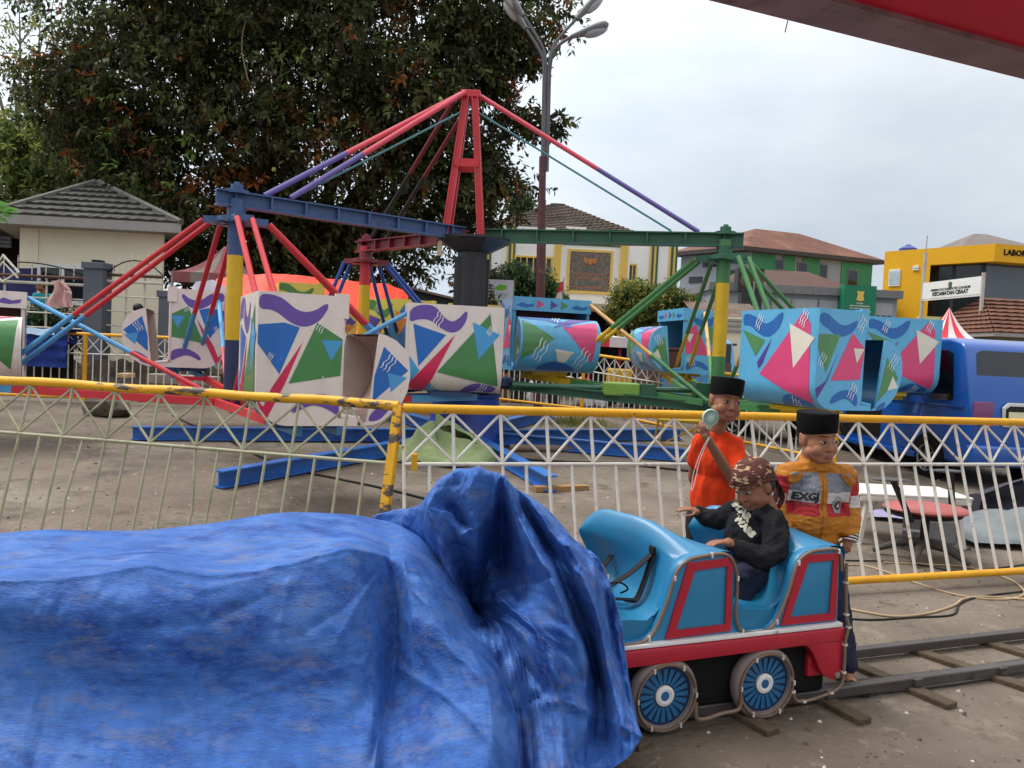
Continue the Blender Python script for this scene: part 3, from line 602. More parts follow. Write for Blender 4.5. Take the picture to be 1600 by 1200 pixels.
# ---- steel roof edge of a ride overhead, top right
m_redst = mat('deep_red_panel', S(206, 24, 54), .6, .3, .15, 2, dirt=[(S(168, 20, 46), .55, 2.5, .2)]); m_flange = mat('dirty_steel_flange', S(140, 112, 120), .6, .35, .2, 4, dirt=[(S(110, 88, 92), .5, 6, .15, (1, 1, 1)), (S(130, 34, 50), .72, 5, .08)])
def lift(px, py, z): return Z(px, py, z)
e0, e1 = lift(1100, -2, 2.75), lift(1650, 136, 2.75); f0_, f1_ = lift(1170, -12, 2.75), lift(1650, 96, 2.75)
cv = thing('ride_canopy', 'red steel edge of a ride roof overhead at the top right', 'canopy', (e1.x, e1.y, 2.7))
dirc = (e1-e0).normalized(); e0 = e0-dirc*4.5; e1 = e1+dirc*2.5; inw = Vector((dirc.y, -dirc.x, 0)); inw = inw if inw.y < 0 else -inw
wid = (f1_-(e1-dirc*2.5)); wid = abs(Vector((wid.x, wid.y, 0)).dot(inw))
def lp_(q, a, dz): r_ = q+inw*a; return (r_.x, r_.y, 2.75+dz)
mb = MB(); mb.bar(lp_(e0, wid*.5, .01), lp_(e1, wid*.5, .01), wid, .02, up=(0, 0, 1)) if False else None
mb.add([lp_(e0, 0, 0), lp_(e1, 0, 0), lp_(e1, wid, 0), lp_(e0, wid, 0), lp_(e0, 0, .02), lp_(e1, 0, .02), lp_(e1, wid, .02), lp_(e0, wid, .02)], [(0, 3, 2, 1), (4, 5, 6, 7), (0, 1, 5, 4), (1, 2, 6, 5), (2, 3, 7, 6), (3, 0, 4, 7)])
mb.build('flange', m_flange, cv)
mb = MB(); mb.add([lp_(e0, -.012, .005), lp_(e1, -.012, .005), lp_(e1, -.002, .005), lp_(e0, -.002, .005), lp_(e0, -.012, .24), lp_(e1, -.012, .24), lp_(e1, -.002, .24), lp_(e0, -.002, .24)], [(0, 3, 2, 1), (4, 5, 6, 7), (0, 1, 5, 4), (1, 2, 6, 5), (2, 3, 7, 6), (3, 0, 4, 7)]); mb.build('fascia', m_redst, cv)
mb = MB(); w2 = wid+.7
mb.add([lp_(e0, wid*.98, .022), lp_(e1, wid*.98, .022), lp_(e1, w2, .06), lp_(e0, w2, .06), lp_(e0, wid*.98, .05), lp_(e1, wid*.98, .05), lp_(e1, w2, .09), lp_(e0, w2, .09)], [(0, 3, 2, 1), (4, 5, 6, 7), (0, 1, 5, 4), (1, 2, 6, 5), (2, 3, 7, 6), (3, 0, 4, 7)]); mb.build('roof_panel', m_redst, cv)
q = lift(1231, 32, 2.77); MB().tube([q, q+Vector((-.008, 0, -.045))], .0022, 5).build('dangling_wire', m_dark, cv)
# ================================================================== THE RIDE
def paint(name, c, **k): return mat(name, c, k.pop('rough', .42), k.pop('spec', .5), k.pop('var', .1), k.pop('scale', 5), **k)
scr = [(S(120, 110, 104), .655, 13, .05), (S(104, 66, 46), .66, 7, .08, (1, 1, .35))]
m_red = paint('ride_red', S(196, 44, 52), dirt=scr); m_pink = paint('ride_pink_red', S(206, 72, 88), dirt=scr); m_lblue = paint('ride_light_blue', S(78, 150, 200), dirt=scr)
m_steel = paint('ride_steel_blue', S(58, 84, 128), dirt=scr+[(S(44, 60, 92), .55, 4, .2)]); m_navy = paint('ride_navy', S(38, 48, 84)); m_yellow_r = paint('ride_yellow', S(214, 172, 28), dirt=scr)
m_grn = paint('ride_green', S(70, 126, 72), dirt=scr); m_dgrn = paint('ride_dark_green', S(46, 92, 68), dirt=scr); m_pur = paint('ride_purple', S(98, 84, 150), dirt=scr)
m_mared = paint('ride_maroon', S(116, 34, 44)); m_blk = paint('ride_black', S(34, 34, 38), dirt=[(S(60, 58, 58), .6, 6, .1)]); m_base = paint('base_blue', S(44, 104, 180), dirt=[(S(34, 76, 138), .52, 3, .2), (S(110, 104, 100), .66, 9, .05)])
m_drum = paint('drum_blue', S(28, 66, 158), rough=.35, dirt=[(S(22, 48, 110), .52, 2, .25)]); m_teal2 = paint('cable_teal', S(70, 130, 136)); m_oran = paint('rod_orange', S(212, 160, 92)); m_midblue = paint('ride_mid_blue', S(56, 88, 168)); m_olive = paint('ride_olive', S(128, 122, 40))
ZA = 2.95
C0 = Z(740, 368, ZA); HL = Z(370, 312, ZA); HR = Z(1133, 375, ZA); HB = Z(572, 385, ZA); g0 = gz(C0.y)
ride = thing('swing_ride', 'merry go round frame with three painted arms round a black column', 'fairground ride', (C0.x, C0.y, g0))
mb = MB(); c = Matrix.Translation((C0.x, C0.y, 0))
mb.lathe([(.21, g0+.9), (.21, ZA-.24), (.47, ZA-.1), (.52, ZA-.08), (.52, ZA-.05)], 8, 0, c @ Matrix.Rotation(R(22.5), 4, 'Z')); 
for k in range(4): mb.bar((C0.x+.19*math.cos(k*1.571+.4), C0.y+.19*math.sin(k*1.571+.4), g0+.9), (C0.x+.19*math.cos(k*1.571+.4), C0.y+.19*math.sin(k*1.571+.4), ZA-.3), .1, .1)
mb.build('column', m_blk, ride)
tp = P(687, 388, C0.y-.27); MB().box(tp, (.06, .02, .19)).build('maker_plate', mat('tan_plate', S(188, 172, 136), .6), ride)
MB().lathe([(.52, g0+.02), (.5, g0+.06), (.44, g0+.62), (.46, g0+.64), (.46, g0+.67)], 32, 0, c).build('base_drum', m_drum, ride, smooth=35)
mb = MB(); mb.lathe([(.3, g0+.66), (.3, g0+.78), (.62, g0+.8), (.62, g0+.9)], 24, 0, c); mb.build('turntable', m_navy, ride, smooth=35)
# pylon of four leaning channels
apex = Z(716, 150, 5.0); za = P(716, 148, C0.y).z
for k, (sx, sy) in enumerate(((-1, -1), (1, -1), (-1, 1), (1, 1))):
    mb = MB(); mb.ibeam((C0.x-.13+sx*.23, C0.y+sy*.24, ZA-.05), (C0.x-.12+sx*.055, C0.y+sy*.06, za), .085, .075, 0, .014); mb.build('pylon_leg', m_red, ride)
zc = P(716, 258, C0.y).z
mb = MB()
for sx, sy in ((0, -1), (0, 1), (-1, 0), (1, 0)): mb.box((C0.x-.125+sx*.15, C0.y+sy*.155, zc), (.32 if sx == 0 else .04, .32 if sy == 0 else .04, .1))
mb.build('pylon_brace', m_red, ride)
mb = MB(); mb.box((C0.x-.12, C0.y, za), (.26, .2, .09)); mb.build('pylon_cap', m_red, ride, bevel=.01)
ct = Vector((C0.x-.12, C0.y, za))
def two(p, q, t, r, ma, mb_, name, par=ride):
    m_ = p.lerp(q, t); o = MB().tube([p, m_], r, 8, 0).tube([m_, q], r, 8, 1); return o.build(name, [ma, mb_], par, smooth=40)
hubs = {'L': (HL, m_steel, m_lblue), 'R': (HR, m_dgrn, m_yellow_r), 'B': (HB, m_mared, m_navy)}
for k, (h, ma, _) in hubs.items():
    d = (h-Vector((C0.x, C0.y, ZA))); u = d.normalized(); side = Vector((-u.y, u.x, 0))
    mb = MB(); mb.ibeam(Vector((C0.x, C0.y, ZA))+u*.16, h+u*.22, .17, .14, 0, .016, ribs=8 if k == 'L' else 7)
    mb.build('arm', ma, ride)
    e = h-u*.32+Vector((0, 0, .1)); s = ct+u*.12
    for sg in (-1, 1):
        off = side*.13*sg
        if k == 'L': two(s+off*.4, e+off*.4-u*.13*(sg+1), .62, .032, m_pink, m_pur, 'tie_rod')
        elif k == 'R': two(s+off*.3, e+off*.3, .55, .03, m_pink, m_pur, 'tie_rod') if sg == 1 else None
        else: two(s+off, e+off, .52, .028, m_mared, m_blk, 'tie_rod')
    if k != 'B': MB().tube([ct+u*.1-Vector((0, 0, .22)), h-u*(.6 if k == 'L' else .66)+Vector((0, 0, .1))], .013, 6).build('cable', m_teal2, ride)
    MB().lathe([(.13, .06), (.13, .1), (.07, .1), (.07, .16), (.035, .16), (.03, .19)], 10, 0, Matrix.Translation(h)).build('hub_cap', ma, ride)
# ---- cabins
PAL = dict(
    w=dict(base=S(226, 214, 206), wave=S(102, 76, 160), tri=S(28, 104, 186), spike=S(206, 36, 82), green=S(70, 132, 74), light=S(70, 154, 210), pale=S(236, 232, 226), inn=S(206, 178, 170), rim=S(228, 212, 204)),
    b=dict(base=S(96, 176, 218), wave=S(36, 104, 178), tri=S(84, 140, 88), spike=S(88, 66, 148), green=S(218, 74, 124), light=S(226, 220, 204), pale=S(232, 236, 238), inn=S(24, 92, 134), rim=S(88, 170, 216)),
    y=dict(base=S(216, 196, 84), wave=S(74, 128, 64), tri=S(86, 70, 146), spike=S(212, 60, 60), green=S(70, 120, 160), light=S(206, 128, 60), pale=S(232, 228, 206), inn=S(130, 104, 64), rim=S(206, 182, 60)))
m_brownseat = mat('brown_vinyl', S(98, 52, 50), .45, .5, .2, 4)
LS, LD, WD, HT = .64, 1.2, 1.1, 1.01         # shell depth, whole length, width, height
def n_(poly, x0, x1, y0, y1): return [((x-x0)/(x1-x0), 1-(y-y0)/(y1-y0)) for x, y in poly]
A_S = (275, 760, 170, 885); A_B = (150, 700, 190, 680); A_D = (960, 1170, 365, 870); B_S = (885, 1222, 708, 1205); B_B = (550, 1035, 745, 1150); B_D = (535, 700, 850, 1205); A_F = (445, 840, 785, 1112)
ART_W = dict(
 side=[('wave', n_([(278, 188), (340, 184), (400, 198), (440, 225), (480, 255), (530, 270), (590, 258), (640, 222), (662, 214), (668, 232), (655, 262), (620, 312), (560, 346), (500, 347), (440, 322), (390, 285), (340, 264), (278, 268)], *A_S)),
  ('tri', n_([(276, 348), (420, 330), (507, 352), (402, 608), (276, 446)], *A_S)), ('spike', n_([(530, 425), (342, 888), (255, 888), (362, 680)], *A_S)), ('green', n_([(606, 322), (758, 405), (752, 606), (455, 656)], *A_S)), ('light', n_([(635, 415), (758, 414), (695, 526)], *A_S)),
  ('wave', n_([(472, 805), (500, 760), (560, 726), (620, 705), (700, 714), (748, 735), (752, 832), (700, 800), (640, 775), (590, 770), (540, 790), (490, 816)], *A_S)), ('sq', (630, 340, 70, A_S)), ('sq', (345, 520, 50, A_S)), ('sq', (650, 650, 70, A_S))],
 back=[('wave', n_([(150, 222), (215, 195), (300, 198), (350, 252), (400, 276), (440, 258), (478, 218), (495, 222), (484, 275), (445, 318), (395, 330), (330, 305), (270, 268), (205, 268), (150, 288)], *A_B)), ('tri', n_([(175, 292), (370, 340), (215, 500)], *A_B)), ('light', n_([(160, 450), (222, 520), (155, 592)], *A_B)),
  ('light', n_([(285, 580), (360, 676), (232, 676)], *A_B)), ('spike', n_([(425, 335), (235, 672), (192, 672), (155, 592)], *A_B)), ('green', n_([(628, 225), (696, 590), (325, 525)], *A_B)), ('light', n_([(525, 270), (690, 325), (570, 455)], *A_B)), ('wave', n_([(465, 672), (488, 605), (555, 572), (610, 580), (690, 595), (672, 640), (640, 652), (560, 632), (500, 668)], *A_B)), ('sq', (320, 270, 80, A_B)), ('sq', (630, 310, 45, A_B)), ('sq', (300, 630, 60, A_B)), ('sq', (600, 610, 70, A_B))],
 dee=[('tri', n_([(992, 432), (1135, 560), (976, 738), (966, 600)], *A_D)), ('light', n_([(1030, 575), (1135, 600), (1062, 682)], *A_D)), ('wave', n_([(905, 848), (925, 792), (990, 752), (1050, 735), (1055, 755), (1020, 800), (985, 838)], 900, 1170, 365, 870)), ('sq', (1030, 520, 90, A_D))],
 belly=[('tri', n_([(445, 830), (610, 910), (445, 1000)], *A_F)), ('green', n_([(650, 860), (838, 822), (815, 1005)], *A_F)), ('spike', n_([(600, 868), (700, 812), (832, 796), (740, 830)], *A_F)), ('light', n_([(615, 950), (715, 960), (650, 1035)], *A_F)), ('wave', n_([(520, 1065), (560, 1020), (600, 1007), (640, 1003), (710, 1020), (760, 1072)], *A_F))])
ART_B = dict(
 side=[('wave', n_([(888, 732), (940, 730), (1000, 768), (1060, 790), (1115, 772), (1160, 752), (1150, 790), (1120, 822), (1060, 843), (1000, 836), (940, 802), (888, 782)], *B_S)), ('tri', n_([(888, 836), (1040, 830), (955, 1022), (888, 900)], *B_S)), ('spike', n_([(1030, 920), (905, 1203), (848, 1203)], *B_S)), ('green', n_([(1125, 820), (1220, 890), (1200, 1050), (990, 1060)], *B_S)), ('light', n_([(1140, 895), (1218, 895), (1170, 968)], *B_S)),
  ('wave', n_([(990, 1170), (1010, 1135), (1060, 1108), (1130, 1100), (1190, 1120), (1192, 1195), (1120, 1142), (1060, 1152), (1020, 1172)], *B_S)), ('sq', (920, 960, 70, B_S)), ('sq', (1190, 770, 80, B_S)), ('sq', (1150, 1110, 80, B_S))],
 back=[('wave', n_([(552, 752), (640, 768), (700, 800), (750, 792), (800, 760), (832, 755), (815, 805), (770, 838), (720, 850), (660, 832), (600, 800), (552, 806)], *B_B)), ('tri', n_([(552, 820), (715, 860), (655, 922)], *B_B)), ('spike', n_([(760, 853), (705, 950), (680, 968), (668, 945)], *B_B)), ('green', n_([(950, 758), (1000, 800), (1015, 1090), (690, 988)], *B_B)), ('light', n_([(870, 798), (1030, 850), (910, 960)], *B_B)),
  ('wave', n_([(795, 1132), (812, 1090), (850, 1060), (900, 1055), (960, 1075), (1005, 1092), (990, 1132), (900, 1100), (835, 1135)], *B_B)), ('sq', (670, 790, 60, B_B)), ('sq', (900, 1100, 70, B_B)), ('sq', (960, 780, 60, B_B))],
 dee=[('tri', n_([(562, 932), (665, 1040), (537, 1162)], *B_D)), ('light', n_([(622, 1028), (670, 1085), (597, 1102)], *B_D)), ('wave', n_([(538, 1190), (560, 1170), (600, 1155), (598, 1180), (570, 1203), (540, 1203)], *B_D)), ('sq', (610, 960, 80, B_D))],
 belly=[('tri', n_([(445, 830), (610, 910), (445, 1000)], *A_F)), ('wave', n_([(446, 792), (560, 790), (700, 840), (712, 872), (690, 868), (600, 830), (446, 815)], *A_F)), ('green', n_([(650, 860), (838, 822), (815, 1005)], *A_F)), ('spike', n_([(600, 868), (700, 805), (832, 796), (740, 830)], *A_F)), ('light', n_([(615, 950), (715, 960), (650, 1035)], *A_F)), ('wave', n_([(520, 1065), (560, 1020), (600, 1007), (640, 1003), (710, 1020), (760, 1072)], *A_F)), ('sq', (540, 960, 90, A_F)), ('sq', (760, 990, 90, A_F)), ('sq', (630, 805, 60, A_F))])
KEYS = ['base', 'wave', 'tri', 'spike', 'green', 'light', 'pale', 'inn', 'rim']
def decal(mb, poly, mi, fn, cuts=0, off=.002):
    poly = [(min(max(x, .004), .996), min(max(y, .004), .996)) for x, y in poly]
    bm = bmesh.new(); vs = [bm.verts.new((x, y, 0)) for x, y in poly]
    try: bm.faces.new(vs)
    except ValueError: bm.free(); return
    bmesh.ops.triangulate(bm, faces=bm.faces[:])
    for i in range(cuts): bmesh.ops.subdivide_edges(bm, edges=bm.edges[:], cuts=1, use_grid_fill=True)
    bm.verts.ensure_lookup_table(); bm.verts.index_update(); bm.normal_update()
    ref = None; fs = []
    pts = [fn(v.co.x, v.co.y, off) for v in bm.verts]
    mb.add(pts, [[v.index for v in f.verts] for f in bm.faces], mi); bm.free()
def art(mb, items, fn, cuts):
    off = .0012 if cuts < 3 else .0026
    for kind, data in items:
        if kind == 'sq':
            x, y, s, box = data; sx, sy = box[1]-box[0], box[3]-box[2]
            for k in range(3):
                top, bot = [], []
                for i in range(9):
                    t = i/8; px = x+(t-.5)*s*.55+(k-1)*s*.2; py = y-(t-.5)*s*.9+(k-1)*s*.12; o = math.sin(t*12.5)*s*.055
                    top.append((px+o-1.6-s*.012, py)); bot.append((px+o+1.6+s*.012, py))
                for i in range(8):
                    q = n_([top[i], top[i+1], bot[i+1], bot[i]], *box); decal(mb, q, KEYS.index('pale'), fn, 0, off+.003)
        else:
            if kind == 'wave':      # brush-drawn curves: round the corners off
                for it in range(2): data = [q for i in range(len(data)) for q in ((data[i][0]*.75+data[(i+1) % len(data)][0]*.25, data[i][1]*.75+data[(i+1) % len(data)][1]*.25), (data[i][0]*.25+data[(i+1) % len(data)][0]*.75, data[i][1]*.25+data[(i+1) % len(data)][1]*.75))]
            decal(mb, data, KEYS.index(kind), fn, cuts, off); off += .0005
def prof(pts, t):
    """point and outward normal at arc fraction t on a polyline (x, z)"""
    d = [0]
    for i in range(len(pts)-1): d.append(d[-1]+math.dist(pts[i], pts[i+1]))
    s = t*d[-1]; i = max(j for j in range(len(pts)-1) if d[j] <= s+1e-9); k = (s-d[i])/(d[i+1]-d[i])
    def nrm(a, b): L = math.dist(a, b); return ((b[1]-a[1])/L, -(b[0]-a[0])/L)
    n0 = nrm(pts[i], pts[i+1]); n1 = nrm(pts[min(i+1, len(pts)-2)], pts[min(i+2, len(pts)-1)]); np_ = nrm(pts[max(i-1, 0)], pts[max(i, 1)])
    na = n0; nx, nz = na
    return pts[i][0]+(pts[i+1][0]-pts[i][0])*k, pts[i][1]+(pts[i+1][1]-pts[i][1])*k, nx, nz
def arcpts(c, r, a0, a1, n): return [(c[0]+r[0]*math.cos(R(a0+(a1-a0)*i/n)), c[1]+r[1]*math.sin(R(a0+(a1-a0)*i/n))) for i in range(n+1)]
BK = arcpts((.24, .24), (.24, .24), 270, 180, 8)+[(0, .5), (0, .8), (0, HT)]             # bottom to top, back
DO = [(.80, 0), (.9, .008), (.98, .035), (1.06, .09), (1.13, .17), (1.18, .28), (1.2, .4), (1.19, .52), (1.15, .62), (1.07, .69), (.98, .73), (.93, .735)]  # belly, bottom to top
DI = [(.84, .05), (.93, .735)]
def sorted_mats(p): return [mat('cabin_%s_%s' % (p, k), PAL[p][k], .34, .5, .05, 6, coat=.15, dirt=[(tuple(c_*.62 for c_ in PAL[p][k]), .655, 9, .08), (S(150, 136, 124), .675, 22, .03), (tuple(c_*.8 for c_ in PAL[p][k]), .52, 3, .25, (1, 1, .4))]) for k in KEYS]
def make_cabin(p, label):
    A = ART_B if p == 'b' else ART_W; ms = sorted_mats(p); ib, ii, ir = 0, 7, 8
    t_ = thing('ride_car', label, 'ride car', group='painted cars of the merry go round')
    h = WD/2; th = .025
    # back shell: curved back and bottom, roof, sides
    mb = MB(); K = 24
    def bpos(u, v, off=0.0):
        x, z, nx, nz = prof(BK, v); nx, nz = -nx, -nz
        nx, nz = (nx, nz)
        L = 1; return Vector((x-off*(1 if z > .24 else (.24-x)/.24), (h-th-.002)-(2*h-th-.003)*u, z-off*(0 if z > .24 else max(0, (.24-z)/.24))))
    mb.grid(lambda u, v: bpos(u, v), 6, K, ib, flip=True)
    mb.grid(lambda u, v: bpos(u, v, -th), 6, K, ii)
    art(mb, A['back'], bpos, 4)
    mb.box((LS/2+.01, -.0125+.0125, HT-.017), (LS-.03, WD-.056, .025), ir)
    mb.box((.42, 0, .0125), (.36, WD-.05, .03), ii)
    poly = BK[::-1]+[(.78, 0), (.78, .05), (LS-.02, .06), (LS, .12), (LS, HT)]
    for sg in (-1, 1):
        M_ = Matrix(((1, 0, 0, 0), (0, 0, -1, sg*h+(0 if sg < 0 else 0)), (0, 1, 0, 0), (0, 0, 0, 1)))
        mb.prism(poly, th, ib, M_, z0=(0 if sg < 0 else 0)-(0 if sg < 0 else -0.0) if sg < 0 else 0.0)
        art(mb, A['side'], lambda a, b, off, sg=sg: Vector((a*LS, sg*(h+off)+(0 if sg > 0 else 0)-(0 if sg > 0 else th) if sg < 0 else h+off-0, max(b*HT, 0) if a*LS > .24 or b*HT > .24 else max(b*HT, .24-math.sqrt(max(0, .24**2-(.24-a*LS)**2))+.004))), 1)
    mb.build('shell', ms, t_, local=True, smooth=32)
    # brown seat
    mb = MB(); mb.box((.1, 0, .66), (.05, WD-.07, .5)); mb.box((.33, 0, .38), (.5, WD-.07, .05)); mb.box((.55, 0, .2), (.03, WD-.07, .3)); mb.build('seat', m_brownseat, t_, local=True, bevel=.015)
    # rim round the doorway of the shell
    mb = MB()
    for sg in (-1, 1):
        mb = MB(); mb.tube([(LS, sg*(h-.012), HT-.02), (LS, sg*(h-.012), .14), (LS+.02, sg*(h-.012), .075), (.80, sg*(h-.012), .055)], .022, 8); mb.build('door_rim', ms[ir], t_, local=True, smooth=50)
    # visor
    mb = MB(); mb.box((LS+.025, 0, HT-.075), (.03, WD+.04, .19), ib)
    for sg in (-1, 1): mb.box((LS-.02, sg*(h+.005+.006), HT-.075), (.1, .03, .19), ib)
    vz = HT-.075
    def vf(a, b, off): return Vector((LS+.04+off, -h+2*h*a, vz-.09+.18*b))
    for k, (kk, c_) in enumerate((('green', .34), ('spike', .52), ('tri', .66))): decal(mb, [(c_-.05, .15), (c_+.05, .5), (c_-.05, .85)], KEYS.index(kk), vf)
    for s0 in (0, .72): decal(mb, [(s0+.02, .35), (s0+.1, .6), (s0+.17, .45), (s0+.26, .55), (s0+.24, .3), (s0+.15, .2), (s0+.08, .25)], 1, vf)
    mb.build('visor', ms, t_, local=True)
    # belly: curved front and two D shaped cheeks
    mb = MB()
    def fpos(u, v, off=0.0):
        x, z, nx, nz = prof(DO, v); c_ = Vector((.92, 0, .42)); d = Vector((x, 0, z))-c_; d.normalize()
        return Vector((x+d.x*off, -h+.001+(2*h-th-.003)*u, z+d.z*off))
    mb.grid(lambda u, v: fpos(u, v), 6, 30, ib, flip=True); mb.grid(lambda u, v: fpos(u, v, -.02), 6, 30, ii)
    art(mb, A['belly'], fpos, 4)
    poly = DO+[(.93, .735), (.84, .03)]
    for sg in (-1, 1):
        M_ = Matrix(((1, 0, 0, 0), (0, 0, -1, sg*h), (0, 1, 0, 0), (0, 0, 0, 1)))
        mb.prism(poly[:-2]+[(.85, .03)], th, ib, M_)
        def df(a, b, off, sg=sg):
            z = b*.735; x = .845+.085*b+a*.34
            lim = max([q[0] for q in DO if abs(q[1]-z) < .09] or [1.2])
            return Vector((min(x, lim-.01), sg*(h+off) if sg > 0 else -h-th-off, z))
        art(mb, A['dee'], df, 1)
    mb.build('belly', ms, t_, local=True, smooth=32)
    mb = MB(); mb.box((.45, 0, -.03), (.5, .5, .05)); mb.build('mounting_plate', m_steel if p != 'b' else m_yellow_r, t_, local=True)
    return t_
CARS = [  # palette, px centre, px bottom, depth, heading, hub, label
 ('w', 480, 654, 6.45, 26, 'L', 'white ride car nearest the olive fence, purple and green art, bulging front to the right'),
 ('w', 702, 609, 9.4, 98, 'L', 'white ride car seen square from behind left of the blue cars'),
 ('w', 287, 572, 10.4, 200, 'L', 'white ride car beyond the left red post, its bulging front facing left'),
 ('w', -52, 592, 8.8, 300, 'L', 'white ride car with brown seat cut by the left edge'),
 ('b', 853, 580, 11.0, 284, 'R', 'light blue ride car facing the camera with a visor over its seat'),
 ('b', 1058, 582, 12.7, 190, 'R', 'light blue ride car behind the green post, front facing left'),
 ('b', 1262, 634, 8.3, 24, 'R', 'light blue ride car above the boy in the jacket'),
 ('b', 1370, 610, 10.9, 98, 'R', 'light blue ride car seen from behind before the dark blue van'),
 ('y', 480, 545, 12.4, 20, 'B', 'yellow ride car behind the nearest white car, only its rim showing'),
 ('y', 628, 560, 13.6, 60, 'B', 'yellow ride car beside the red and yellow post'),
 ('y', 752, 572, 13.0, 110, 'B', 'yellow ride car peeping out behind the black column')]
protos = {}
carpos = {'L': [], 'R': [], 'B': []}
for p, px, py, d, hd, hub, lb in CARS:
    if p not in protos: protos[p] = o = make_cabin(p, lb)
    else: o = copy_tree(protos[p])
    q = P(px, py, d); f = Vector((math.cos(R(hd)), math.sin(R(hd)), 0)); o.location = q-f*.5
    o.rotation_euler = (0, 0, R(hd)); o['label'] = lb; carpos[hub].append(q)
# ---- hubs, posts, spokes
def post(h, bands, zb, r=.085):
    p0 = Vector((h.x, h.y, ZA)); p1 = Vector((h.x+.01, h.y, zb)); mb = MB(); cur = 0
    for k, (t, _) in enumerate(bands): mb.tube([p0.lerp(p1, cur), p0.lerp(p1, t)], r, 14, k); cur = t
    mb.build('post', [b[1] for b in bands], ride, smooth=40)
cfg = {'L': (HL, .7, [(.27, m_steel), (.68, m_yellow_r), (1, m_navy)], (m_red, m_lblue), m_red, (m_lblue, m_red)),
       'R': (HR, .88, [(.26, m_grn), (.7, m_yellow_r), (1, m_grn)], (m_grn, m_yellow_r), m_grn, (m_oran, m_grn)),
       'B': (HB, .95, [(.3, m_red), (.78, m_yellow_r), (1, m_red)], (m_midblue, m_navy), m_steel, (m_oran, m_midblue))}
for k, (h, zb, bands, (sa, sb2), beam_m, (ba, bb)) in cfg.items():
    post(h, bands, zb); topz = ZA-.2
    mb = MB(); mb.lathe([(.2, topz-.05), (.2, topz), (.1, topz+.02), (.1, ZA-.08)], 12, 0, Matrix.Translation((h.x, h.y, 0)))
    for q in carpos[k]:
        u = Vector((q.x-h.x, q.y-h.y, 0)).normalized(); mb.bar(h+u*.1+Vector((0, 0, topz-ZA-.03)), h+u*.33+Vector((0, 0, topz-ZA-.03)), .2, .07)
    mb.build('spider_hub', hubs[k][1], ride)
    for q in carpos[k]:
        u = Vector((q.x-h.x, q.y-h.y, 0)); L = u.length; u.normalize(); sd_ = Vector((-u.y, u.x, 0)); zq = q.z-.07
        for sg in (-1, 1):
            a = Vector((h.x, h.y, topz-.04))+u*.34+sd_*.08*sg; b = Vector((h.x, h.y, zq))+u*(L*.93)+sd_*.11*sg
            two(a, b, .56, .03, sa, sb2, 'spoke')
            a = Vector((h.x, h.y, zb+.04))+u*.1+sd_*.17*sg; b = Vector((h.x, h.y, zq))+u*(L+.3)+sd_*.17*sg
            m_ = a.lerp(b, .7); MB().bar(a, m_, .05, .08, 0).bar(m_, b, .05, .08, 1).build('floor_beam', [beam_m, sb2], ride)
        for t in (.3, .75):
            c_ = Vector((h.x, h.y, zb)).lerp(Vector((q.x, q.y, zq)), t); MB().bar(c_-sd_*.17, c_+sd_*.17, .05, .05).build('floor_tie', beam_m, ride)
        f_ = sd_
        for e_ in (-1,):
            b = Vector((h.x, h.y, q.z+HT*.96))+u*(L-.5)+f_*e_*.3; a = Vector((h.x, h.y, zb+.05))+u*.1
            if k != 'B': two(a, b, .45, .027, bb, ba, 'brace_rod')
    zlo = g0+.84
    a = Vector((C0.x, C0.y, zlo)); b = Vector((h.x, h.y, zb-.03)); mm = m_dgrn if k == 'R' else m_navy
    MB().ibeam(a, b, .12, .12, 0, .02).build('lower_arm', mm, ride)
mo = P(970, 608, 9.9); MB().box((0, 0, 0), (.46, .22, .17), 0, Matrix.Translation(mo)).build('motor_box', paint('motor_green', S(120, 160, 66)), ride, bevel=.02)
mb = MB(); mb.tube([mo+Vector((-1.4, .1, -.02)), mo+Vector((1.3, .1, .03))], .035, 8).box(mo+Vector((.34, 0, 0)), (.2, .16, .16)).box(mo+Vector((1.05, 0, .03)), (.22, .2, .2)); mb.build('drive_shaft', m_dgrn, ride)
# ---- ground beams of the ride
for k, (ex, ey) in enumerate(((207, 688), (341, 764), (860, 770), (1062, 688), (1068, 722), (862, 650), (600, 640))):
    q = G(ex, ey) if k < 5 else P(ex, ey, (13.4, 12.5)[k-5]); q.z = gz(q.y)+.09
    s = Vector((C0.x, C0.y, g0+.1)); dd = (q-s).normalized()
    MB().ibeam(s+dd*.42, q, .16, .13, 0, .016).build('ground_beam', m_base, ride)
    if k < 5: 
        fo = q-dd*.12; 
        if k in (2,): tag(MB().bar((fo.x-.12, fo.y-.1, gz(q.y)+.03), (fo.x+.42, fo.y+.12, gz(q.y)+.03), .1, .05).build('wood_block', mat('raw_wood', S(150, 118, 80), .9, .2, .2, 6, stretch=(1, 6, 6))), 'raw wood batten under the tip of the front blue beam', 'wood block')
# ================================================================== KIDDIE TRAIN, TRACK AND TARP
TH = R(20); TO = Vector((.78, 2.97, 0)); TT = Vector((math.cos(TH), math.sin(TH), 0)); TN = Vector((-TT.y, TT.x, 0))
def TW(u, v, z): return TO+TT*u+TN*v+Vector((0, 0, z))
m_tb = mat('train_blue', S(32, 120, 162), .42, .5, .1, 4, coat=.15, dirt=[(S(58, 104, 130), .55, 3, .3), (S(92, 100, 104), .68, 14, .06)])
m_tbd = mat('train_panel_blue', S(28, 84, 112), .5, .5, .08, 5, dirt=[(S(58, 92, 112), .6, 5, .2)])
m_tr = mat('train_red', S(176, 22, 46), .4, .5, .08, 5, coat=.2, dirt=[(S(128, 30, 40), .6, 5, .2), (S(188, 160, 150), .7, 16, .04)])
m_tw = mat('train_white', S(226, 222, 218), .5, .4, .06, dirt=[(S(150, 132, 124), .62, 8, .1)])
m_rope = mat('rope_light', S(122, 100, 84), .4, .5, .15, 20); m_clip = mat('pale_clip', S(212, 204, 192), .5)
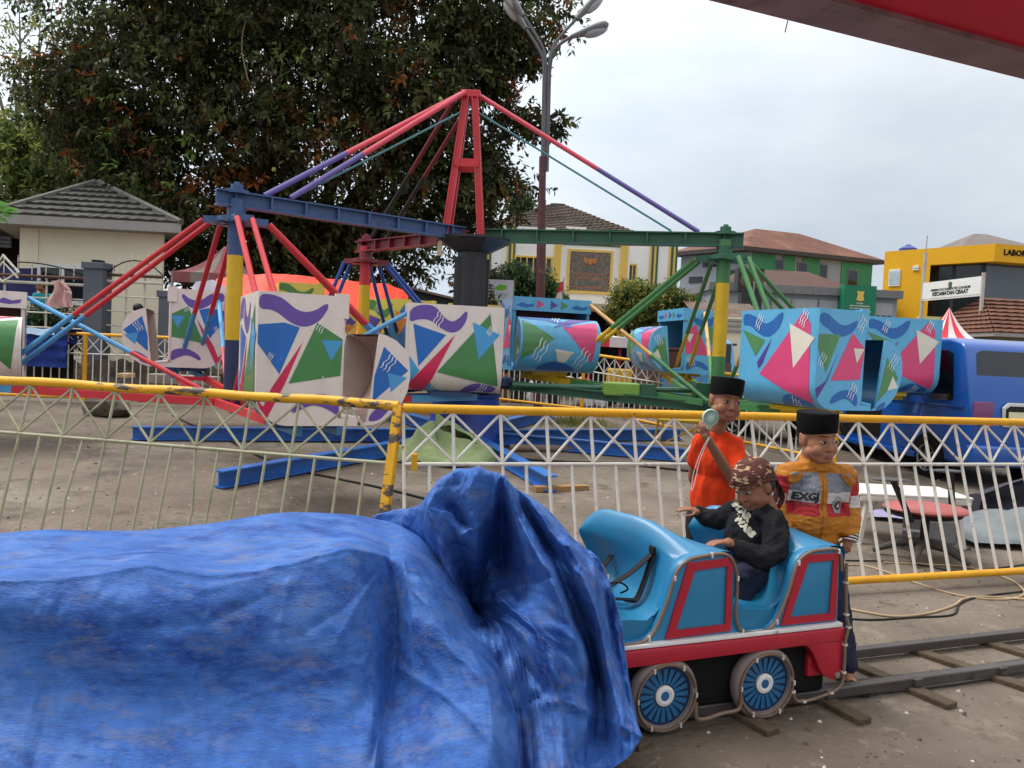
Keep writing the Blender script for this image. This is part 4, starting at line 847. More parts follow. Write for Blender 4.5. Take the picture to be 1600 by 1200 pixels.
m_tblk = mat('train_black', S(20, 18, 19), .8, .2, .3); m_tyre = mat('wheel_rim_grey', S(132, 118, 112), .6, .3, .12, 6, dirt=[(S(92, 80, 74), .55, 6, .2)])
m_whl = mat('wheel_dark_blue', S(14, 46, 84), .4, .5, .1); m_spk = mat('wheel_spoke_blue', S(34, 96, 140), .4, .5, .12, 8); m_belt = mat('black_webbing', S(22, 22, 26), .7, .3, .2)
tr = thing('train_carriage', 'blue and red kiddie train carriage with spoked wheels, holding the seated boy', 'train carriage', TO, TH)
BLK = [(-.209, .407), (-.185, .455), (-.16, .515), (-.145, .565), (-.132, .614), (-.118, .645), (-.098, .667), (-.065, .684), (-.028, .691), (.03, .697), (.075, .699), (.108, .69), (.13, .669), (.148, .636), (.157, .598), (.16, .54), (.16, .468), (.166, .428), (.177, .402), (.196, .381), (.219, .372), (.27, .37), (.313, .374), (.34, .388)]
top = []
for k in (-1, 0, 1): top += [(u+.57*k, z) for u, z in BLK]
top = [(-.62, .372), (-.6, .69)]+[p for p in top if -.56 < p[0] < .60]+[(.629, .694), (.655, .684), (.672, .66), (.681, .6), (.684, .5), (.69, .365)]
W_ = .58
mb = MB()
for v in (0.0, W_-.055):
    M_ = Matrix(((1, 0, 0, 0), (0, 0, 1, v), (0, 1, 0, 0), (0, 0, 0, 1)))
    mb.prism(top+[(.69, .34), (-.62, .34)], .055, 0, M_)
mb.box((.03, W_/2, .35), (1.3, W_-.12, .03))
mb.build('side_walls' if False else 'body', m_tb, tr, local=True, bevel=.014, smooth=45)
def seatgrid(s, crown, rear):
    def fn(a, b):
        v = .02+(W_-.04)*a; w_ = math.sin(min(1, a*1.65)*math.pi/2)**1.15 if a < .84 else math.sqrt(max(0, 1-((a-.84)/.175)**2)); sk = .06-.215*a
        pr = [(-.43, .34), (-.425, .40), (-.41, .440), (-.30, .447), (-.225, .44), (-.19+.05*w_, .475), (-.165+.06*w_, .55), (-.14+.04*w_, .65), (-.125+.03*w_, .655+crown*.7*w_), (-.09+.02*w_, .685+crown*.93*w_), (-.045, .694+crown*.9*w_), (.0, .694+crown*.5*w_), (.07, .692+crown*.12*w_), (.12, .67), (.142, .60), (.148, .5), (.15, .36)]
        if rear: pr = pr[:10]+[(-.045, .694+crown*.95*w_), (.01, .694+crown*.7*w_), (.065, .69+crown*.25*w_), (.095, .66), (.105, .58), (.112, .48), (.115, .36)]
        t = b*(len(pr)-1); i = min(int(t), len(pr)-2); f = t-i
        g = lambda j: pr[min(max(j, 0), len(pr)-1)]
        def cr(d): 
            p0, p1, p2, p3 = g(i-1)[d], g(i)[d], g(i+1)[d], g(i+2)[d]
            return .5*(2*p1+(p2-p0)*f+(2*p0-5*p1+4*p2-p3)*f*f+(3*p1-p0-3*p2+p3)*f**3)
        return Vector((min(.15, cr(0)+sk*min(1, max(0, (cr(1)-.44)/.22)))+s, v, cr(1)))
    return fn
for s, lb in ((0, None), (.57, None)):
    mb = MB(); mb.grid(seatgrid(s, .086, s > .1), 26, 64, 0)
    for v_ in (.021, W_-.031): mb.prism([(u_+s, z_) for u_, z_ in ((-.432, .34), (-.427, .40), (-.412, .437), (-.38, .448), (-.30, .446), (-.225, .44), (-.2, .46), (-.18, .34))], .01, 0, Matrix(((1, 0, 0, 0), (0, 0, 1, v_), (0, 1, 0, 0), (0, 0, 0, 1))))
    mb.build('bucket_seat', m_tb, tr, local=True, smooth=60)
def ring(mb, outer, inner, y0, th, mi=0):
    n = len(outer); vs = [(p[0], y0, p[1]) for p in outer]+[(p[0], y0, p[1]) for p in inner]+[(p[0], y0+th, p[1]) for p in outer]+[(p[0], y0+th, p[1]) for p in inner]
    fs = []
    for i in range(n):
        j = (i+1) % n; fs += [(i, j, n+j, n+i), (i, 2*n+i, 2*n+j, j), (n+i, n+j, 3*n+j, 3*n+i)]
    mb.add(vs, fs, mi)
for outer, inner in (([(-.072, .662), (.131, .675), (.143, .38), (-.155, .37)], [(-.04, .632), (.108, .642), (.114, .408), (-.11, .402)]),
                     ([(.472, .668), (.66, .668), (.667, .384), (.388, .382)], [(.505, .636), (.635, .64), (.632, .414), (.43, .412)])):
    mb = MB(); ring(mb, outer, inner, -.008, .01); o = mb.build('window_frame', m_tr, tr, local=True)
    mb = MB(); cx = sum(p[0] for p in inner)/4; cz = sum(p[1] for p in inner)/4
    sm = [(cx+(p[0]-cx)*.9, cz+(p[1]-cz)*.9) for p in inner]
    ring(mb, inner, sm, -.004, .004, 0); 
    mb2 = MB(); vs = [(p[0], -.003, p[1]) for p in inner]+[(p[0], .006, p[1]) for p in sm]
    mb2.add(vs, [(0, 1, 5, 4), (1, 2, 6, 5), (2, 3, 7, 6), (3, 0, 4, 7), (4, 5, 6, 7)]); p_ = mb2.build('window_panel', m_tbd, o); p_.data.transform(Matrix.Identity(4))
    # built in the carriage frame: undo the world conversion
    M_ = chain(tr); p_.data.transform(M_)
# red skirt, stripe, fender
def sideplate(poly, y0, th, name, m, bev=.006):
    M_ = Matrix(((1, 0, 0, 0), (0, 0, 1, y0), (0, 1, 0, 0), (0, 0, 0, 1))); mb = MB(); mb.prism(poly, th, 0, M_); return mb.build(name, m, tr, local=True, bevel=bev, smooth=40)
sideplate([(-.62, .345), (.692, .358), (.692, .375), (-.62, .359)], -.024, .03, 'white_stripe', m_tw, .003)
sideplate([(-.62, .342), (.70, .356), (.70, .30), (.49, .296), (-.62, .275)], -.03, .05, 'skirt', m_tr)
arch = [(.49, .298), (.515, .288), (.54, .262), (.562, .226), (.58, .19), (.60, .163), (.63, .145), (.66, .136), (.695, .133), (.70, .298)]
sideplate(arch, -.026, .05, 'fender', m_tr)
mb = MB(); mb.lathe([(.014, 0), (.014, .006), (.008, .009)], 10, 0, Matrix.Translation((.675, -.026, .155)) @ Matrix.Rotation(R(90), 4, 'X')); mb.build('fender_bolt', m_tyre, tr, local=True)
MB().box((.02, W_/2, .187), (1.28, W_-.06, .24)).build('underbody', m_tblk, tr, local=True, bevel=.01)
MB().box((.62, W_/2, .25), (.13, W_-.02, .22)).build('rear_panel', m_tr, tr, local=True, bevel=.01)
for cu in (-.15, .315):
    M_ = Matrix.Translation((cu, -.012, .152)) @ Matrix.Rotation(R(90), 4, 'X')
    w0 = bpy.data.objects.new('wheel', None); 
    mb = MB(); mb.lathe([(.118, -.035), (.14, -.035), (.147, -.02), (.147, .0), (.14, .014), (.13, .018), (.118, .014), (.116, .0)], 40, 0, M_, cap=False); wh = mb.build('wheel', m_tyre, tr, local=True, smooth=50)
    mb = MB(); mb.lathe([(.0001, -.002), (.119, -.002)], 40, 0, M_, cap=False)
    for k in range(20):
        a = 2*math.pi*k/20; ca, sa = math.cos(a), math.sin(a)
        q = [(.045, -.006), (.105, -.0105), (.105, .0105), (.045, .006)]
        mb.add([tuple(M_ @ Vector((x*ca-y*sa, x*sa+y*ca, .002))) for x, y in q], [(0, 1, 2, 3)], 1)
    d_ = mb.build('spoke_disc', [m_whl, m_spk], tr, local=True); d_.parent = wh
    mb = MB(); mb.lathe([(.04, -.001), (.04, .008), (.028, .012), (.028, .009)], 28, 0, M_); mb.lathe([(.0285, .0), (.0285, .008), (.0001, .011)], 24, 1, M_); d_ = mb.build('hub', [m_tw, m_spk], tr, local=True, smooth=40); d_.parent = wh
    mb = MB(); mb.tube([(cu+.128*math.cos(a*.1745+.2), -.034, .152+.128*math.sin(a*.1745+.2)) for a in range(36)], .006, 6)
    for a in range(0, 36, 6): mb.box((cu+.128*math.cos(a*.1745), -.04, .152+.128*math.sin(a*.1745)), (.006, .010, .018), 1)
    d_ = mb.build('rope_light_ring', [m_rope, m_clip], tr, local=True, smooth=60); d_.parent = wh
# rope light along the body edge
edge = [p for p in top if -.56 < p[0]]
pts = smoothpath([(u, -.008, z-.006) for u, z in edge[2:-2]], 2); mb = MB(); mb.tube(pts, .0072, 7)
for i in range(4, len(pts)-4, 10):
    p = pts[i]; mb.box((p[0], p[1]-.004, p[2]), (.007, .012, .019), 1)
mb.build('rope_light', [m_rope, m_clip], tr, local=True, smooth=60)
pts = smoothpath([(.692, -.02, .63), (.70, -.02, .5), (.703, -.03, .4), (.712, -.035, .36), (.70, -.034, .3), (.702, -.034, .2), (.69, -.034, .11), (.58, -.036, .075), (.47, -.036, .07), (.44, -.036, .12)], 6); mb = MB(); mb.tube(pts, .0072, 7)
for i in range(4, len(pts), 7): mb.box((pts[i][0], pts[i][1], pts[i][2]), (.016, .016, .009), 1)
mb.build('rope_light', [m_rope, m_clip], tr, local=True, smooth=60)
mb = MB(); mb.tube(smoothpath([(-.02, -.036, .12), (-.015, -.036, .06), (.03, -.036, .05), (.1, -.036, .062), (.18, -.036, .07), (.19, -.036, .12)], 5), .0085, 7); mb.build('rope_light', m_rope, tr, local=True, smooth=60)
def ribbon(pts, w_, name, m, par, up=(0, 1, 0), th=.004):
    pts = smoothpath(pts, 6); mb = MB(); up = Vector(up)
    for i, p in enumerate(pts):
        n_0 = (pts[min(i+1, len(pts)-1)]-pts[max(i-1, 0)]).normalized().cross(up).normalized()*th
        for q in (p-up*w_/2, p+up*w_/2, p+up*w_/2+n_0, p-up*w_/2+n_0): mb.v.append(tuple(q))
    for i in range(len(pts)-1):
        for j in range(4): mb.f.append((i*4+j, i*4+(j+1) % 4, i*4+4+(j+1) % 4, i*4+4+j)); mb.m.append(0)
    return mb.build(name, m, par, local=True, smooth=40)
ribbon([(-.122, .17, .66), (-.14, .17, .61), (-.165, .165, .54), (-.2, .16, .475), (-.25, .17, .475)], .034, 'belt', m_belt, tr)
ribbon([(-.125, .18, .655), (-.2, .2, .58), (-.27, .235, .52), (-.33, .26, .487), (-.36, .3, .485)], .034, 'belt', m_belt, tr)
ribbon([(-.105, .46, .69), (-.15, .45, .6), (-.24, .41, .52), (-.32, .34, .49), (-.38, .28, .486)], .034, 'belt', m_belt, tr)
ribbon([(-.2, .16, .475), (-.3, .18, .482), (-.38, .24, .486), (-.42, .3, .488)], .03, 'belt', m_belt, tr)
mb = MB(); mb.box((-.37, .29, .494), (.07, .045, .016)); mb.box((-.128, .17, .672), (.014, .04, .03)).box((-.11, .46, .7), (.014, .04, .03)); mb.build('buckle', m_belt, tr, local=True, bevel=.004)
mb = MB(); mb.tube(smoothpath([(-.36, .26, .49), (-.33, .2, .53), (-.27, .17, .545), (-.22, .19, .51), (-.23, .23, .48)], 6), .004, 6); mb.build('belt_cord', m_belt, tr, local=True)
# ---- track
m_rail = mat('worn_rail_steel', S(84, 78, 76), .42, .5, .2, 6, metal=.35, dirt=[(S(70, 54, 46), .55, 5, .15, (.4, .4, 3)), (S(40, 38, 38), .6, 9, .1)])
m_slp = mat('weathered_timber', S(88, 76, 62), .9, .2, .25, 5, bump=.4, bscale=18, stretch=(1, 5, 5), dirt=[(S(72, 62, 54), .55, 6, .2)])
tk = thing('railway_track', 'narrow kiddie train track of steel rails on timber sleepers', 'track', TW(1.4, .15, 0))
for v in (.055, .39):
    MB().bar(TW(-3.6, v, .042), TW(3.6, v, .042), .046, .046).build('rail', m_rail, tk, bevel=.006)
for k, u in enumerate((-2.8, -2.2, -1.6, -1.0, -.4, .18, .64, 1.12, 1.62, 2.12, 2.62, 3.1)):
    j = .03*math.sin(k*5); MB().bar(TW(u+j+.1, -.13+j, .004), TW(u-j-.04, .50, .002), .075, .045).build('sleeper', m_slp, tk, bevel=.006)
    if u > 0: MB().bar(TW(u+j+.09, .02, .045), TW(u+j+.08, .09, .045), .05, .035).build('rail_clamp', m_rail, tk, bevel=.004)
m_cord_t = mat('tan_cable', S(190, 164, 128), .5, .4, .1, 8); m_cord_k = mat('black_cable', S(40, 36, 34), .6, .3, .2)
tag(MB().tube([TW(u, .17+.012*math.sin(u*3), .014) for u in [x*.2-.4 for x in range(21)]], .007, 6).build('steel_rope', m_rail, smooth=60), 'thin steel rope lying between the two rails, farther one', 'cable', 'ropes between the rails')
tag(MB().tube([TW(.45+.2*x, .03+.02*math.sin(x*.7+1)+.03*min(1, x/6), .03 if x < 2 else .014) for x in range(17)], .008, 6).build('steel_rope', m_rail, smooth=60), 'thin rope beside the nearer rail, reaching the sandal', 'cable', 'ropes between the rails')
def cord(pix, r, m, label, name='power_cable'):
    o = MB().tube(smoothpath([G(x, y)+Vector((0, 0, r)) for x, y in pix], 7), r, 6).build(name, m, smooth=60); return tag(o, label, 'cable', 'cables on the ground by the fence')
cord([(1300, 948), (1350, 958), (1400, 965), (1450, 960), (1490, 948), (1505, 938), (1535, 934), (1600, 938), (1680, 944)], .0075, m_cord_t, 'tan cable curving from the carriage to the right edge, nearest of the tan ones')
cord([(1300, 888), (1345, 884), (1400, 900), (1440, 915), (1500, 932), (1560, 938), (1592, 934), (1600, 925), (1580, 908), (1545, 896), (1500, 886), (1420, 882), (1380, 880)], .0065, m_cord_t, 'tan cable passing under the fence and looping back')
cord([(1300, 966), (1360, 970), (1430, 966), (1488, 962), (1500, 945), (1530, 934), (1600, 925), (1680, 915)], .006, m_cord_k, 'black cable twisting along the nearest tan cable')
cord([(1305, 877), (1380, 878), (1440, 884), (1500, 894), (1580, 886), (1680, 872)], .006, m_cord_k, 'black cable behind the white fence')
cord([(270, 650), (300, 665), (340, 680), (400, 712), (460, 735), (520, 748), (600, 765), (700, 790)], .012, m_cord_k, 'long black cable crossing the yard behind the olive fence')
cord([(770, 715), (860, 722), (960, 726), (1080, 738)], .014, m_cord_k, 'black cable lying by the front right blue beam')
# ---- blue tarpaulin over the engine
m_tarp = mat('blue_tarpaulin', S(56, 100, 170), .66, .24, .2, 4.5, bump=.28, bscale=48, dirt=[
    (S(104, 142, 204), .49, 2.2, .28, (1.0, 1.8, 1.8)), (S(26, 58, 132), .50, 4.0, .2, (1.0, 2.2, 2.2)), (S(108, 116, 144), .53, 6, .25, (.9, 2.6, 2.6)), (S(30, 66, 140), .55, 14, .22, (.8, 3, 3)), (S(104, 110, 136), .58, 18, .2, (.9, 3.2, 3.2)), (S(136, 134, 144), .62, 5, .3, (1, 2.4, 2.4)), (S(58, 104, 196), .56, 34, .14, (.8, 3, 3)), (S(70, 80, 118), .60, 30, .16, (.8, 3, 3)), (S(160, 152, 146), .69, 18, .08, (1, 2.4, 2.4))], stretch=(1, 4, 4))
for n_1 in [q for q in m_tarp.node_tree.nodes if q.type == 'MAPPING']: n_1.inputs['Rotation'].default_value = (0, R(14), R(12))
def tri(x, y, seed):
    """piecewise-flat noise: random heights joined by flat triangles, so the cloth shows facets and creases"""
    x += .35*noise.noise(Vector((x*.6, y*.6, seed))); y += .35*noise.noise(Vector((x*.6+7, y*.6, seed)))
    s = (x+y)*.36603; i, j = math.floor(x+s), math.floor(y+s); u, v = x+s-i, y+s-j
    h = lambda a, b: noise.cell(Vector((a*1.37+seed*3.1, b*1.91+.5, seed)))
    if u > v: return h(i, j)*(1-u)+h(i+1, j)*(u-v)+h(i+1, j+1)*v
    return h(i, j)*(1-v)+h(i, j+1)*(v-u)+h(i+1, j+1)*u
def cr1(p0, p1, p2, p3, t, k=.5): 
    m1, m2 = (p2-p0)*k, (p3-p1)*k; t2 = t*t; t3 = t2*t; return p1*(2*t3-3*t2+1)+m1*(t3-2*t2+t)+p2*(-2*t3+3*t2)+m2*(t3-t2)
def samp(D, a, b):
    x = a*(D.shape[0]-1); y = b*(D.shape[1]-1); i = min(int(x), D.shape[0]-2); j = min(int(y), D.shape[1]-2); f = x-i; g = y-j
    f, g = f*f*(3-2*f)*.5+f*.5, g*g*(3-2*g)*.5+g*.5
    return (D[i, j]*(1-f)+D[i+1, j]*f)*(1-g)+(D[i, j+1]*(1-f)+D[i+1, j+1]*f)*g
CREASE = [([(-40, 918), (0, 912), (80, 909), (155, 899), (236, 885), (328, 903), (400, 897), (450, 885), (545, 859), (604, 870)], 2.38, .026, .014),   # pixel paths, depth, height (valley < 0), half width
 ([(606, 858), (616, 960), (610, 1050), (575, 1190)], 2.5, -.030, .022), ([(632, 880), (648, 990), (640, 1060)], 2.5, .022, .02), ([(600, 880), (540, 945), (470, 990)], 2.45, -.012, .016), ([(585, 900), (520, 1010)], 2.4, .012, .018),
 ([(620, 1040), (700, 1090), (790, 1180)], 2.4, .022, .02), ([(640, 920), (720, 990), (775, 1080)], 2.5, .016, .02), ([(40, 1040), (180, 985), (330, 975), (420, 930)], 2.25, -.010, .02), ([(230, 890), (330, 925), (450, 890), (545, 868)], 2.35, .014, .02), ([(200, 1150), (380, 1080), (600, 1020)], 2.15, .011, .02), ([(100, 930), (60, 1050), (90, 1180)], 2.1, -.009, .02), ([(330, 930), (300, 1060), (330, 1190)], 2.2, -.008, .018), ([(455, 905), (430, 1030)], 2.3, .010, .018),
 ([(705, 868), (730, 930), (742, 965)], 2.76, -0.163, 0.046), ([(760, 850), (735, 900), (728, 950)], 2.76, -0.112, 0.039), ([(735, 928), (790, 945), (835, 985), (872, 1062)], 2.66, 0.075, 0.026), ([(748, 960), (800, 1010), (850, 1075), (800, 1110)], 2.66, -0.062, 0.026), ([(800, 1100), (880, 1090), (1000, 1150)], 2.6, 0.044, 0.023), ([(690, 745), (668, 800), (712, 880)], 2.8, 0.037, 0.023), ([(700, 790), (760, 830), (778, 842)], 2.76, -0.062, 0.026), ([(715, 842), (750, 815), (790, 850)], 2.72, 0.050, 0.021), ([(785, 748), (830, 850), (900, 985), (925, 1060)], 2.66, 0.037, 0.021), ([(812, 760), (862, 860), (915, 985), (945, 1080)], 2.7, -0.062, 0.023), ([(640, 795), (700, 800)], 3.0, 0.025, 0.026), ([(905, 880), (890, 960), (930, 1040)], 2.6, 0.025, 0.018), ([(860, 900), (820, 905), (800, 950)], 2.68, -0.050, 0.023)]
SEGS = []
for pix, d_, h_, w_ in CREASE:
    q_ = [P(x, y, d_) for x, y in pix]
    for i in range(len(q_)-1): SEGS.append((q_[i].x, q_[i].z, q_[i+1].x, q_[i+1].z, d_, h_, w_))
SEGA = np.array(SEGS)
def creased(p):
    k = p.y; sc_1 = SEGA[:, 4]/k          # compare along lines of sight from the tarp's own distance
    x, z = p.x*sc_1, (p.z-CAMH)*sc_1+CAMH
    ax, az, bx, bz = SEGA[:, 0], SEGA[:, 1], SEGA[:, 2], SEGA[:, 3]; dx, dz = bx-ax, bz-az
    t = np.clip(((x-ax)*dx+(z-az)*dz)/(dx*dx+dz*dz), 0, 1); r = np.hypot(x-ax-t*dx, z-az-t*dz)
    v = SEGA[:, 5]*np.exp(-r/SEGA[:, 6]); v = v[(r < .2) & (abs(SEGA[:, 4]-k) < .45)]
    return float(v[v > 0].max() if (v > 0).any() else 0)+float(v[v < 0].min() if (v < 0).any() else 0)
def net(cols, nu, nv, ten_u=.42, ten_v=.5, fac=.02, fs=(7, 5), seed=1.0, wr=.006, amp=None, fold=None, fk=1.0):
    D = np.array(fold, dtype=float)*.003*fk if fold else None
    W3 = [[P(*q) for q in c] for c in cols]; nc, nr = len(W3), len(W3[0])
    def fn(a, b):
        x = a*(nc-1); i = min(int(x), nc-2); f = x-i; y = b*(nr-1); j = min(int(y), nr-2); g = y-j
        cc = []
        for k in (i-1, i, i+1, i+2):
            c = W3[min(max(k, 0), nc-1)]; q = [c[min(max(m_, 0), nr-1)] for m_ in (j-1, j, j+1, j+2)]; cc.append(cr1(*q, g, ten_v))
        p = cr1(*cc, f, ten_u); m_ = amp(a, b) if amp else 1
        d = fac*(tri(a*fs[0]+b*2.1, b*fs[1]+a*.7, seed)-.5)+fac*.55*(tri(a*fs[0]*2.3-b*1.5, b*fs[1]*2.2+a*2, seed+3)-.5)+fac*.25*(tri(a*fs[0]*5.5+b*4, b*fs[1]*5+a*3, seed+5)-.5)
        w_ = wr*(noise.noise(p*4+Vector((seed, 0, 0)))-1.2*abs(noise.noise(Vector((p.x*7, p.y*7, p.z*16+p.x*8)))))
        d = (d+w_)*m_; dirn = Vector((-.08, -.85, .5)); d += creased(p) if p.y < 3.2 else 0; q = p+dirn*d
        if D is not None: q = q+dirn*float(samp(D, a, b))*m_
        q.z = max(q.z, .004); return q
    mb = MB(); mb.grid(fn, nu, nv, 0); return mb
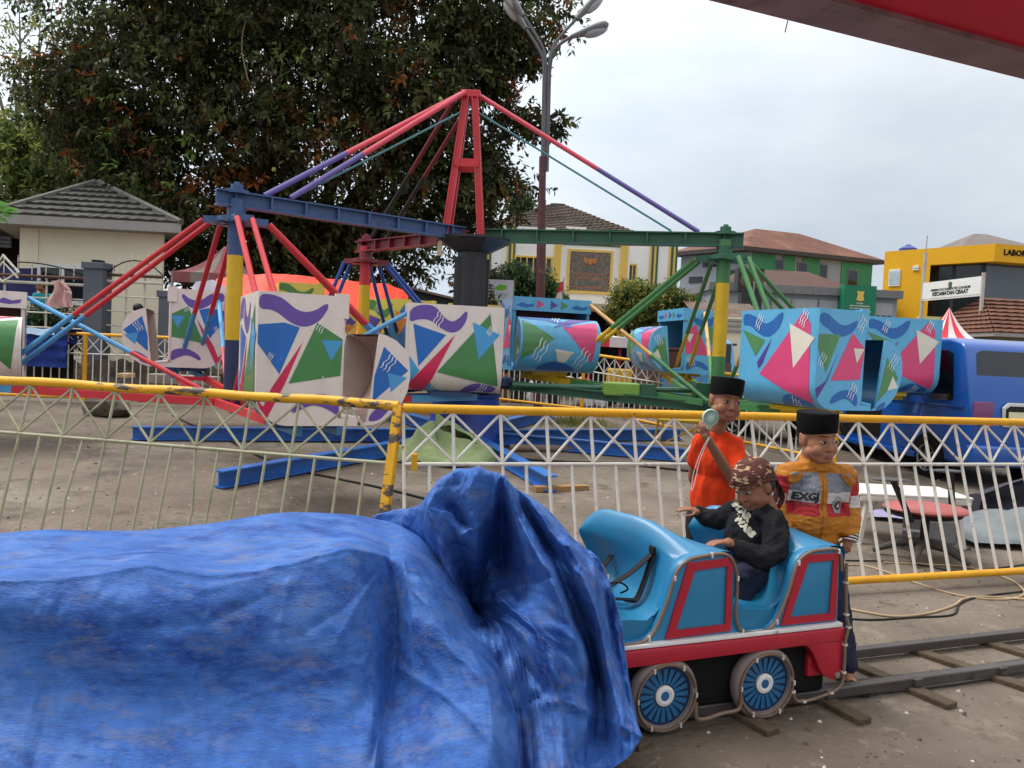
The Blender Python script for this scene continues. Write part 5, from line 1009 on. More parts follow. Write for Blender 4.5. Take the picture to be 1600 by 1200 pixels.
# height of the small folds above the base sheet, in steps of 3 mm
FOLD_R = [[0,0,0,0,0,0,0,0,0,0,0,0,0,0,0,0,0,0,0,1,1,1,1,1,1,1,1,1,1,1,1,1,1,1,1,0,0,0,0,0,0,0,0,0,0,0,0,0,0,1,1,1,1,1,1,0,1,0,0,1,1,1,0,0,0,0,0],
 [0,0,-2,-1,-1,-1,0,0,0,1,0,1,1,1,1,1,1,1,2,2,2,3,3,3,3,3,3,3,3,2,1,2,2,0,1,0,1,0,-2,-1,-3,-3,-1,-1,-2,-1,-2,-3,1,3,3,3,3,3,0,-1,1,-3,-4,1,1,1,0,0,-1,-1,0],
 [0,0,-2,-1,-1,0,-1,1,2,1,2,2,2,2,0,-1,-1,-1,1,3,4,5,5,5,5,5,5,5,5,4,4,4,3,3,2,1,0,-1,-3,-3,-3,-4,-4,-4,-3,-4,-4,-5,-2,2,5,5,6,6,3,-1,-1,-4,-8,0,3,2,1,3,3,2,1],
 [0,0,-1,-1,-1,-1,-1,1,2,2,3,3,3,3,2,0,-2,-3,-4,-3,-2,0,1,1,2,4,5,6,7,7,8,7,7,7,6,5,3,2,1,0,0,-1,-2,-4,-5,-6,-7,-7,-7,-4,0,5,8,8,5,1,-3,-7,-10,-6,-4,-4,-4,-2,-1,0,0],
 [0,0,0,-2,-1,-1,0,1,2,3,4,4,4,3,3,3,0,-2,-4,-6,-7,-7,-8,-8,-7,-6,-4,-2,1,3,5,7,8,8,8,8,7,7,6,5,4,4,2,1,0,-2,-3,-5,-6,-7,-6,-2,3,8,8,4,0,-6,-10,-2,4,4,4,3,3,2,1],
 [0,0,-1,-2,-1,-1,0,1,2,3,4,4,5,4,4,3,2,0,-2,-4,-6,-7,-8,-9,-10,-10,-10,-9,-7,-4,-1,1,3,4,6,7,8,9,9,8,7,7,7,6,5,4,3,1,0,-2,-4,-4,0,5,7,7,3,-3,-9,-5,6,8,6,4,2,2,1],
 [0,0,0,-2,-2,-1,0,1,2,3,4,4,5,4,4,3,2,0,-1,-3,-5,-6,-8,-8,-9,-9,-9,-10,-9,-8,-6,-4,-1,0,3,4,5,6,8,9,9,9,8,7,6,6,7,5,4,2,0,-2,-2,3,6,7,5,-1,-7,-7,4,7,5,2,1,1,1],
 [0,0,0,-3,-2,-1,0,0,2,3,4,5,5,4,4,2,1,-1,-1,-2,-4,-5,-7,-7,-8,-8,-8,-9,-9,-8,-8,-6,-4,-1,0,0,0,2,4,7,8,9,8,5,7,8,8,6,5,4,2,0,-1,0,5,5,3,0,-7,-8,4,4,2,1,2,3,1],
 [0,0,0,-3,-3,-2,-1,0,1,3,4,4,4,4,3,2,1,-1,-1,-1,-2,-4,-5,-6,-6,-7,-7,-7,-8,-8,-8,-8,-5,-3,-3,-3,-2,-2,0,2,5,7,6,3,5,8,9,8,7,6,4,1,0,-2,2,5,4,0,-6,-9,1,2,2,2,3,2,1],
 [0,0,-1,-4,-3,-3,-1,0,1,3,4,4,4,4,2,1,0,0,-1,-1,-1,-3,-3,-4,-5,-5,-6,-6,-6,-6,-7,-7,-7,-6,-5,-6,-5,-5,-4,-3,0,2,3,1,1,5,8,8,8,7,5,2,0,-2,-2,3,4,1,-6,-10,-1,3,4,4,3,3,2],
 [0,0,-2,-4,-3,-3,-1,0,1,2,3,4,4,3,2,1,0,-1,-1,-1,-1,-1,-2,-3,-3,-4,-4,-4,-5,-5,-5,-6,-6,-7,-7,-6,-6,-5,-5,-4,-2,1,0,-1,-2,1,5,6,5,6,5,3,0,-2,-5,-1,4,1,-5,-11,-6,4,5,3,2,1,1],
 [0,0,-2,-4,-4,-3,-1,0,1,2,3,4,3,2,1,0,-1,-1,-1,-1,-1,-1,-1,-2,-2,-2,-3,-3,-4,-4,-4,-5,-5,-6,-6,-6,-6,-5,-5,-3,-2,-2,-1,-1,-3,-2,2,3,3,4,3,0,-1,-4,-6,-3,2,1,-5,-11,-7,5,4,2,0,1,2],
 [0,0,-2,-3,-3,-3,-1,0,2,3,4,3,1,1,0,0,-1,-1,-1,-1,-1,-1,-1,-1,-1,-2,-2,-2,-3,-3,-4,-4,-4,-5,-5,-5,-5,-4,-4,-3,-3,-3,-2,-1,-3,-2,0,-1,0,2,0,-2,-4,-6,-7,-5,-2,0,-5,-11,-8,4,2,1,1,2,2],
 [-1,0,-2,-3,-3,-2,-1,1,2,3,2,1,0,0,0,0,0,0,0,-1,-1,-1,-1,-1,-1,-1,-1,-2,-2,-3,-3,-3,-4,-4,-4,-5,-4,-3,-3,-3,-4,-3,-2,-2,-2,-2,-1,-1,-2,-2,-2,-2,-4,-6,-7,-7,-5,-2,-5,-11,-10,1,2,2,2,1,2],
 [-1,-1,-3,-3,-2,-1,1,2,3,3,2,0,-1,-1,-1,0,0,0,0,0,0,0,0,0,0,0,0,-1,-1,-1,-2,-2,-3,-3,-3,-3,-3,-2,-2,-2,-3,-3,-3,-2,-1,-2,-1,0,-1,-2,-2,-2,-4,-5,-6,-8,-8,-8,-7,-12,-12,-5,2,3,3,3,2],
 [-1,-3,-3,-2,-1,1,2,3,3,2,1,0,-1,-2,-2,-1,0,0,1,0,0,0,0,0,1,1,1,1,0,0,0,-1,-1,-1,-2,-2,-2,-2,-1,-1,-2,-2,-2,-1,-1,-1,-1,-1,-1,0,-1,-1,-3,-4,-5,-7,-8,-8,-10,-12,-13,-8,2,4,4,4,3],
 [-1,-2,-1,0,1,2,3,3,2,1,-1,-2,-3,-2,-1,0,0,1,1,1,1,1,1,1,1,2,2,2,2,2,1,1,0,0,0,0,-1,-1,-2,-1,-1,0,0,0,0,0,0,0,0,0,0,0,-1,-2,-4,-5,-6,-7,-9,-11,-13,-10,2,3,3,2,3],
 [-1,-1,0,1,2,3,4,3,1,0,-1,-3,-3,-2,-1,0,2,2,3,3,2,2,2,2,2,2,2,3,3,2,2,2,2,2,1,1,0,0,-1,0,0,1,1,1,1,1,1,1,1,1,1,0,0,-1,-3,-4,-6,-6,-7,-10,-12,-11,0,4,3,3,3],
 [-1,-1,0,1,3,3,4,3,2,0,-1,-3,-3,-1,0,1,3,3,3,3,3,3,3,3,3,3,3,4,3,3,3,3,2,2,1,1,-1,0,0,0,0,1,1,1,1,1,1,1,1,2,1,1,0,-1,-2,-5,-5,-5,-6,-8,-11,-12,-4,4,3,2,3],
 [-1,0,0,2,3,3,4,2,2,0,-2,-3,-3,-1,-1,1,2,2,1,0,1,2,3,4,4,4,4,4,4,3,3,3,3,2,1,1,0,0,1,1,1,1,1,1,0,1,1,1,2,2,2,2,1,1,-1,-4,-6,-6,-7,-8,-11,-12,-6,4,3,2,3],
 [-1,0,1,2,3,3,3,2,2,0,-2,-2,-2,-1,0,1,2,-2,-2,-1,0,1,2,4,4,5,5,4,4,3,2,2,2,2,2,2,1,0,0,0,0,0,0,-1,-1,0,0,1,1,1,2,3,5,4,2,-2,-6,-6,-8,-9,-11,-12,-7,3,4,3,3],
 [-1,0,1,2,3,4,3,3,2,0,-1,-2,-1,0,1,2,1,-3,-4,-4,-2,0,2,4,3,3,4,3,2,2,1,1,1,2,2,1,1,0,0,-1,-1,-2,-2,-3,-3,-2,-2,-1,0,0,1,3,6,8,6,1,-4,-5,-7,-8,-10,-11,-9,0,5,5,4],
 [-1,0,1,2,3,4,4,4,2,1,0,0,0,1,2,2,-1,-4,-5,-4,-2,0,2,4,3,4,3,2,2,1,0,0,0,0,0,0,0,0,0,-1,-2,-3,-4,-4,-4,-4,-3,-3,-2,-1,2,4,7,9,9,5,-1,-3,-6,-8,-9,-10,-10,-4,4,4,4],
 [-1,0,1,2,3,3,4,4,3,2,2,1,2,2,3,1,-3,-4,-4,-4,-3,0,3,5,5,5,5,4,2,1,0,-1,-1,-1,-1,-1,-1,-1,0,-1,-1,-2,-3,-4,-4,-5,-5,-5,-4,-2,1,4,6,9,11,8,1,-2,-4,-8,-10,-11,-10,-5,0,4,4],
 [-1,0,1,2,2,3,4,3,4,3,3,2,3,3,3,-1,-3,-3,-3,-3,-2,-1,2,5,6,6,6,6,4,3,1,0,-1,-2,-1,-2,-2,-1,-1,-1,-1,-1,-2,-3,-3,-4,-5,-5,-5,-2,1,4,6,9,11,10,4,1,-2,-7,-10,-12,-11,-6,0,3,4],
 [-1,0,1,1,2,2,4,4,4,3,3,3,2,2,2,-1,-3,-2,-2,-2,-1,-1,0,3,6,7,7,6,5,3,2,1,0,-1,-2,-2,-2,-2,-2,-1,-1,0,-1,-2,-3,-4,-4,-3,-2,-2,1,3,6,9,11,12,7,4,-1,-6,-12,-12,-14,-7,-1,1,4],
 [-1,0,0,1,1,2,3,4,4,3,3,3,3,3,0,-2,-3,-2,-1,0,-1,-1,-1,1,3,5,6,6,5,4,2,1,0,-1,-2,-2,-2,-2,-1,-1,-1,-1,-1,-2,-2,-3,-4,-2,-2,-1,0,2,5,8,10,12,13,8,1,-6,-12,-14,-15,-11,-3,0,4],
 [-1,-1,-1,0,0,2,3,4,4,4,2,2,2,3,1,-2,-2,-1,0,1,1,0,0,0,0,1,4,4,4,4,3,2,1,0,-1,-2,-2,-2,-2,-1,-1,-1,-1,-1,-2,-2,-2,-1,-1,0,1,3,6,8,10,12,14,13,6,-4,-13,-17,-18,-13,-5,-1,4],
 [-1,-1,-2,-1,0,1,2,3,3,3,3,2,2,0,1,1,0,1,1,2,2,2,1,1,1,1,1,1,1,2,3,2,1,0,-1,-2,-2,-3,-2,-1,-1,-1,-1,-1,-1,0,1,2,3,3,5,6,8,8,9,11,13,15,11,0,-11,-19,-19,-13,-6,0,4],
 [-1,-2,-2,-2,-1,0,1,2,2,2,2,2,1,0,0,2,3,3,4,3,4,3,3,3,3,3,2,2,3,3,3,2,2,1,0,-1,-2,-3,-3,-2,-1,-1,-1,-1,1,2,3,4,6,7,8,8,8,8,8,10,12,15,14,4,-9,-17,-17,-11,-6,0,4],
 [-1,-2,-2,-3,-1,0,1,1,1,2,2,2,2,1,2,3,3,4,5,5,5,5,5,5,4,4,4,3,3,3,3,2,2,1,1,0,-2,-3,-2,-1,-1,-1,-1,-1,1,3,4,5,6,8,8,9,8,8,8,9,11,15,14,5,-8,-16,-16,-9,-5,0,4],
 [-1,-1,-3,-3,-2,-1,0,0,1,1,1,2,2,3,3,4,4,5,5,6,6,6,5,5,4,4,3,3,3,2,2,2,2,1,1,0,-2,-2,-2,-2,-1,-2,-1,-2,0,2,4,5,6,8,8,9,8,8,8,9,12,14,13,3,-8,-15,-15,-8,-4,1,4],
 [-1,-1,-2,-3,-1,-1,-1,0,0,0,0,1,2,3,4,4,4,4,4,4,5,5,4,4,4,3,3,3,2,2,2,2,2,1,0,0,-1,-2,-2,-2,-1,-1,-2,-2,0,1,4,5,5,7,7,9,10,8,7,9,12,14,10,2,-9,-15,-14,-7,-3,1,4],
 [-1,-2,-2,-2,-1,-2,-2,-1,-1,-1,0,0,1,2,3,3,4,4,4,4,4,3,3,3,3,3,3,2,2,2,2,2,1,1,0,-1,-2,-2,-2,-2,-1,-1,-1,-1,-1,0,1,2,4,5,6,9,10,8,7,4,6,7,2,-6,-10,-16,-13,-6,-2,2,5],
 [-1,-1,-1,-1,0,-2,-3,-2,-2,-2,-1,-1,0,1,3,3,3,2,2,3,2,2,1,1,1,2,2,2,2,1,1,1,1,0,-1,-1,-2,-2,-2,0,0,0,-1,-2,-2,-1,0,0,1,3,6,9,8,7,5,1,-1,-4,-8,-12,-13,-17,-12,-5,-1,2,5],
 [0,-1,0,-1,0,-3,-3,-2,-3,-3,-2,-2,-1,0,2,1,2,2,2,1,1,0,0,0,1,1,1,1,1,1,0,0,0,0,-1,-2,-2,-3,-2,0,1,1,-1,-2,-2,-2,-2,-1,-1,2,5,7,8,6,4,0,-3,-8,-12,-16,-17,-17,-11,-4,1,3,5],
 [0,0,0,0,0,-2,-2,-2,-4,-4,-3,-2,-1,0,1,1,1,1,1,1,1,1,1,1,1,1,1,0,0,0,-1,-1,-1,-1,-1,-2,-2,-3,-3,-1,0,1,0,-2,-4,-4,-3,-3,-2,1,2,3,5,6,3,-1,-4,-8,-12,-17,-16,-16,-10,-4,2,4,5],
 [0,0,1,1,1,-2,-1,-3,-4,-4,-3,-2,-1,-1,0,1,1,1,1,1,1,1,1,1,1,1,0,0,-1,-1,-1,-1,-2,-2,-2,-2,-2,-3,-3,-3,-3,-2,-1,-2,-4,-3,-3,-2,-2,-1,2,2,3,4,2,-1,-4,-8,-12,-17,-16,-15,-9,-4,3,5,5],
 [0,0,1,1,1,-1,-1,-3,-4,-4,-3,-2,-2,-1,0,0,1,1,1,1,1,1,1,1,1,0,0,-1,-1,-2,-2,-2,-2,-2,-2,-2,-3,-4,-3,-3,-1,-2,-2,-3,-3,-2,-2,-2,-1,0,1,3,3,3,1,-1,-5,-8,-13,-16,-15,-14,-9,-3,3,5,6],
 [0,0,0,1,1,-1,0,-2,-3,-3,-3,-2,-1,-1,-1,0,1,1,1,1,0,0,0,0,0,0,0,-1,-2,-2,-3,-3,-3,-3,-3,-3,-4,-4,-3,-3,-1,-1,-1,-1,-1,-1,-1,0,1,1,2,3,3,3,1,-1,-5,-9,-14,-15,-14,-12,-8,-2,5,6,6],
 [0,0,0,0,1,0,1,0,-1,-2,-1,-1,-1,-1,0,1,1,3,3,2,1,0,-1,-1,0,-1,-1,-1,-2,-3,-3,-3,-4,-4,-4,-4,-4,-4,-3,-3,0,1,1,0,0,0,0,1,2,3,3,3,3,2,1,-1,-5,-10,-14,-13,-12,-10,-7,0,6,5,6],
 [0,1,1,-1,0,1,2,2,0,0,0,-1,-1,0,1,1,3,4,3,2,1,0,0,-1,-1,-1,-1,-2,-3,-3,-4,-5,-5,-5,-5,-5,-4,-4,-3,-2,0,2,1,0,-1,-1,1,1,1,3,3,3,3,2,1,-1,-4,-9,-14,-15,-12,-12,-5,2,7,6,6],
 [0,0,1,-1,0,1,3,3,1,0,0,-1,-2,-1,0,1,3,4,3,3,2,1,0,-1,-1,-1,-2,-3,-3,-4,-5,-6,-6,-6,-6,-5,-5,-4,-4,-2,0,2,2,0,0,0,1,1,1,2,3,3,3,2,1,-1,-4,-9,-13,-15,-12,-11,-5,3,8,7,6],
 [0,0,0,-1,-1,1,2,3,2,1,0,-2,-3,-2,-1,0,3,3,3,2,2,1,0,-1,-2,-2,-3,-4,-4,-5,-5,-6,-6,-5,-5,-5,-4,-4,-3,-2,-1,2,2,0,-1,-2,-1,0,1,2,3,3,2,2,1,-2,-4,-9,-12,-14,-12,-10,-4,4,9,8,6],
 [0,0,0,-2,-1,1,2,3,3,2,1,-1,-3,-3,-3,-2,0,2,2,1,0,-1,-2,-3,-4,-4,-5,-5,-6,-6,-5,-5,-5,-4,-3,-3,-2,-1,-1,-2,-1,1,1,1,-1,-1,-2,-2,-2,0,2,3,2,2,0,-2,-5,-9,-12,-14,-12,-8,-3,5,9,8,6],
 [0,1,0,-2,-1,0,1,3,2,1,0,0,-3,-3,-3,-1,1,0,-1,-2,-3,-4,-5,-6,-7,-7,-7,-7,-6,-5,-4,-4,-4,-4,-4,-3,-2,-1,-1,-1,-1,0,1,0,-1,-1,-2,-3,-3,-3,0,2,2,1,-1,-3,-7,-10,-11,-13,-10,-7,-1,2,9,8,6],
 [0,1,0,-1,-1,0,1,2,1,0,0,0,-2,-3,-3,-1,-1,-3,-4,-5,-6,-7,-7,-8,-7,-6,-6,-6,-6,-6,-6,-4,-3,-2,-2,-2,-3,-3,-3,-1,-1,0,0,0,-1,-1,-2,-3,-3,-4,-4,-2,0,-1,-3,-5,-8,-10,-10,-11,-7,-4,-2,-3,4,9,6],
 [0,0,0,0,0,1,1,2,1,0,-1,0,-2,-3,-3,-2,-4,-6,-7,-8,-7,-7,-6,-5,-5,-5,-4,-4,-3,-3,-3,-3,-3,-2,-2,-2,-2,-1,-1,-1,-1,-1,-1,-1,-1,-1,-2,-2,-3,-4,-5,-5,-3,-3,-4,-6,-9,-9,-9,-10,-6,-4,-5,-6,1,7,6],
 [0,0,-1,-1,0,1,2,2,2,1,0,0,-1,-2,-3,-4,-6,-10,-10,-11,-7,-5,-4,-3,-3,-2,-2,-2,-1,-1,-1,0,0,0,0,0,0,0,0,0,0,0,0,0,0,-1,-2,-2,-3,-4,-5,-6,-5,-6,-7,-8,-7,-6,-7,-7,-5,-4,-6,-6,0,5,6],
 [0,0,-1,-1,0,1,2,2,2,1,0,-1,-1,-2,-3,-5,-9,-12,-11,-11,-6,-3,-3,-2,-2,-1,-1,0,0,0,0,1,0,0,0,0,0,0,0,0,0,0,-1,-1,-1,-1,-2,-2,-3,-4,-5,-6,-7,-9,-6,-6,-5,-5,-5,-5,-5,-7,-9,-7,-1,3,6],
 [-1,-1,-1,-1,1,2,2,2,2,0,-1,-1,-1,-2,-4,-6,-9,-11,-9,-8,-2,-1,0,0,0,0,0,0,0,0,0,0,0,0,-1,-1,-2,-1,-1,-1,-1,-1,-1,-2,-2,-2,-3,-3,-3,-3,-4,-3,-4,-5,-6,-6,-6,-6,-6,-6,-6,-8,-8,-6,-1,3,5],
 [-1,-1,-2,0,1,2,3,2,2,0,-1,-2,-2,-1,-3,-5,-8,-9,-9,-4,2,3,3,2,1,1,1,2,1,0,0,-1,0,-1,-2,-1,0,0,0,0,-1,-1,0,-1,-1,-1,-3,-4,-3,-2,-2,-3,-4,-5,-5,-5,-5,-6,-5,-7,-7,-9,-8,-3,0,4,6],
 [-1,-1,-2,0,1,3,3,3,2,-1,-1,-1,-1,-1,0,-2,-4,-5,-5,-1,6,6,5,4,4,4,3,2,1,0,0,0,0,0,-1,-1,0,0,0,0,-1,-1,0,-1,-1,-1,-2,-4,-4,-2,-3,-4,-6,-7,-7,-6,-7,-7,-6,-8,-9,-9,-5,-2,3,7,6],
 [-1,-1,-2,0,1,3,4,3,1,-1,-1,-1,0,0,1,0,1,0,3,6,6,6,6,6,6,5,4,3,3,3,2,4,3,2,3,3,2,2,4,4,3,1,1,0,0,-1,-2,-3,-4,-4,-3,-5,-6,-7,-8,-7,-7,-6,-7,-9,-9,-7,-2,2,6,7,6],
 [-1,-1,-2,0,1,3,3,4,2,0,0,0,1,0,1,5,4,2,5,8,6,5,5,5,5,5,4,4,5,6,9,9,10,12,10,9,9,9,7,5,4,2,2,1,0,-1,-1,-2,-3,-4,-5,-5,-5,-6,-8,-7,-6,-6,-7,-7,-6,-4,0,4,5,6,5],
 [-1,-1,-1,-1,1,2,3,3,2,0,0,0,1,2,2,6,6,4,7,8,6,5,5,5,5,5,6,7,10,12,16,18,19,20,18,17,15,13,10,7,5,3,2,0,0,-1,-2,-3,-3,-4,-5,-6,-6,-7,-7,-7,-7,-6,-6,-5,-3,-1,1,4,6,9,6],
 [-1,-2,-1,0,1,2,3,3,1,-1,-1,0,0,1,3,6,7,5,9,7,6,6,6,6,6,6,7,9,12,15,18,20,22,22,21,19,17,14,11,8,5,3,1,-1,-1,-2,-2,-3,-4,-5,-5,-6,-6,-6,-7,-7,-6,-6,-5,-4,-3,-1,1,3,6,8,5],
 [-1,-2,-2,-1,1,2,3,4,2,-1,-1,-1,0,1,3,3,4,4,8,7,6,6,6,6,6,7,7,8,9,11,14,16,16,16,15,13,12,11,9,7,4,2,1,-1,-1,-3,-4,-5,-6,-6,-6,-6,-6,-6,-6,-6,-6,-5,-5,-4,-3,-1,1,3,5,4,5],
 [-1,-2,-1,-1,1,2,3,3,2,1,0,0,1,2,2,3,3,4,7,7,7,7,7,7,7,8,8,8,9,9,9,9,9,8,8,8,7,7,6,5,3,1,0,-2,-3,-4,-4,-5,-5,-5,-5,-5,-5,-5,-5,-5,-5,-4,-4,-3,-2,-1,1,2,3,4,5],
 [-1,-1,-1,0,1,2,3,3,1,1,0,0,1,3,3,3,3,4,5,7,7,8,8,8,7,8,8,8,8,7,6,6,5,6,5,5,4,4,4,3,2,0,-1,-2,-4,-4,-4,-4,-4,-4,-5,-4,-5,-6,-5,-6,-5,-4,-4,-3,-1,0,1,3,4,4,4],
 [-1,-1,0,0,1,2,3,2,1,0,0,0,1,3,3,3,3,5,6,7,6,5,2,-1,-4,-3,-2,-1,0,1,2,3,3,4,4,3,3,2,1,1,0,-1,-2,-3,-3,-3,-4,-4,-3,-3,-5,-6,-5,-6,-6,-7,-7,-6,-4,-3,-1,1,2,3,4,4,4],
 [-1,-1,-1,1,2,2,2,2,0,0,0,1,2,3,3,4,3,1,2,4,2,-2,-6,-9,-11,-12,-12,-12,-12,-11,-9,-7,-4,-2,0,0,0,0,-1,-1,-1,-2,-2,-3,-3,-4,-4,-4,-4,-5,-5,-7,-6,-6,-7,-7,-8,-6,-4,-2,-1,1,1,1,4,4,4],
 [-1,-1,0,1,2,2,2,2,0,0,-1,0,2,3,4,4,4,2,1,3,-1,-4,-8,-12,-14,-15,-15,-15,-15,-14,-12,-10,-7,-4,-1,0,-1,-1,-1,-2,-2,-3,-3,-4,-5,-5,-6,-6,-6,-7,-7,-8,-6,-6,-6,-7,-9,-6,-4,-2,-2,0,1,0,3,5,4],
 [-1,-1,0,1,2,2,3,2,0,0,-1,0,2,3,4,4,4,4,3,2,1,-1,-5,-8,-10,-9,-8,-7,-7,-6,-5,-3,-3,-2,-2,-2,-2,-2,-2,-2,-3,-4,-4,-5,-5,-6,-6,-7,-7,-7,-7,-7,-6,-5,-6,-8,-7,-7,-3,0,0,-1,0,0,2,4,4],
 [-1,-1,0,1,2,2,3,2,0,0,-1,0,1,2,4,4,4,3,2,1,0,-1,-1,-2,-3,-3,-3,-3,-3,-3,-3,-3,-3,-4,-4,-3,-3,-3,-3,-3,-4,-4,-5,-6,-6,-6,-7,-8,-8,-9,-8,-7,-4,-4,-5,-7,-7,-6,-3,-1,1,0,-1,0,2,4,3],
 [-1,-1,0,1,2,3,4,3,0,0,-1,0,1,2,3,3,3,2,1,0,-1,-2,-2,-3,-3,-3,-4,-4,-4,-3,-3,-3,-4,-5,-5,-5,-4,-3,-4,-4,-5,-5,-6,-6,-6,-7,-8,-9,-9,-9,-5,-3,-3,-4,-4,-6,-8,-6,-4,-3,-1,1,0,1,3,4,3],
 [-1,-1,0,1,2,3,4,3,0,0,-1,0,1,2,3,3,2,1,0,-1,-2,-3,-3,-3,-3,-3,-4,-3,-2,-1,-2,-3,-4,-4,-4,-3,-4,-4,-4,-5,-6,-7,-7,-8,-7,-8,-9,-9,-8,-7,-3,-2,-2,-2,-4,-6,-7,-7,-6,-4,-2,0,1,2,3,4,3],
 [-1,-1,0,1,2,3,4,3,0,0,-1,0,1,2,2,2,1,0,-1,-2,-3,-4,-4,-4,-4,-3,-1,0,0,0,-1,-1,-1,-1,0,0,-2,-4,-5,-6,-7,-7,-8,-8,-8,-9,-9,-8,-7,-4,-3,-2,-2,-2,-4,-5,-6,-6,-6,-5,-4,-2,0,1,2,3,3],
 [-1,-1,0,0,2,3,5,3,0,0,-1,-1,0,2,2,2,0,-1,-1,-2,-3,-4,-3,-1,0,0,0,-1,-1,-1,0,-1,-1,0,0,2,0,-3,-4,-5,-6,-6,-7,-8,-8,-7,-7,-6,-5,-4,-3,-2,-1,-2,-3,-3,-4,-5,-6,-6,-5,-3,-1,0,1,2,2],
 [-1,-1,-1,1,2,3,5,3,1,0,-1,-1,0,1,2,1,0,-1,-1,-2,-3,-3,-1,0,0,-1,-1,-1,-2,-1,-1,-1,-1,0,1,2,0,-1,0,-2,-3,-4,-5,-5,-5,-5,-4,-3,-2,-1,0,-1,-1,-3,-2,0,0,-2,-4,-6,-6,-4,-2,-1,1,1,2],
 [-1,-1,-1,0,2,3,5,3,1,0,-1,-1,0,1,0,0,-1,-1,-1,-2,-1,-1,-1,-1,-1,-2,-2,-2,-2,-2,-2,-1,-1,0,1,2,3,4,4,3,1,0,-1,-2,-2,-2,-2,0,0,2,3,2,0,-2,0,3,3,1,-1,-4,-6,-4,-2,-1,0,1,2],
 [-1,-1,-1,0,2,3,4,4,2,0,-1,-1,-1,0,-1,-1,0,0,1,0,-1,-1,-2,-2,-3,-3,-3,-2,-3,-2,0,0,-1,1,1,1,2,4,5,6,5,4,3,2,1,1,1,1,3,4,5,5,2,-1,3,3,4,3,2,-1,-4,-5,-2,-1,0,0,2],
 [-1,-1,-1,0,1,2,3,3,2,1,-1,-1,-2,-1,-1,-1,0,1,0,-1,-2,-2,-3,-3,-3,-3,-2,-2,-1,1,2,3,2,2,3,2,2,5,5,7,8,7,6,5,4,4,4,4,6,6,6,5,2,1,2,3,4,4,3,1,-2,-4,-3,-1,1,1,1],
 [-1,-1,-1,0,1,1,3,3,2,1,0,-1,-1,0,-1,0,1,0,-1,-2,-3,-4,-4,-3,-2,-1,-1,1,2,3,3,3,2,2,3,3,4,5,6,7,8,9,9,9,8,8,8,8,8,8,6,4,3,4,3,4,4,4,4,3,2,0,-3,-1,1,1,1],
 [-1,0,0,0,1,1,2,3,2,1,0,-1,-1,-1,-1,1,0,-1,-2,-3,-4,-3,-2,-1,0,1,2,3,3,3,2,2,2,2,2,2,4,4,5,6,7,8,9,9,10,9,9,9,8,8,6,4,5,5,4,4,4,5,4,4,3,2,1,0,0,1,1],
 [-1,-1,-1,0,1,1,1,3,3,2,1,1,1,1,1,0,-1,-1,-2,-3,-3,-1,0,1,2,2,2,2,2,1,1,1,1,1,1,1,2,3,4,5,7,7,8,9,9,8,8,7,7,7,6,6,5,6,5,4,5,4,4,4,4,4,3,2,1,1,1],
 [-1,-1,-1,-1,0,1,1,2,3,2,1,1,0,0,0,-1,-1,-1,-2,-1,1,2,2,2,2,1,1,0,0,-1,-1,-1,-1,-1,-1,0,1,2,5,6,7,7,7,6,6,6,6,6,6,6,5,4,4,4,4,4,3,3,3,4,3,3,2,2,2,1,1],
 [0,0,-1,-1,-1,0,1,0,1,2,2,1,1,0,-1,0,0,-1,-2,0,2,1,1,0,0,-1,-1,-2,-2,-2,-2,-2,-1,0,1,3,4,4,5,5,5,4,4,4,4,5,4,4,4,4,4,4,3,3,3,2,2,2,2,2,2,2,1,1,1,1,1],
 [0,-1,-1,-1,-1,-1,0,0,0,1,1,1,1,0,-1,-1,0,0,-2,0,1,1,0,-1,0,-1,-1,-1,-2,0,1,1,2,2,3,3,3,3,3,2,3,3,2,2,2,3,2,2,2,2,2,2,2,2,1,1,1,1,1,1,1,0,0,0,0,0,0],
 [0,0,-1,0,-1,-1,-1,0,0,0,0,0,0,0,-1,0,0,0,-1,-1,1,1,0,0,0,0,0,-1,-1,1,1,1,1,1,1,1,1,1,1,1,1,1,0,0,1,1,1,0,1,1,1,1,0,1,1,1,1,1,0,0,0,0,0,-1,0,1,0],
 [0,0,0,0,0,-1,0,0,0,0,0,0,0,0,0,0,0,0,0,0,0,0,0,0,0,0,0,0,0,0,0,0,0,0,0,0,0,0,0,0,0,0,0,0,0,0,0,0,0,0,0,0,0,0,0,0,0,0,0,0,0,0,0,0,0,0,0]]
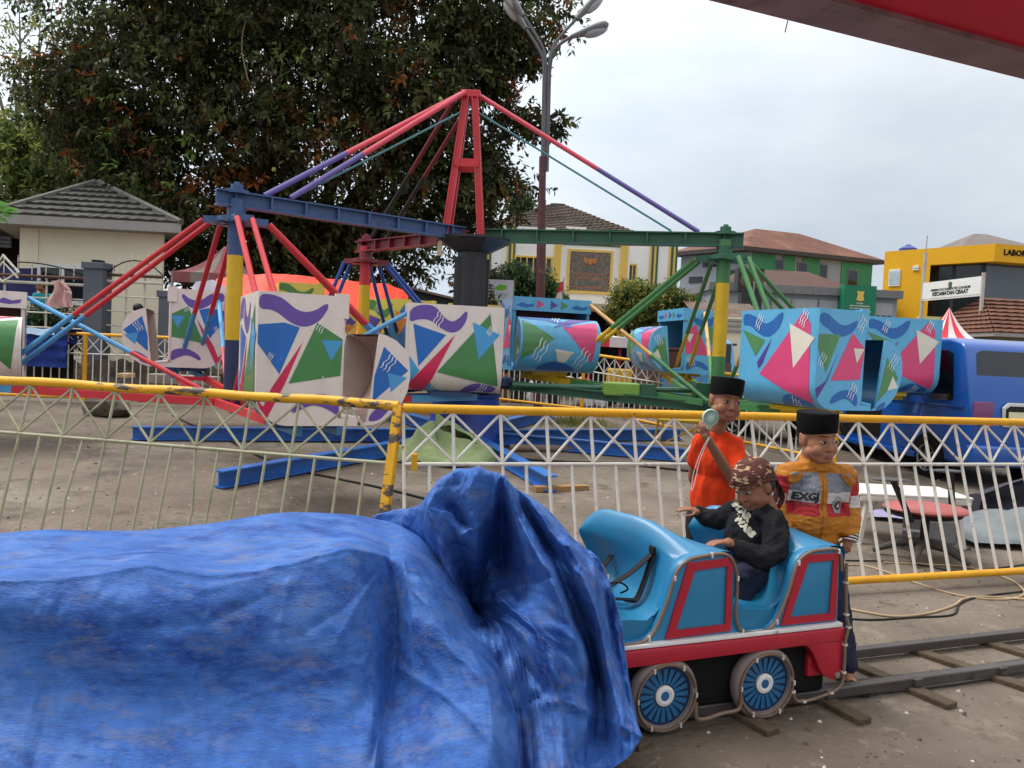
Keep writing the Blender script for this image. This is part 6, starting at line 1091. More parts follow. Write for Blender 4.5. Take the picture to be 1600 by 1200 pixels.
FOLD_L = [[0,0,0,0,1,1,1,2,2,2,3,3,3,4,4,4,4,5,5,5,6,6,6,6,6,7,6,6,7,7,7,8,7,8,8,8,7,7,7,6,5,5,5,4,4,3,3,2,2],
 [0,0,-1,-1,0,1,2,2,3,4,4,5,5,4,2,2,3,3,4,5,5,5,6,7,7,8,5,3,5,7,6,8,8,9,11,11,9,9,8,5,3,2,2,0,1,0,2,2,2],
 [0,-1,0,1,0,1,2,3,3,4,3,4,3,1,0,0,1,1,2,3,4,4,5,7,6,7,1,-1,0,4,6,6,9,10,10,11,12,10,9,8,5,3,-1,-2,-3,-2,-1,1,3],
 [0,1,0,1,2,2,2,3,4,4,2,1,-1,-1,-3,-2,-1,0,0,1,2,2,4,6,7,5,0,-6,-6,-3,1,3,6,7,8,11,12,13,12,10,8,4,1,-4,-3,-3,1,2,3],
 [0,0,1,2,2,2,2,3,3,1,0,-3,-5,-5,-5,-4,-4,-3,-2,-1,0,1,3,5,6,2,-1,-7,-10,-9,-6,-2,0,2,4,5,8,10,10,10,6,2,0,-5,-5,-1,2,6,4],
 [0,1,1,1,2,2,3,4,4,3,-3,-6,-7,-7,-6,-6,-6,-5,-4,-3,-2,0,1,4,4,3,-1,-4,-9,-13,-12,-10,-6,-5,-4,-2,1,2,5,6,3,2,-2,-5,-7,-3,4,7,5],
 [0,0,0,0,1,3,4,5,6,3,0,-4,-9,-9,-9,-8,-8,-7,-6,-5,-4,-2,0,2,2,2,2,-2,-7,-12,-16,-15,-14,-11,-10,-8,-6,-4,-4,-2,-1,-3,-5,-8,-6,-2,4,6,5],
 [0,-1,0,1,2,4,5,6,7,5,1,-4,-7,-10,-10,-10,-9,-8,-7,-6,-5,-3,-1,1,2,3,2,0,-5,-10,-15,-18,-18,-17,-14,-13,-12,-11,-9,-8,-8,-7,-9,-7,-1,2,4,4,5],
 [0,0,1,1,3,4,5,7,8,6,1,-3,-6,-11,-11,-10,-10,-9,-8,-7,-5,-4,-2,0,2,4,3,2,-3,-8,-13,-17,-20,-20,-18,-16,-15,-14,-14,-13,-12,-11,-6,-2,2,3,3,6,6],
 [0,0,1,1,3,4,6,8,9,7,4,0,-4,-9,-12,-11,-10,-9,-8,-7,-5,-4,-2,0,2,4,3,3,-1,-5,-11,-15,-19,-20,-20,-19,-17,-15,-15,-13,-14,-10,-5,-1,3,3,6,6,6],
 [0,1,1,3,4,5,7,8,7,7,5,0,-5,-9,-12,-11,-10,-9,-8,-6,-5,-4,-2,1,3,5,6,5,1,-3,-8,-13,-17,-20,-20,-19,-18,-17,-16,-14,-12,-10,-6,-3,3,4,8,8,7],
 [0,0,1,2,4,5,7,8,7,6,4,1,-4,-10,-12,-11,-10,-9,-8,-6,-5,-3,-1,1,4,6,8,7,3,-1,-5,-10,-15,-18,-19,-18,-18,-17,-16,-15,-11,-9,-6,-3,3,7,8,9,7],
 [0,0,1,3,4,6,7,8,7,5,4,2,-3,-9,-11,-11,-10,-8,-8,-6,-4,-3,-1,1,4,7,10,8,5,1,-3,-8,-13,-17,-18,-18,-17,-16,-16,-14,-12,-8,-6,-3,4,9,9,9,8],
 [0,1,2,3,4,6,7,8,9,8,6,1,-5,-8,-11,-10,-9,-9,-7,-5,-4,-3,-1,2,5,8,11,9,6,3,-1,-6,-11,-15,-17,-17,-17,-16,-16,-14,-12,-8,-6,-1,4,10,11,10,8],
 [0,1,2,2,3,5,7,9,9,9,6,0,-5,-8,-11,-10,-9,-9,-7,-5,-4,-2,0,2,5,9,12,10,8,4,0,-4,-9,-14,-16,-16,-16,-16,-15,-14,-12,-8,-6,1,5,12,12,10,8],
 [0,1,1,2,3,5,7,9,10,9,5,0,-5,-7,-9,-11,-10,-9,-7,-5,-4,-2,0,2,5,9,12,12,8,5,2,-3,-8,-12,-15,-15,-15,-15,-14,-13,-12,-9,-5,3,6,13,13,10,8],
 [0,0,1,2,3,5,7,9,11,9,3,-1,-4,-6,-9,-11,-9,-8,-7,-5,-3,-1,1,3,6,9,12,13,10,6,3,-2,-6,-11,-14,-15,-15,-15,-14,-12,-11,-9,-4,4,7,13,13,9,8],
 [0,0,0,1,3,5,8,10,10,7,3,0,-4,-7,-9,-10,-9,-8,-7,-5,-3,-2,1,3,7,10,11,13,10,7,3,-1,-5,-10,-14,-15,-15,-15,-14,-13,-11,-9,-2,5,7,13,11,8,9],
 [0,0,2,3,3,5,8,10,10,8,4,0,-3,-7,-8,-10,-10,-9,-7,-6,-4,-2,0,3,7,9,11,12,11,8,4,0,-4,-9,-13,-15,-15,-15,-14,-13,-12,-9,-2,6,8,12,10,7,9],
 [0,1,2,3,4,5,8,9,10,8,3,1,-2,-5,-9,-10,-10,-9,-7,-6,-4,-2,0,3,6,8,10,12,12,8,5,0,-4,-9,-12,-15,-15,-15,-14,-13,-12,-8,-2,7,7,11,9,7,9],
 [0,1,2,3,4,6,7,9,10,8,5,2,-3,-6,-9,-10,-11,-9,-8,-6,-4,-2,1,3,6,7,10,12,12,9,5,1,-4,-8,-12,-15,-16,-15,-15,-14,-12,-8,-2,7,7,10,9,7,9],
 [0,1,2,3,5,6,7,9,10,10,5,2,-2,-7,-10,-11,-11,-10,-9,-7,-4,-2,0,3,5,8,10,11,11,9,6,2,-3,-7,-12,-15,-16,-16,-15,-14,-13,-8,-2,7,7,8,9,7,9],
 [0,1,3,4,5,6,8,10,11,10,6,1,-3,-6,-10,-10,-10,-9,-9,-7,-5,-3,0,3,5,8,10,10,10,9,7,2,-2,-7,-11,-14,-16,-17,-17,-15,-13,-8,-2,7,8,8,8,7,9],
 [0,1,2,4,6,8,9,11,11,9,4,-1,-4,-6,-9,-11,-10,-10,-9,-7,-5,-3,0,2,5,8,9,10,10,9,7,3,-2,-6,-10,-14,-16,-17,-17,-16,-13,-9,-2,7,10,9,7,9,10],
 [0,0,1,3,6,7,9,11,11,7,4,0,-3,-7,-9,-11,-11,-10,-9,-7,-5,-3,-1,2,5,8,9,9,10,9,7,3,-1,-6,-10,-14,-16,-17,-17,-16,-13,-9,-2,6,10,11,8,10,10],
 [0,0,2,3,5,6,8,10,11,10,6,2,-3,-6,-9,-10,-11,-11,-10,-8,-5,-3,-1,2,5,7,7,8,10,9,7,3,-1,-6,-10,-14,-17,-18,-18,-17,-14,-10,-3,5,9,13,9,11,10],
 [0,1,2,2,4,6,8,10,11,11,7,2,-3,-6,-9,-10,-12,-11,-10,-8,-6,-3,-1,1,5,7,7,9,9,9,7,4,-1,-5,-10,-13,-17,-19,-19,-18,-15,-9,-4,4,8,13,10,10,11],
 [0,1,1,1,3,6,8,11,12,12,7,3,-3,-6,-8,-10,-12,-12,-10,-8,-6,-4,-2,1,4,7,8,10,9,8,7,4,-1,-6,-10,-13,-17,-20,-21,-20,-15,-10,-5,3,7,14,12,13,11],
 [0,1,2,2,3,5,8,11,12,13,8,4,-2,-4,-7,-11,-13,-12,-10,-9,-7,-5,-2,0,4,6,8,9,10,9,6,3,-1,-6,-11,-14,-17,-21,-21,-21,-17,-11,-6,1,6,13,14,14,12],
 [0,1,2,3,3,6,8,10,12,13,9,5,0,-4,-9,-12,-13,-12,-11,-9,-7,-5,-3,0,3,6,8,10,11,9,7,3,-1,-6,-10,-13,-17,-21,-23,-23,-18,-13,-6,-1,5,11,16,16,12],
 [0,1,1,2,3,5,8,10,12,13,11,7,1,-5,-9,-11,-13,-13,-11,-10,-8,-6,-4,-1,2,5,8,11,11,10,7,3,-1,-5,-9,-14,-18,-22,-24,-23,-20,-13,-6,0,6,10,16,16,12],
 [0,0,1,2,2,5,8,10,12,13,11,7,2,-4,-9,-12,-12,-12,-12,-10,-8,-6,-4,-1,2,5,8,11,11,11,7,3,-2,-5,-9,-14,-18,-21,-24,-23,-21,-14,-8,-1,6,10,16,16,12],
 [0,0,1,2,2,5,8,10,12,11,9,6,3,-2,-8,-13,-13,-13,-12,-10,-8,-6,-4,-1,2,6,9,12,12,11,7,3,-1,-5,-9,-14,-18,-22,-24,-24,-22,-15,-10,-2,6,11,15,17,13],
 [0,0,1,1,2,6,8,11,13,12,10,7,3,-2,-7,-12,-14,-13,-12,-10,-7,-5,-3,-1,2,6,9,11,12,10,7,4,-1,-6,-9,-13,-18,-21,-23,-24,-22,-16,-11,-3,5,11,15,16,13],
 [-1,0,-1,0,3,6,9,11,13,12,10,6,3,-2,-7,-12,-14,-13,-12,-9,-7,-5,-3,0,3,6,9,13,12,10,8,5,-1,-6,-9,-13,-18,-21,-22,-24,-22,-17,-12,-5,3,10,16,16,13],
 [-1,-1,-1,1,4,7,9,12,13,12,9,7,1,-3,-7,-11,-14,-12,-11,-9,-6,-4,-2,1,4,7,10,14,12,10,8,5,0,-5,-9,-13,-17,-21,-23,-23,-22,-18,-11,-6,2,8,15,14,13],
 [-1,0,1,2,4,7,9,12,13,14,11,5,2,-2,-6,-10,-14,-13,-11,-8,-5,-4,-1,2,5,8,11,14,12,10,7,5,0,-5,-9,-13,-17,-21,-22,-23,-21,-17,-10,-6,2,7,14,14,13],
 [-1,0,0,2,5,7,10,12,14,14,9,5,1,-4,-8,-11,-14,-12,-10,-7,-5,-3,0,2,5,9,12,15,13,10,8,4,0,-5,-9,-14,-18,-20,-21,-23,-21,-17,-10,-5,2,6,12,15,14],
 [-1,-1,0,3,5,8,10,12,14,12,8,4,-1,-4,-9,-12,-13,-12,-10,-7,-4,-2,0,3,6,10,13,15,13,10,8,4,0,-4,-9,-14,-17,-19,-22,-22,-20,-17,-10,-4,0,6,12,14,14],
 [-1,0,1,3,5,8,10,12,13,11,7,2,-2,-6,-10,-12,-13,-12,-10,-7,-4,-2,1,3,6,10,14,14,12,11,7,4,0,-4,-9,-13,-16,-19,-21,-22,-20,-16,-10,-3,0,6,12,14,14],
 [-1,0,1,3,5,7,10,11,12,8,3,-1,-5,-8,-10,-11,-13,-13,-10,-7,-4,-1,1,4,7,11,14,14,12,11,8,4,0,-4,-8,-13,-17,-19,-20,-22,-20,-17,-11,-3,1,6,10,14,14],
 [-1,0,1,3,6,7,10,11,9,5,3,0,-5,-8,-10,-13,-13,-13,-10,-7,-4,-2,1,4,8,11,12,14,13,10,8,5,0,-5,-9,-13,-17,-18,-19,-21,-20,-17,-10,-3,3,5,9,13,14],
 [-1,-1,1,4,6,8,11,13,11,8,5,1,-2,-5,-8,-12,-14,-13,-10,-8,-5,-2,1,4,8,9,11,14,12,10,8,4,0,-4,-9,-13,-16,-19,-19,-20,-18,-17,-12,-5,2,7,8,12,14],
 [-1,0,2,4,7,9,12,14,14,12,8,3,-2,-7,-10,-14,-14,-14,-11,-8,-6,-3,1,4,8,11,12,13,11,10,7,5,1,-4,-8,-13,-16,-17,-18,-18,-17,-17,-12,-5,1,8,10,13,14],
 [-1,0,2,4,7,10,13,15,16,12,7,2,-4,-9,-12,-15,-14,-14,-12,-9,-7,-3,0,3,7,11,12,11,10,9,7,4,0,-4,-8,-13,-16,-17,-16,-16,-18,-15,-12,-6,0,7,12,13,14],
 [-1,0,2,5,8,11,14,17,18,15,10,4,-1,-6,-13,-15,-16,-15,-13,-10,-7,-4,-1,3,7,10,10,10,8,8,6,4,0,-4,-7,-12,-16,-15,-16,-17,-18,-15,-13,-7,-1,6,12,14,14],
 [-1,0,2,6,9,13,16,18,20,17,10,6,-1,-5,-11,-16,-16,-15,-13,-10,-7,-4,0,4,8,9,10,8,8,7,6,4,1,-4,-8,-12,-16,-16,-17,-16,-17,-16,-11,-8,-1,4,11,13,14],
 [-2,0,3,6,10,13,16,18,20,18,13,6,0,-7,-11,-15,-17,-15,-13,-11,-7,-4,0,3,7,8,10,8,7,6,7,4,1,-3,-8,-12,-14,-17,-17,-16,-15,-16,-11,-8,-1,4,10,13,14],
 [-2,0,3,7,10,14,16,18,20,19,14,8,-1,-8,-13,-16,-17,-16,-14,-10,-7,-4,0,3,7,7,9,8,7,7,6,5,1,-3,-7,-12,-14,-16,-16,-16,-15,-16,-12,-8,-2,4,8,12,14],
 [-2,0,3,7,11,14,16,19,20,19,14,8,0,-7,-14,-16,-16,-16,-14,-11,-7,-4,-1,3,7,8,8,6,6,6,6,5,1,-3,-8,-12,-14,-15,-16,-16,-16,-15,-13,-7,-2,4,8,11,14],
 [-1,0,3,7,10,14,17,18,20,19,13,5,-2,-7,-13,-17,-17,-16,-14,-11,-7,-4,0,3,6,7,6,6,6,5,5,5,2,-3,-7,-12,-13,-15,-15,-16,-15,-17,-14,-8,-2,3,9,12,14],
 [-1,0,3,6,10,14,16,17,19,18,11,4,-4,-9,-14,-16,-16,-16,-13,-10,-7,-4,-1,3,5,6,7,6,5,5,5,3,1,-3,-6,-11,-14,-15,-17,-16,-15,-17,-14,-10,-3,2,8,12,13],
 [-1,0,3,7,10,12,15,17,17,18,11,3,-4,-10,-14,-17,-17,-15,-13,-10,-7,-4,-1,2,3,6,6,6,4,3,3,2,-1,-3,-6,-10,-14,-17,-17,-16,-15,-17,-16,-11,-5,2,6,11,13],
 [-1,1,3,7,9,11,14,16,17,17,10,3,-5,-10,-14,-17,-16,-15,-13,-10,-7,-4,-1,2,3,5,5,4,2,1,0,0,-2,-4,-6,-11,-14,-17,-17,-15,-15,-16,-16,-11,-4,1,6,10,13],
 [-1,1,3,6,9,11,13,16,16,15,10,3,-5,-12,-16,-17,-16,-15,-12,-9,-6,-4,-1,2,4,3,4,3,2,0,-1,-2,-4,-5,-8,-11,-15,-15,-15,-16,-19,-18,-15,-8,-2,3,6,10,12],
 [-1,1,3,6,9,10,13,15,16,14,8,1,-7,-12,-16,-17,-17,-14,-12,-9,-6,-3,-1,2,4,4,3,2,0,-1,-2,-3,-5,-6,-8,-13,-13,-14,-16,-18,-20,-16,-11,-5,1,6,9,12,12],
 [-1,0,2,5,8,10,13,15,15,13,6,0,-7,-13,-16,-17,-16,-14,-11,-8,-6,-3,-1,2,4,4,3,2,0,-1,-2,-4,-5,-7,-9,-12,-14,-17,-19,-20,-17,-14,-8,-4,4,9,11,13,12],
 [-1,0,2,5,8,9,12,15,15,11,6,0,-8,-13,-16,-16,-16,-14,-11,-8,-5,-3,0,2,4,3,2,0,0,-2,-3,-5,-6,-8,-10,-13,-15,-16,-19,-17,-14,-10,-6,-1,6,12,14,13,12],
 [-1,-1,1,4,6,9,12,14,13,9,4,-2,-9,-13,-16,-15,-15,-13,-10,-8,-5,-3,0,2,4,3,2,0,-1,-2,-3,-5,-6,-8,-11,-13,-13,-13,-16,-16,-12,-8,-4,2,9,14,14,13,11],
 [0,0,1,4,6,8,11,14,12,8,2,-4,-10,-12,-14,-15,-15,-13,-10,-7,-5,-2,0,3,3,2,0,-1,-2,-2,-3,-5,-7,-8,-10,-12,-11,-12,-15,-13,-10,-8,-1,5,12,15,13,12,11],
 [0,-1,1,3,5,9,11,13,10,6,0,-5,-10,-11,-13,-14,-14,-12,-9,-6,-4,-1,1,2,3,1,0,-2,-2,-3,-3,-4,-6,-7,-9,-10,-10,-12,-14,-12,-10,-5,0,7,12,16,13,12,10],
 [0,0,1,2,5,9,11,13,7,4,0,-6,-9,-11,-14,-15,-13,-10,-8,-6,-3,-1,1,2,2,2,0,-1,-3,-3,-3,-4,-5,-6,-7,-9,-10,-11,-13,-12,-8,-5,1,6,12,17,13,11,10],
 [0,1,2,3,6,8,11,13,9,3,-1,-6,-9,-11,-14,-14,-13,-10,-8,-5,-3,-1,1,1,1,1,-1,-2,-2,-3,-3,-4,-4,-5,-6,-7,-8,-10,-11,-12,-9,-6,0,5,11,18,13,12,10],
 [0,0,2,4,7,9,11,13,11,5,0,-3,-8,-11,-14,-14,-13,-10,-7,-5,-3,-1,1,3,2,0,-1,-2,-3,-3,-3,-4,-4,-4,-5,-7,-8,-9,-10,-11,-10,-7,-2,4,10,18,14,12,10],
 [0,0,2,4,7,9,12,14,13,7,3,-1,-5,-10,-12,-14,-13,-10,-8,-6,-4,-1,1,2,2,1,-2,-2,-2,-2,-3,-3,-4,-5,-5,-6,-7,-9,-10,-11,-10,-8,-4,2,10,19,16,12,9],
 [0,0,2,5,7,10,12,14,14,9,4,1,-4,-8,-12,-14,-13,-11,-9,-6,-4,-2,0,2,4,1,-1,-1,-2,-2,-2,-3,-3,-4,-5,-6,-7,-9,-10,-11,-11,-9,-6,1,9,18,18,14,9],
 [0,0,2,4,7,10,12,14,14,10,6,1,-3,-7,-11,-13,-13,-12,-9,-7,-5,-3,0,2,4,3,1,-1,-1,-1,-1,-2,-2,-4,-5,-5,-7,-9,-11,-11,-12,-9,-7,1,7,14,18,14,9],
 [0,1,2,5,7,10,12,14,14,11,7,2,-3,-7,-11,-13,-13,-12,-10,-8,-6,-3,-1,2,2,3,1,0,0,0,-1,-1,-2,-3,-4,-6,-8,-9,-11,-11,-13,-11,-8,-1,7,14,16,13,9],
 [0,1,3,5,7,10,12,14,14,11,7,2,-2,-6,-11,-14,-13,-12,-11,-9,-6,-4,-1,1,3,4,2,1,1,0,0,-1,-2,-3,-4,-6,-8,-10,-12,-13,-15,-14,-9,-3,3,11,11,9,8],
 [0,1,3,4,7,10,12,14,14,11,7,2,-2,-6,-10,-14,-14,-13,-11,-9,-6,-4,-2,1,3,3,2,2,0,0,0,-1,-2,-3,-4,-6,-8,-11,-13,-15,-15,-16,-13,-6,0,5,10,10,8],
 [0,1,2,4,6,9,11,13,14,10,5,1,-2,-6,-10,-14,-15,-14,-12,-9,-7,-5,-2,0,2,2,1,2,1,0,0,-1,-1,-3,-4,-6,-8,-10,-14,-17,-17,-17,-14,-8,-2,3,5,8,8],
 [0,1,2,4,6,8,10,12,13,10,5,1,-3,-7,-10,-13,-16,-14,-12,-10,-7,-5,-3,0,2,2,2,2,1,0,0,0,-1,-3,-4,-6,-8,-10,-14,-17,-19,-18,-16,-10,-6,0,3,6,7],
 [0,0,1,3,6,8,10,12,13,10,6,1,-4,-8,-12,-14,-15,-14,-12,-10,-7,-5,-3,-1,2,3,3,3,3,2,1,0,-1,-2,-4,-7,-10,-13,-13,-16,-19,-19,-17,-11,-8,-2,2,5,7],
 [0,0,1,3,5,7,9,12,13,10,6,1,-4,-8,-12,-14,-15,-14,-12,-10,-8,-5,-3,-1,2,2,4,4,4,3,3,2,1,-1,-3,-6,-10,-14,-15,-15,-18,-19,-16,-11,-6,-2,2,5,7],
 [0,0,2,3,5,7,9,11,12,10,7,2,-3,-8,-12,-14,-15,-14,-12,-10,-7,-5,-3,0,2,3,3,4,3,1,2,2,2,0,-1,-5,-9,-13,-15,-15,-17,-16,-14,-10,-4,0,4,6,6],
 [0,1,2,3,5,6,8,10,11,10,7,2,-2,-7,-11,-14,-14,-13,-12,-10,-7,-5,-3,-1,1,3,4,4,0,0,0,0,0,2,1,-2,-8,-10,-12,-12,-15,-14,-11,-7,-1,3,5,7,6],
 [0,1,2,3,4,6,7,9,10,9,8,3,-2,-6,-10,-12,-14,-13,-11,-9,-7,-5,-3,-1,1,2,3,3,-2,-3,-2,-3,0,2,1,1,-5,-6,-7,-9,-9,-10,-9,-3,2,6,7,7,6],
 [0,1,2,3,4,5,6,7,8,7,7,4,-1,-6,-10,-12,-13,-13,-11,-9,-7,-5,-3,-1,2,4,4,0,-3,-3,-4,-4,-1,1,1,3,0,-3,-3,-3,-3,-4,-5,0,5,7,7,5,5],
 [0,1,2,3,4,5,6,6,7,7,7,4,0,-5,-8,-11,-13,-12,-11,-9,-7,-5,-3,0,2,5,2,-1,-2,-3,-4,-4,-2,1,2,5,5,2,0,1,1,0,-1,4,7,5,6,4,4],
 [0,1,2,3,4,5,5,5,5,6,6,4,1,-3,-8,-11,-12,-11,-10,-9,-6,-4,-2,0,3,6,3,0,-3,-3,-3,-4,-2,1,3,5,6,6,3,4,4,4,4,7,6,4,4,3,4],
 [0,1,2,3,4,5,4,5,5,5,5,4,1,-2,-5,-8,-11,-10,-9,-8,-6,-4,-2,1,4,6,3,0,-4,-4,-3,-2,-2,0,2,4,6,7,7,7,7,8,8,7,5,2,3,4,3],
 [0,1,1,3,4,5,5,3,4,3,3,2,-2,-5,-5,-6,-9,-8,-8,-7,-5,-2,0,3,6,5,4,0,-3,-3,-3,-1,-1,0,1,4,5,6,6,7,7,7,7,6,3,1,3,4,3],
 [0,1,1,2,3,4,5,2,2,1,1,0,-4,-6,-7,-6,-5,-4,-5,-4,-2,1,3,6,7,6,3,0,-1,-2,-2,0,-1,-1,1,3,5,5,6,6,6,6,5,4,2,1,2,3,2],
 [0,1,1,2,3,4,4,2,0,0,-1,-2,-5,-4,-6,-6,-4,-3,-3,-1,1,3,6,7,8,5,2,1,0,1,0,0,-1,0,2,4,4,4,5,5,5,5,3,3,3,2,2,3,2],
 [0,0,1,2,3,4,4,2,-1,-2,-3,-4,-2,-2,-3,-3,-3,-1,1,3,5,7,7,8,8,7,4,3,3,2,2,0,0,1,3,3,4,4,4,4,4,3,3,2,2,2,2,2,2],
 [0,-1,-1,0,2,3,3,2,-1,-3,-4,-4,-2,0,0,1,1,1,3,4,6,7,8,8,8,8,7,6,4,4,2,1,1,3,2,2,3,3,3,4,4,3,2,1,2,2,2,2,1],
 [0,-1,-2,-1,1,2,3,2,0,-3,-4,-4,-3,0,1,3,2,3,4,5,6,6,7,7,7,7,6,5,4,3,2,2,3,2,2,2,3,3,3,3,3,3,2,2,2,2,2,2,1],
 [0,0,-1,-2,0,1,2,2,1,-1,-2,-3,-2,0,2,4,4,4,4,5,5,5,6,6,6,5,5,4,3,3,3,3,3,3,2,1,2,2,2,3,2,2,2,1,2,1,1,1,1],
 [0,0,0,-2,0,1,2,2,2,1,0,0,1,3,3,3,3,3,4,4,4,5,6,5,5,4,4,3,2,2,2,2,2,2,1,1,1,1,2,2,2,2,1,1,1,1,1,1,1],
 [0,1,0,-1,0,1,2,3,3,3,3,3,3,3,3,3,3,3,4,4,4,5,5,5,4,4,3,2,2,2,2,2,1,1,0,1,1,1,1,1,1,1,1,1,1,0,1,1,0],
 [0,0,0,0,1,1,1,2,3,3,3,3,3,2,2,3,4,3,3,4,4,4,4,4,4,3,2,2,1,1,2,1,0,0,0,0,0,0,0,0,0,1,1,0,0,0,0,0,0],
 [0,0,0,0,1,1,0,2,2,2,2,2,2,2,2,3,3,3,3,3,3,3,3,3,3,2,1,1,1,1,1,0,-1,0,0,0,0,0,0,-1,0,1,1,1,1,0,0,1,0],
 [0,0,0,0,0,0,0,1,2,2,1,1,1,2,2,2,2,2,3,3,2,2,2,2,1,1,0,1,0,1,0,-1,0,-1,-1,-1,-1,-1,-1,-1,0,0,1,1,2,2,0,0,0],
 [0,0,0,0,0,0,1,1,1,1,1,1,1,1,1,1,1,1,2,2,1,1,2,1,1,1,0,0,1,0,-1,-1,-1,-1,0,0,1,1,1,1,-1,0,1,1,2,1,1,1,0],
 [0,0,0,0,0,0,0,1,1,1,1,0,1,1,1,1,1,1,1,1,1,1,1,1,1,0,0,1,0,0,0,-1,0,0,1,1,1,1,1,1,1,-1,0,1,0,0,0,0,0],
 [0,0,0,0,0,0,0,0,0,0,0,0,1,0,0,1,1,1,1,1,0,1,1,0,0,0,1,1,0,1,1,-1,0,1,1,1,1,1,0,0,0,0,1,0,0,0,0,0,0],
 [0,0,0,0,0,0,0,0,0,0,0,0,0,0,0,0,0,0,0,0,0,0,0,0,0,0,0,0,0,1,1,0,0,1,1,1,1,1,0,0,0,0,0,0,0,0,0,0,0]]
LEFT = [
 [(-150, 930, 2.95), (-160, 850, 2.75), (-180, 890, 2.45), (-200, 945, 2.15), (-230, 1060, 2.05), (-260, 1200, 1.95), (-300, 1500, 1.7)],
 [(20, 900, 2.98), (8, 834, 2.8), (5, 870, 2.5), (0, 915, 2.2), (-10, 1020, 2.11), (-20, 1130, 2.03), (-50, 1450, 1.75)],
 [(100, 900, 3.0), (80, 829, 2.83), (80, 866, 2.53), (80, 912, 2.24), (75, 1015, 2.15), (65, 1125, 2.06), (40, 1440, 1.8)],
 [(180, 900, 3.0), (165, 831, 2.86), (165, 862, 2.56), (155, 902, 2.27), (150, 1010, 2.17), (145, 1120, 2.09), (130, 1430, 1.82)],
 [(260, 900, 3.0), (240, 830, 2.88), (240, 856, 2.6), (232, 888, 2.33), (235, 1010, 2.19), (240, 1120, 2.1), (215, 1420, 1.84)],
 [(340, 880, 3.02), (325, 820, 2.9), (325, 855, 2.64), (328, 906, 2.36), (335, 1010, 2.24), (330, 1120, 2.13), (310, 1400, 1.86)],
 [(460, 880, 3.05), (445, 804, 2.95), (445, 838, 2.7), (450, 888, 2.43), (455, 1000, 2.31), (460, 1110, 2.2), (450, 1380, 1.9)],
 [(560, 880, 3.1), (550, 807, 3.0), (545, 832, 2.77), (545, 862, 2.52), (560, 980, 2.38), (570, 1100, 2.26), (570, 1360, 1.95)],
 [(610, 880, 3.1), (600, 815, 3.0), (602, 842, 2.82), (606, 875, 2.6), (612, 960, 2.53), (612, 1070, 2.42), (600, 1350, 2.02)],
 [(645, 880, 3.1), (632, 826, 3.0), (640, 850, 2.85), (648, 884, 2.64), (668, 970, 2.46), (690, 1090, 2.31), (700, 1340, 1.98)],
 [(685, 900, 3.12), (672, 850, 3.02), (688, 876, 2.9), (706, 920, 2.72), (745, 1020, 2.54), (768, 1110, 2.38), (772, 1330, 2.08)],
 [(700, 930, 3.15), (690, 880, 3.05), (718, 915, 2.96), (745, 965, 2.84), (788, 1060, 2.7), (810, 1140, 2.55), (812, 1330, 2.3)],
 [(690, 960, 3.3), (690, 905, 3.25), (705, 935, 3.2), (725, 985, 3.1), (765, 1090, 3.0), (795, 1190, 2.85), (800, 1330, 2.6)]]
RIGHT = [
 [(620, 860, 3.6), (580, 800, 3.38), (580, 830, 3.34), (590, 880, 3.3), (600, 950, 3.3), (610, 1050, 3.3), (620, 1250, 3.3)],
 [(650, 850, 3.6), (625, 790, 3.34), (620, 825, 3.22), (650, 880, 3.2), (690, 950, 3.2), (720, 1050, 3.15), (750, 1250, 3.1)],
 [(680, 850, 3.6), (652, 792, 3.30), (648, 820, 3.16), (680, 880, 3.14), (712, 950, 3.16), (745, 1050, 3.1), (770, 1250, 3.0)],
 [(700, 800, 3.5), (688, 748, 3.16), (668, 795, 3.02), (686, 850, 2.98), (716, 930, 3.06), (760, 1030, 3.0), (790, 1250, 2.9)],
 [(720, 780, 3.5), (712, 732, 3.10), (705, 790, 3.02), (716, 860, 3.06), (730, 930, 3.24), (780, 1010, 3.0), (805, 1250, 2.76)],
 [(745, 780, 3.5), (742, 727, 3.06), (735, 780, 2.98), (742, 850, 3.02), (735, 940, 3.28), (800, 1000, 3.04), (830, 1245, 2.70)],
 [(765, 780, 3.5), (770, 731, 3.04), (768, 790, 3.02), (758, 850, 3.14), (765, 930, 3.16), (825, 1010, 2.94), (855, 1235, 2.66)],
 [(785, 790, 3.5), (786, 741, 3.04), (784, 800, 3.12), (785, 870, 3.22), (815, 950, 2.96), (860, 1030, 2.86), (885, 1225, 2.64)],
 [(800, 790, 3.5), (793, 748, 3.02), (818, 822, 2.90), (858, 900, 2.82), (895, 985, 2.77), (915, 1075, 2.74), (920, 1215, 2.62)],
 [(815, 800, 3.5), (800, 752, 3.06), (836, 815, 3.02), (880, 895, 2.98), (918, 985, 2.92), (938, 1070, 2.88), (950, 1205, 2.68)],
 [(830, 810, 3.5), (812, 757, 3.05), (860, 815, 2.92), (905, 885, 2.84), (940, 970, 2.80), (958, 1070, 2.77), (985, 1180, 2.62)],
 [(850, 820, 3.5), (830, 770, 3.12), (882, 818, 3.03), (928, 872, 2.98), (956, 950, 2.94), (972, 1060, 2.88), (1003, 1152, 2.64)],
 [(860, 820, 3.55), (848, 786, 3.26), (900, 834, 3.16), (944, 880, 3.06), (970, 958, 2.98), (984, 1060, 2.92), (1004, 1150, 2.72)],
 [(860, 850, 3.7), (850, 800, 3.5), (905, 850, 3.45), (945, 900, 3.4), (968, 980, 3.3), (985, 1065, 3.1), (1002, 1155, 2.9)]]
for k, c in enumerate(LEFT):
    if k > 8: LEFT[k] = [(x, y, d-(.06, .12, .16, .18)[k-9]) for x, y, d in c]
RIGHT = [[(x, y, d-(.30 if 0 < j else .22)) for j, (x, y, d) in enumerate(c)] for c in RIGHT]
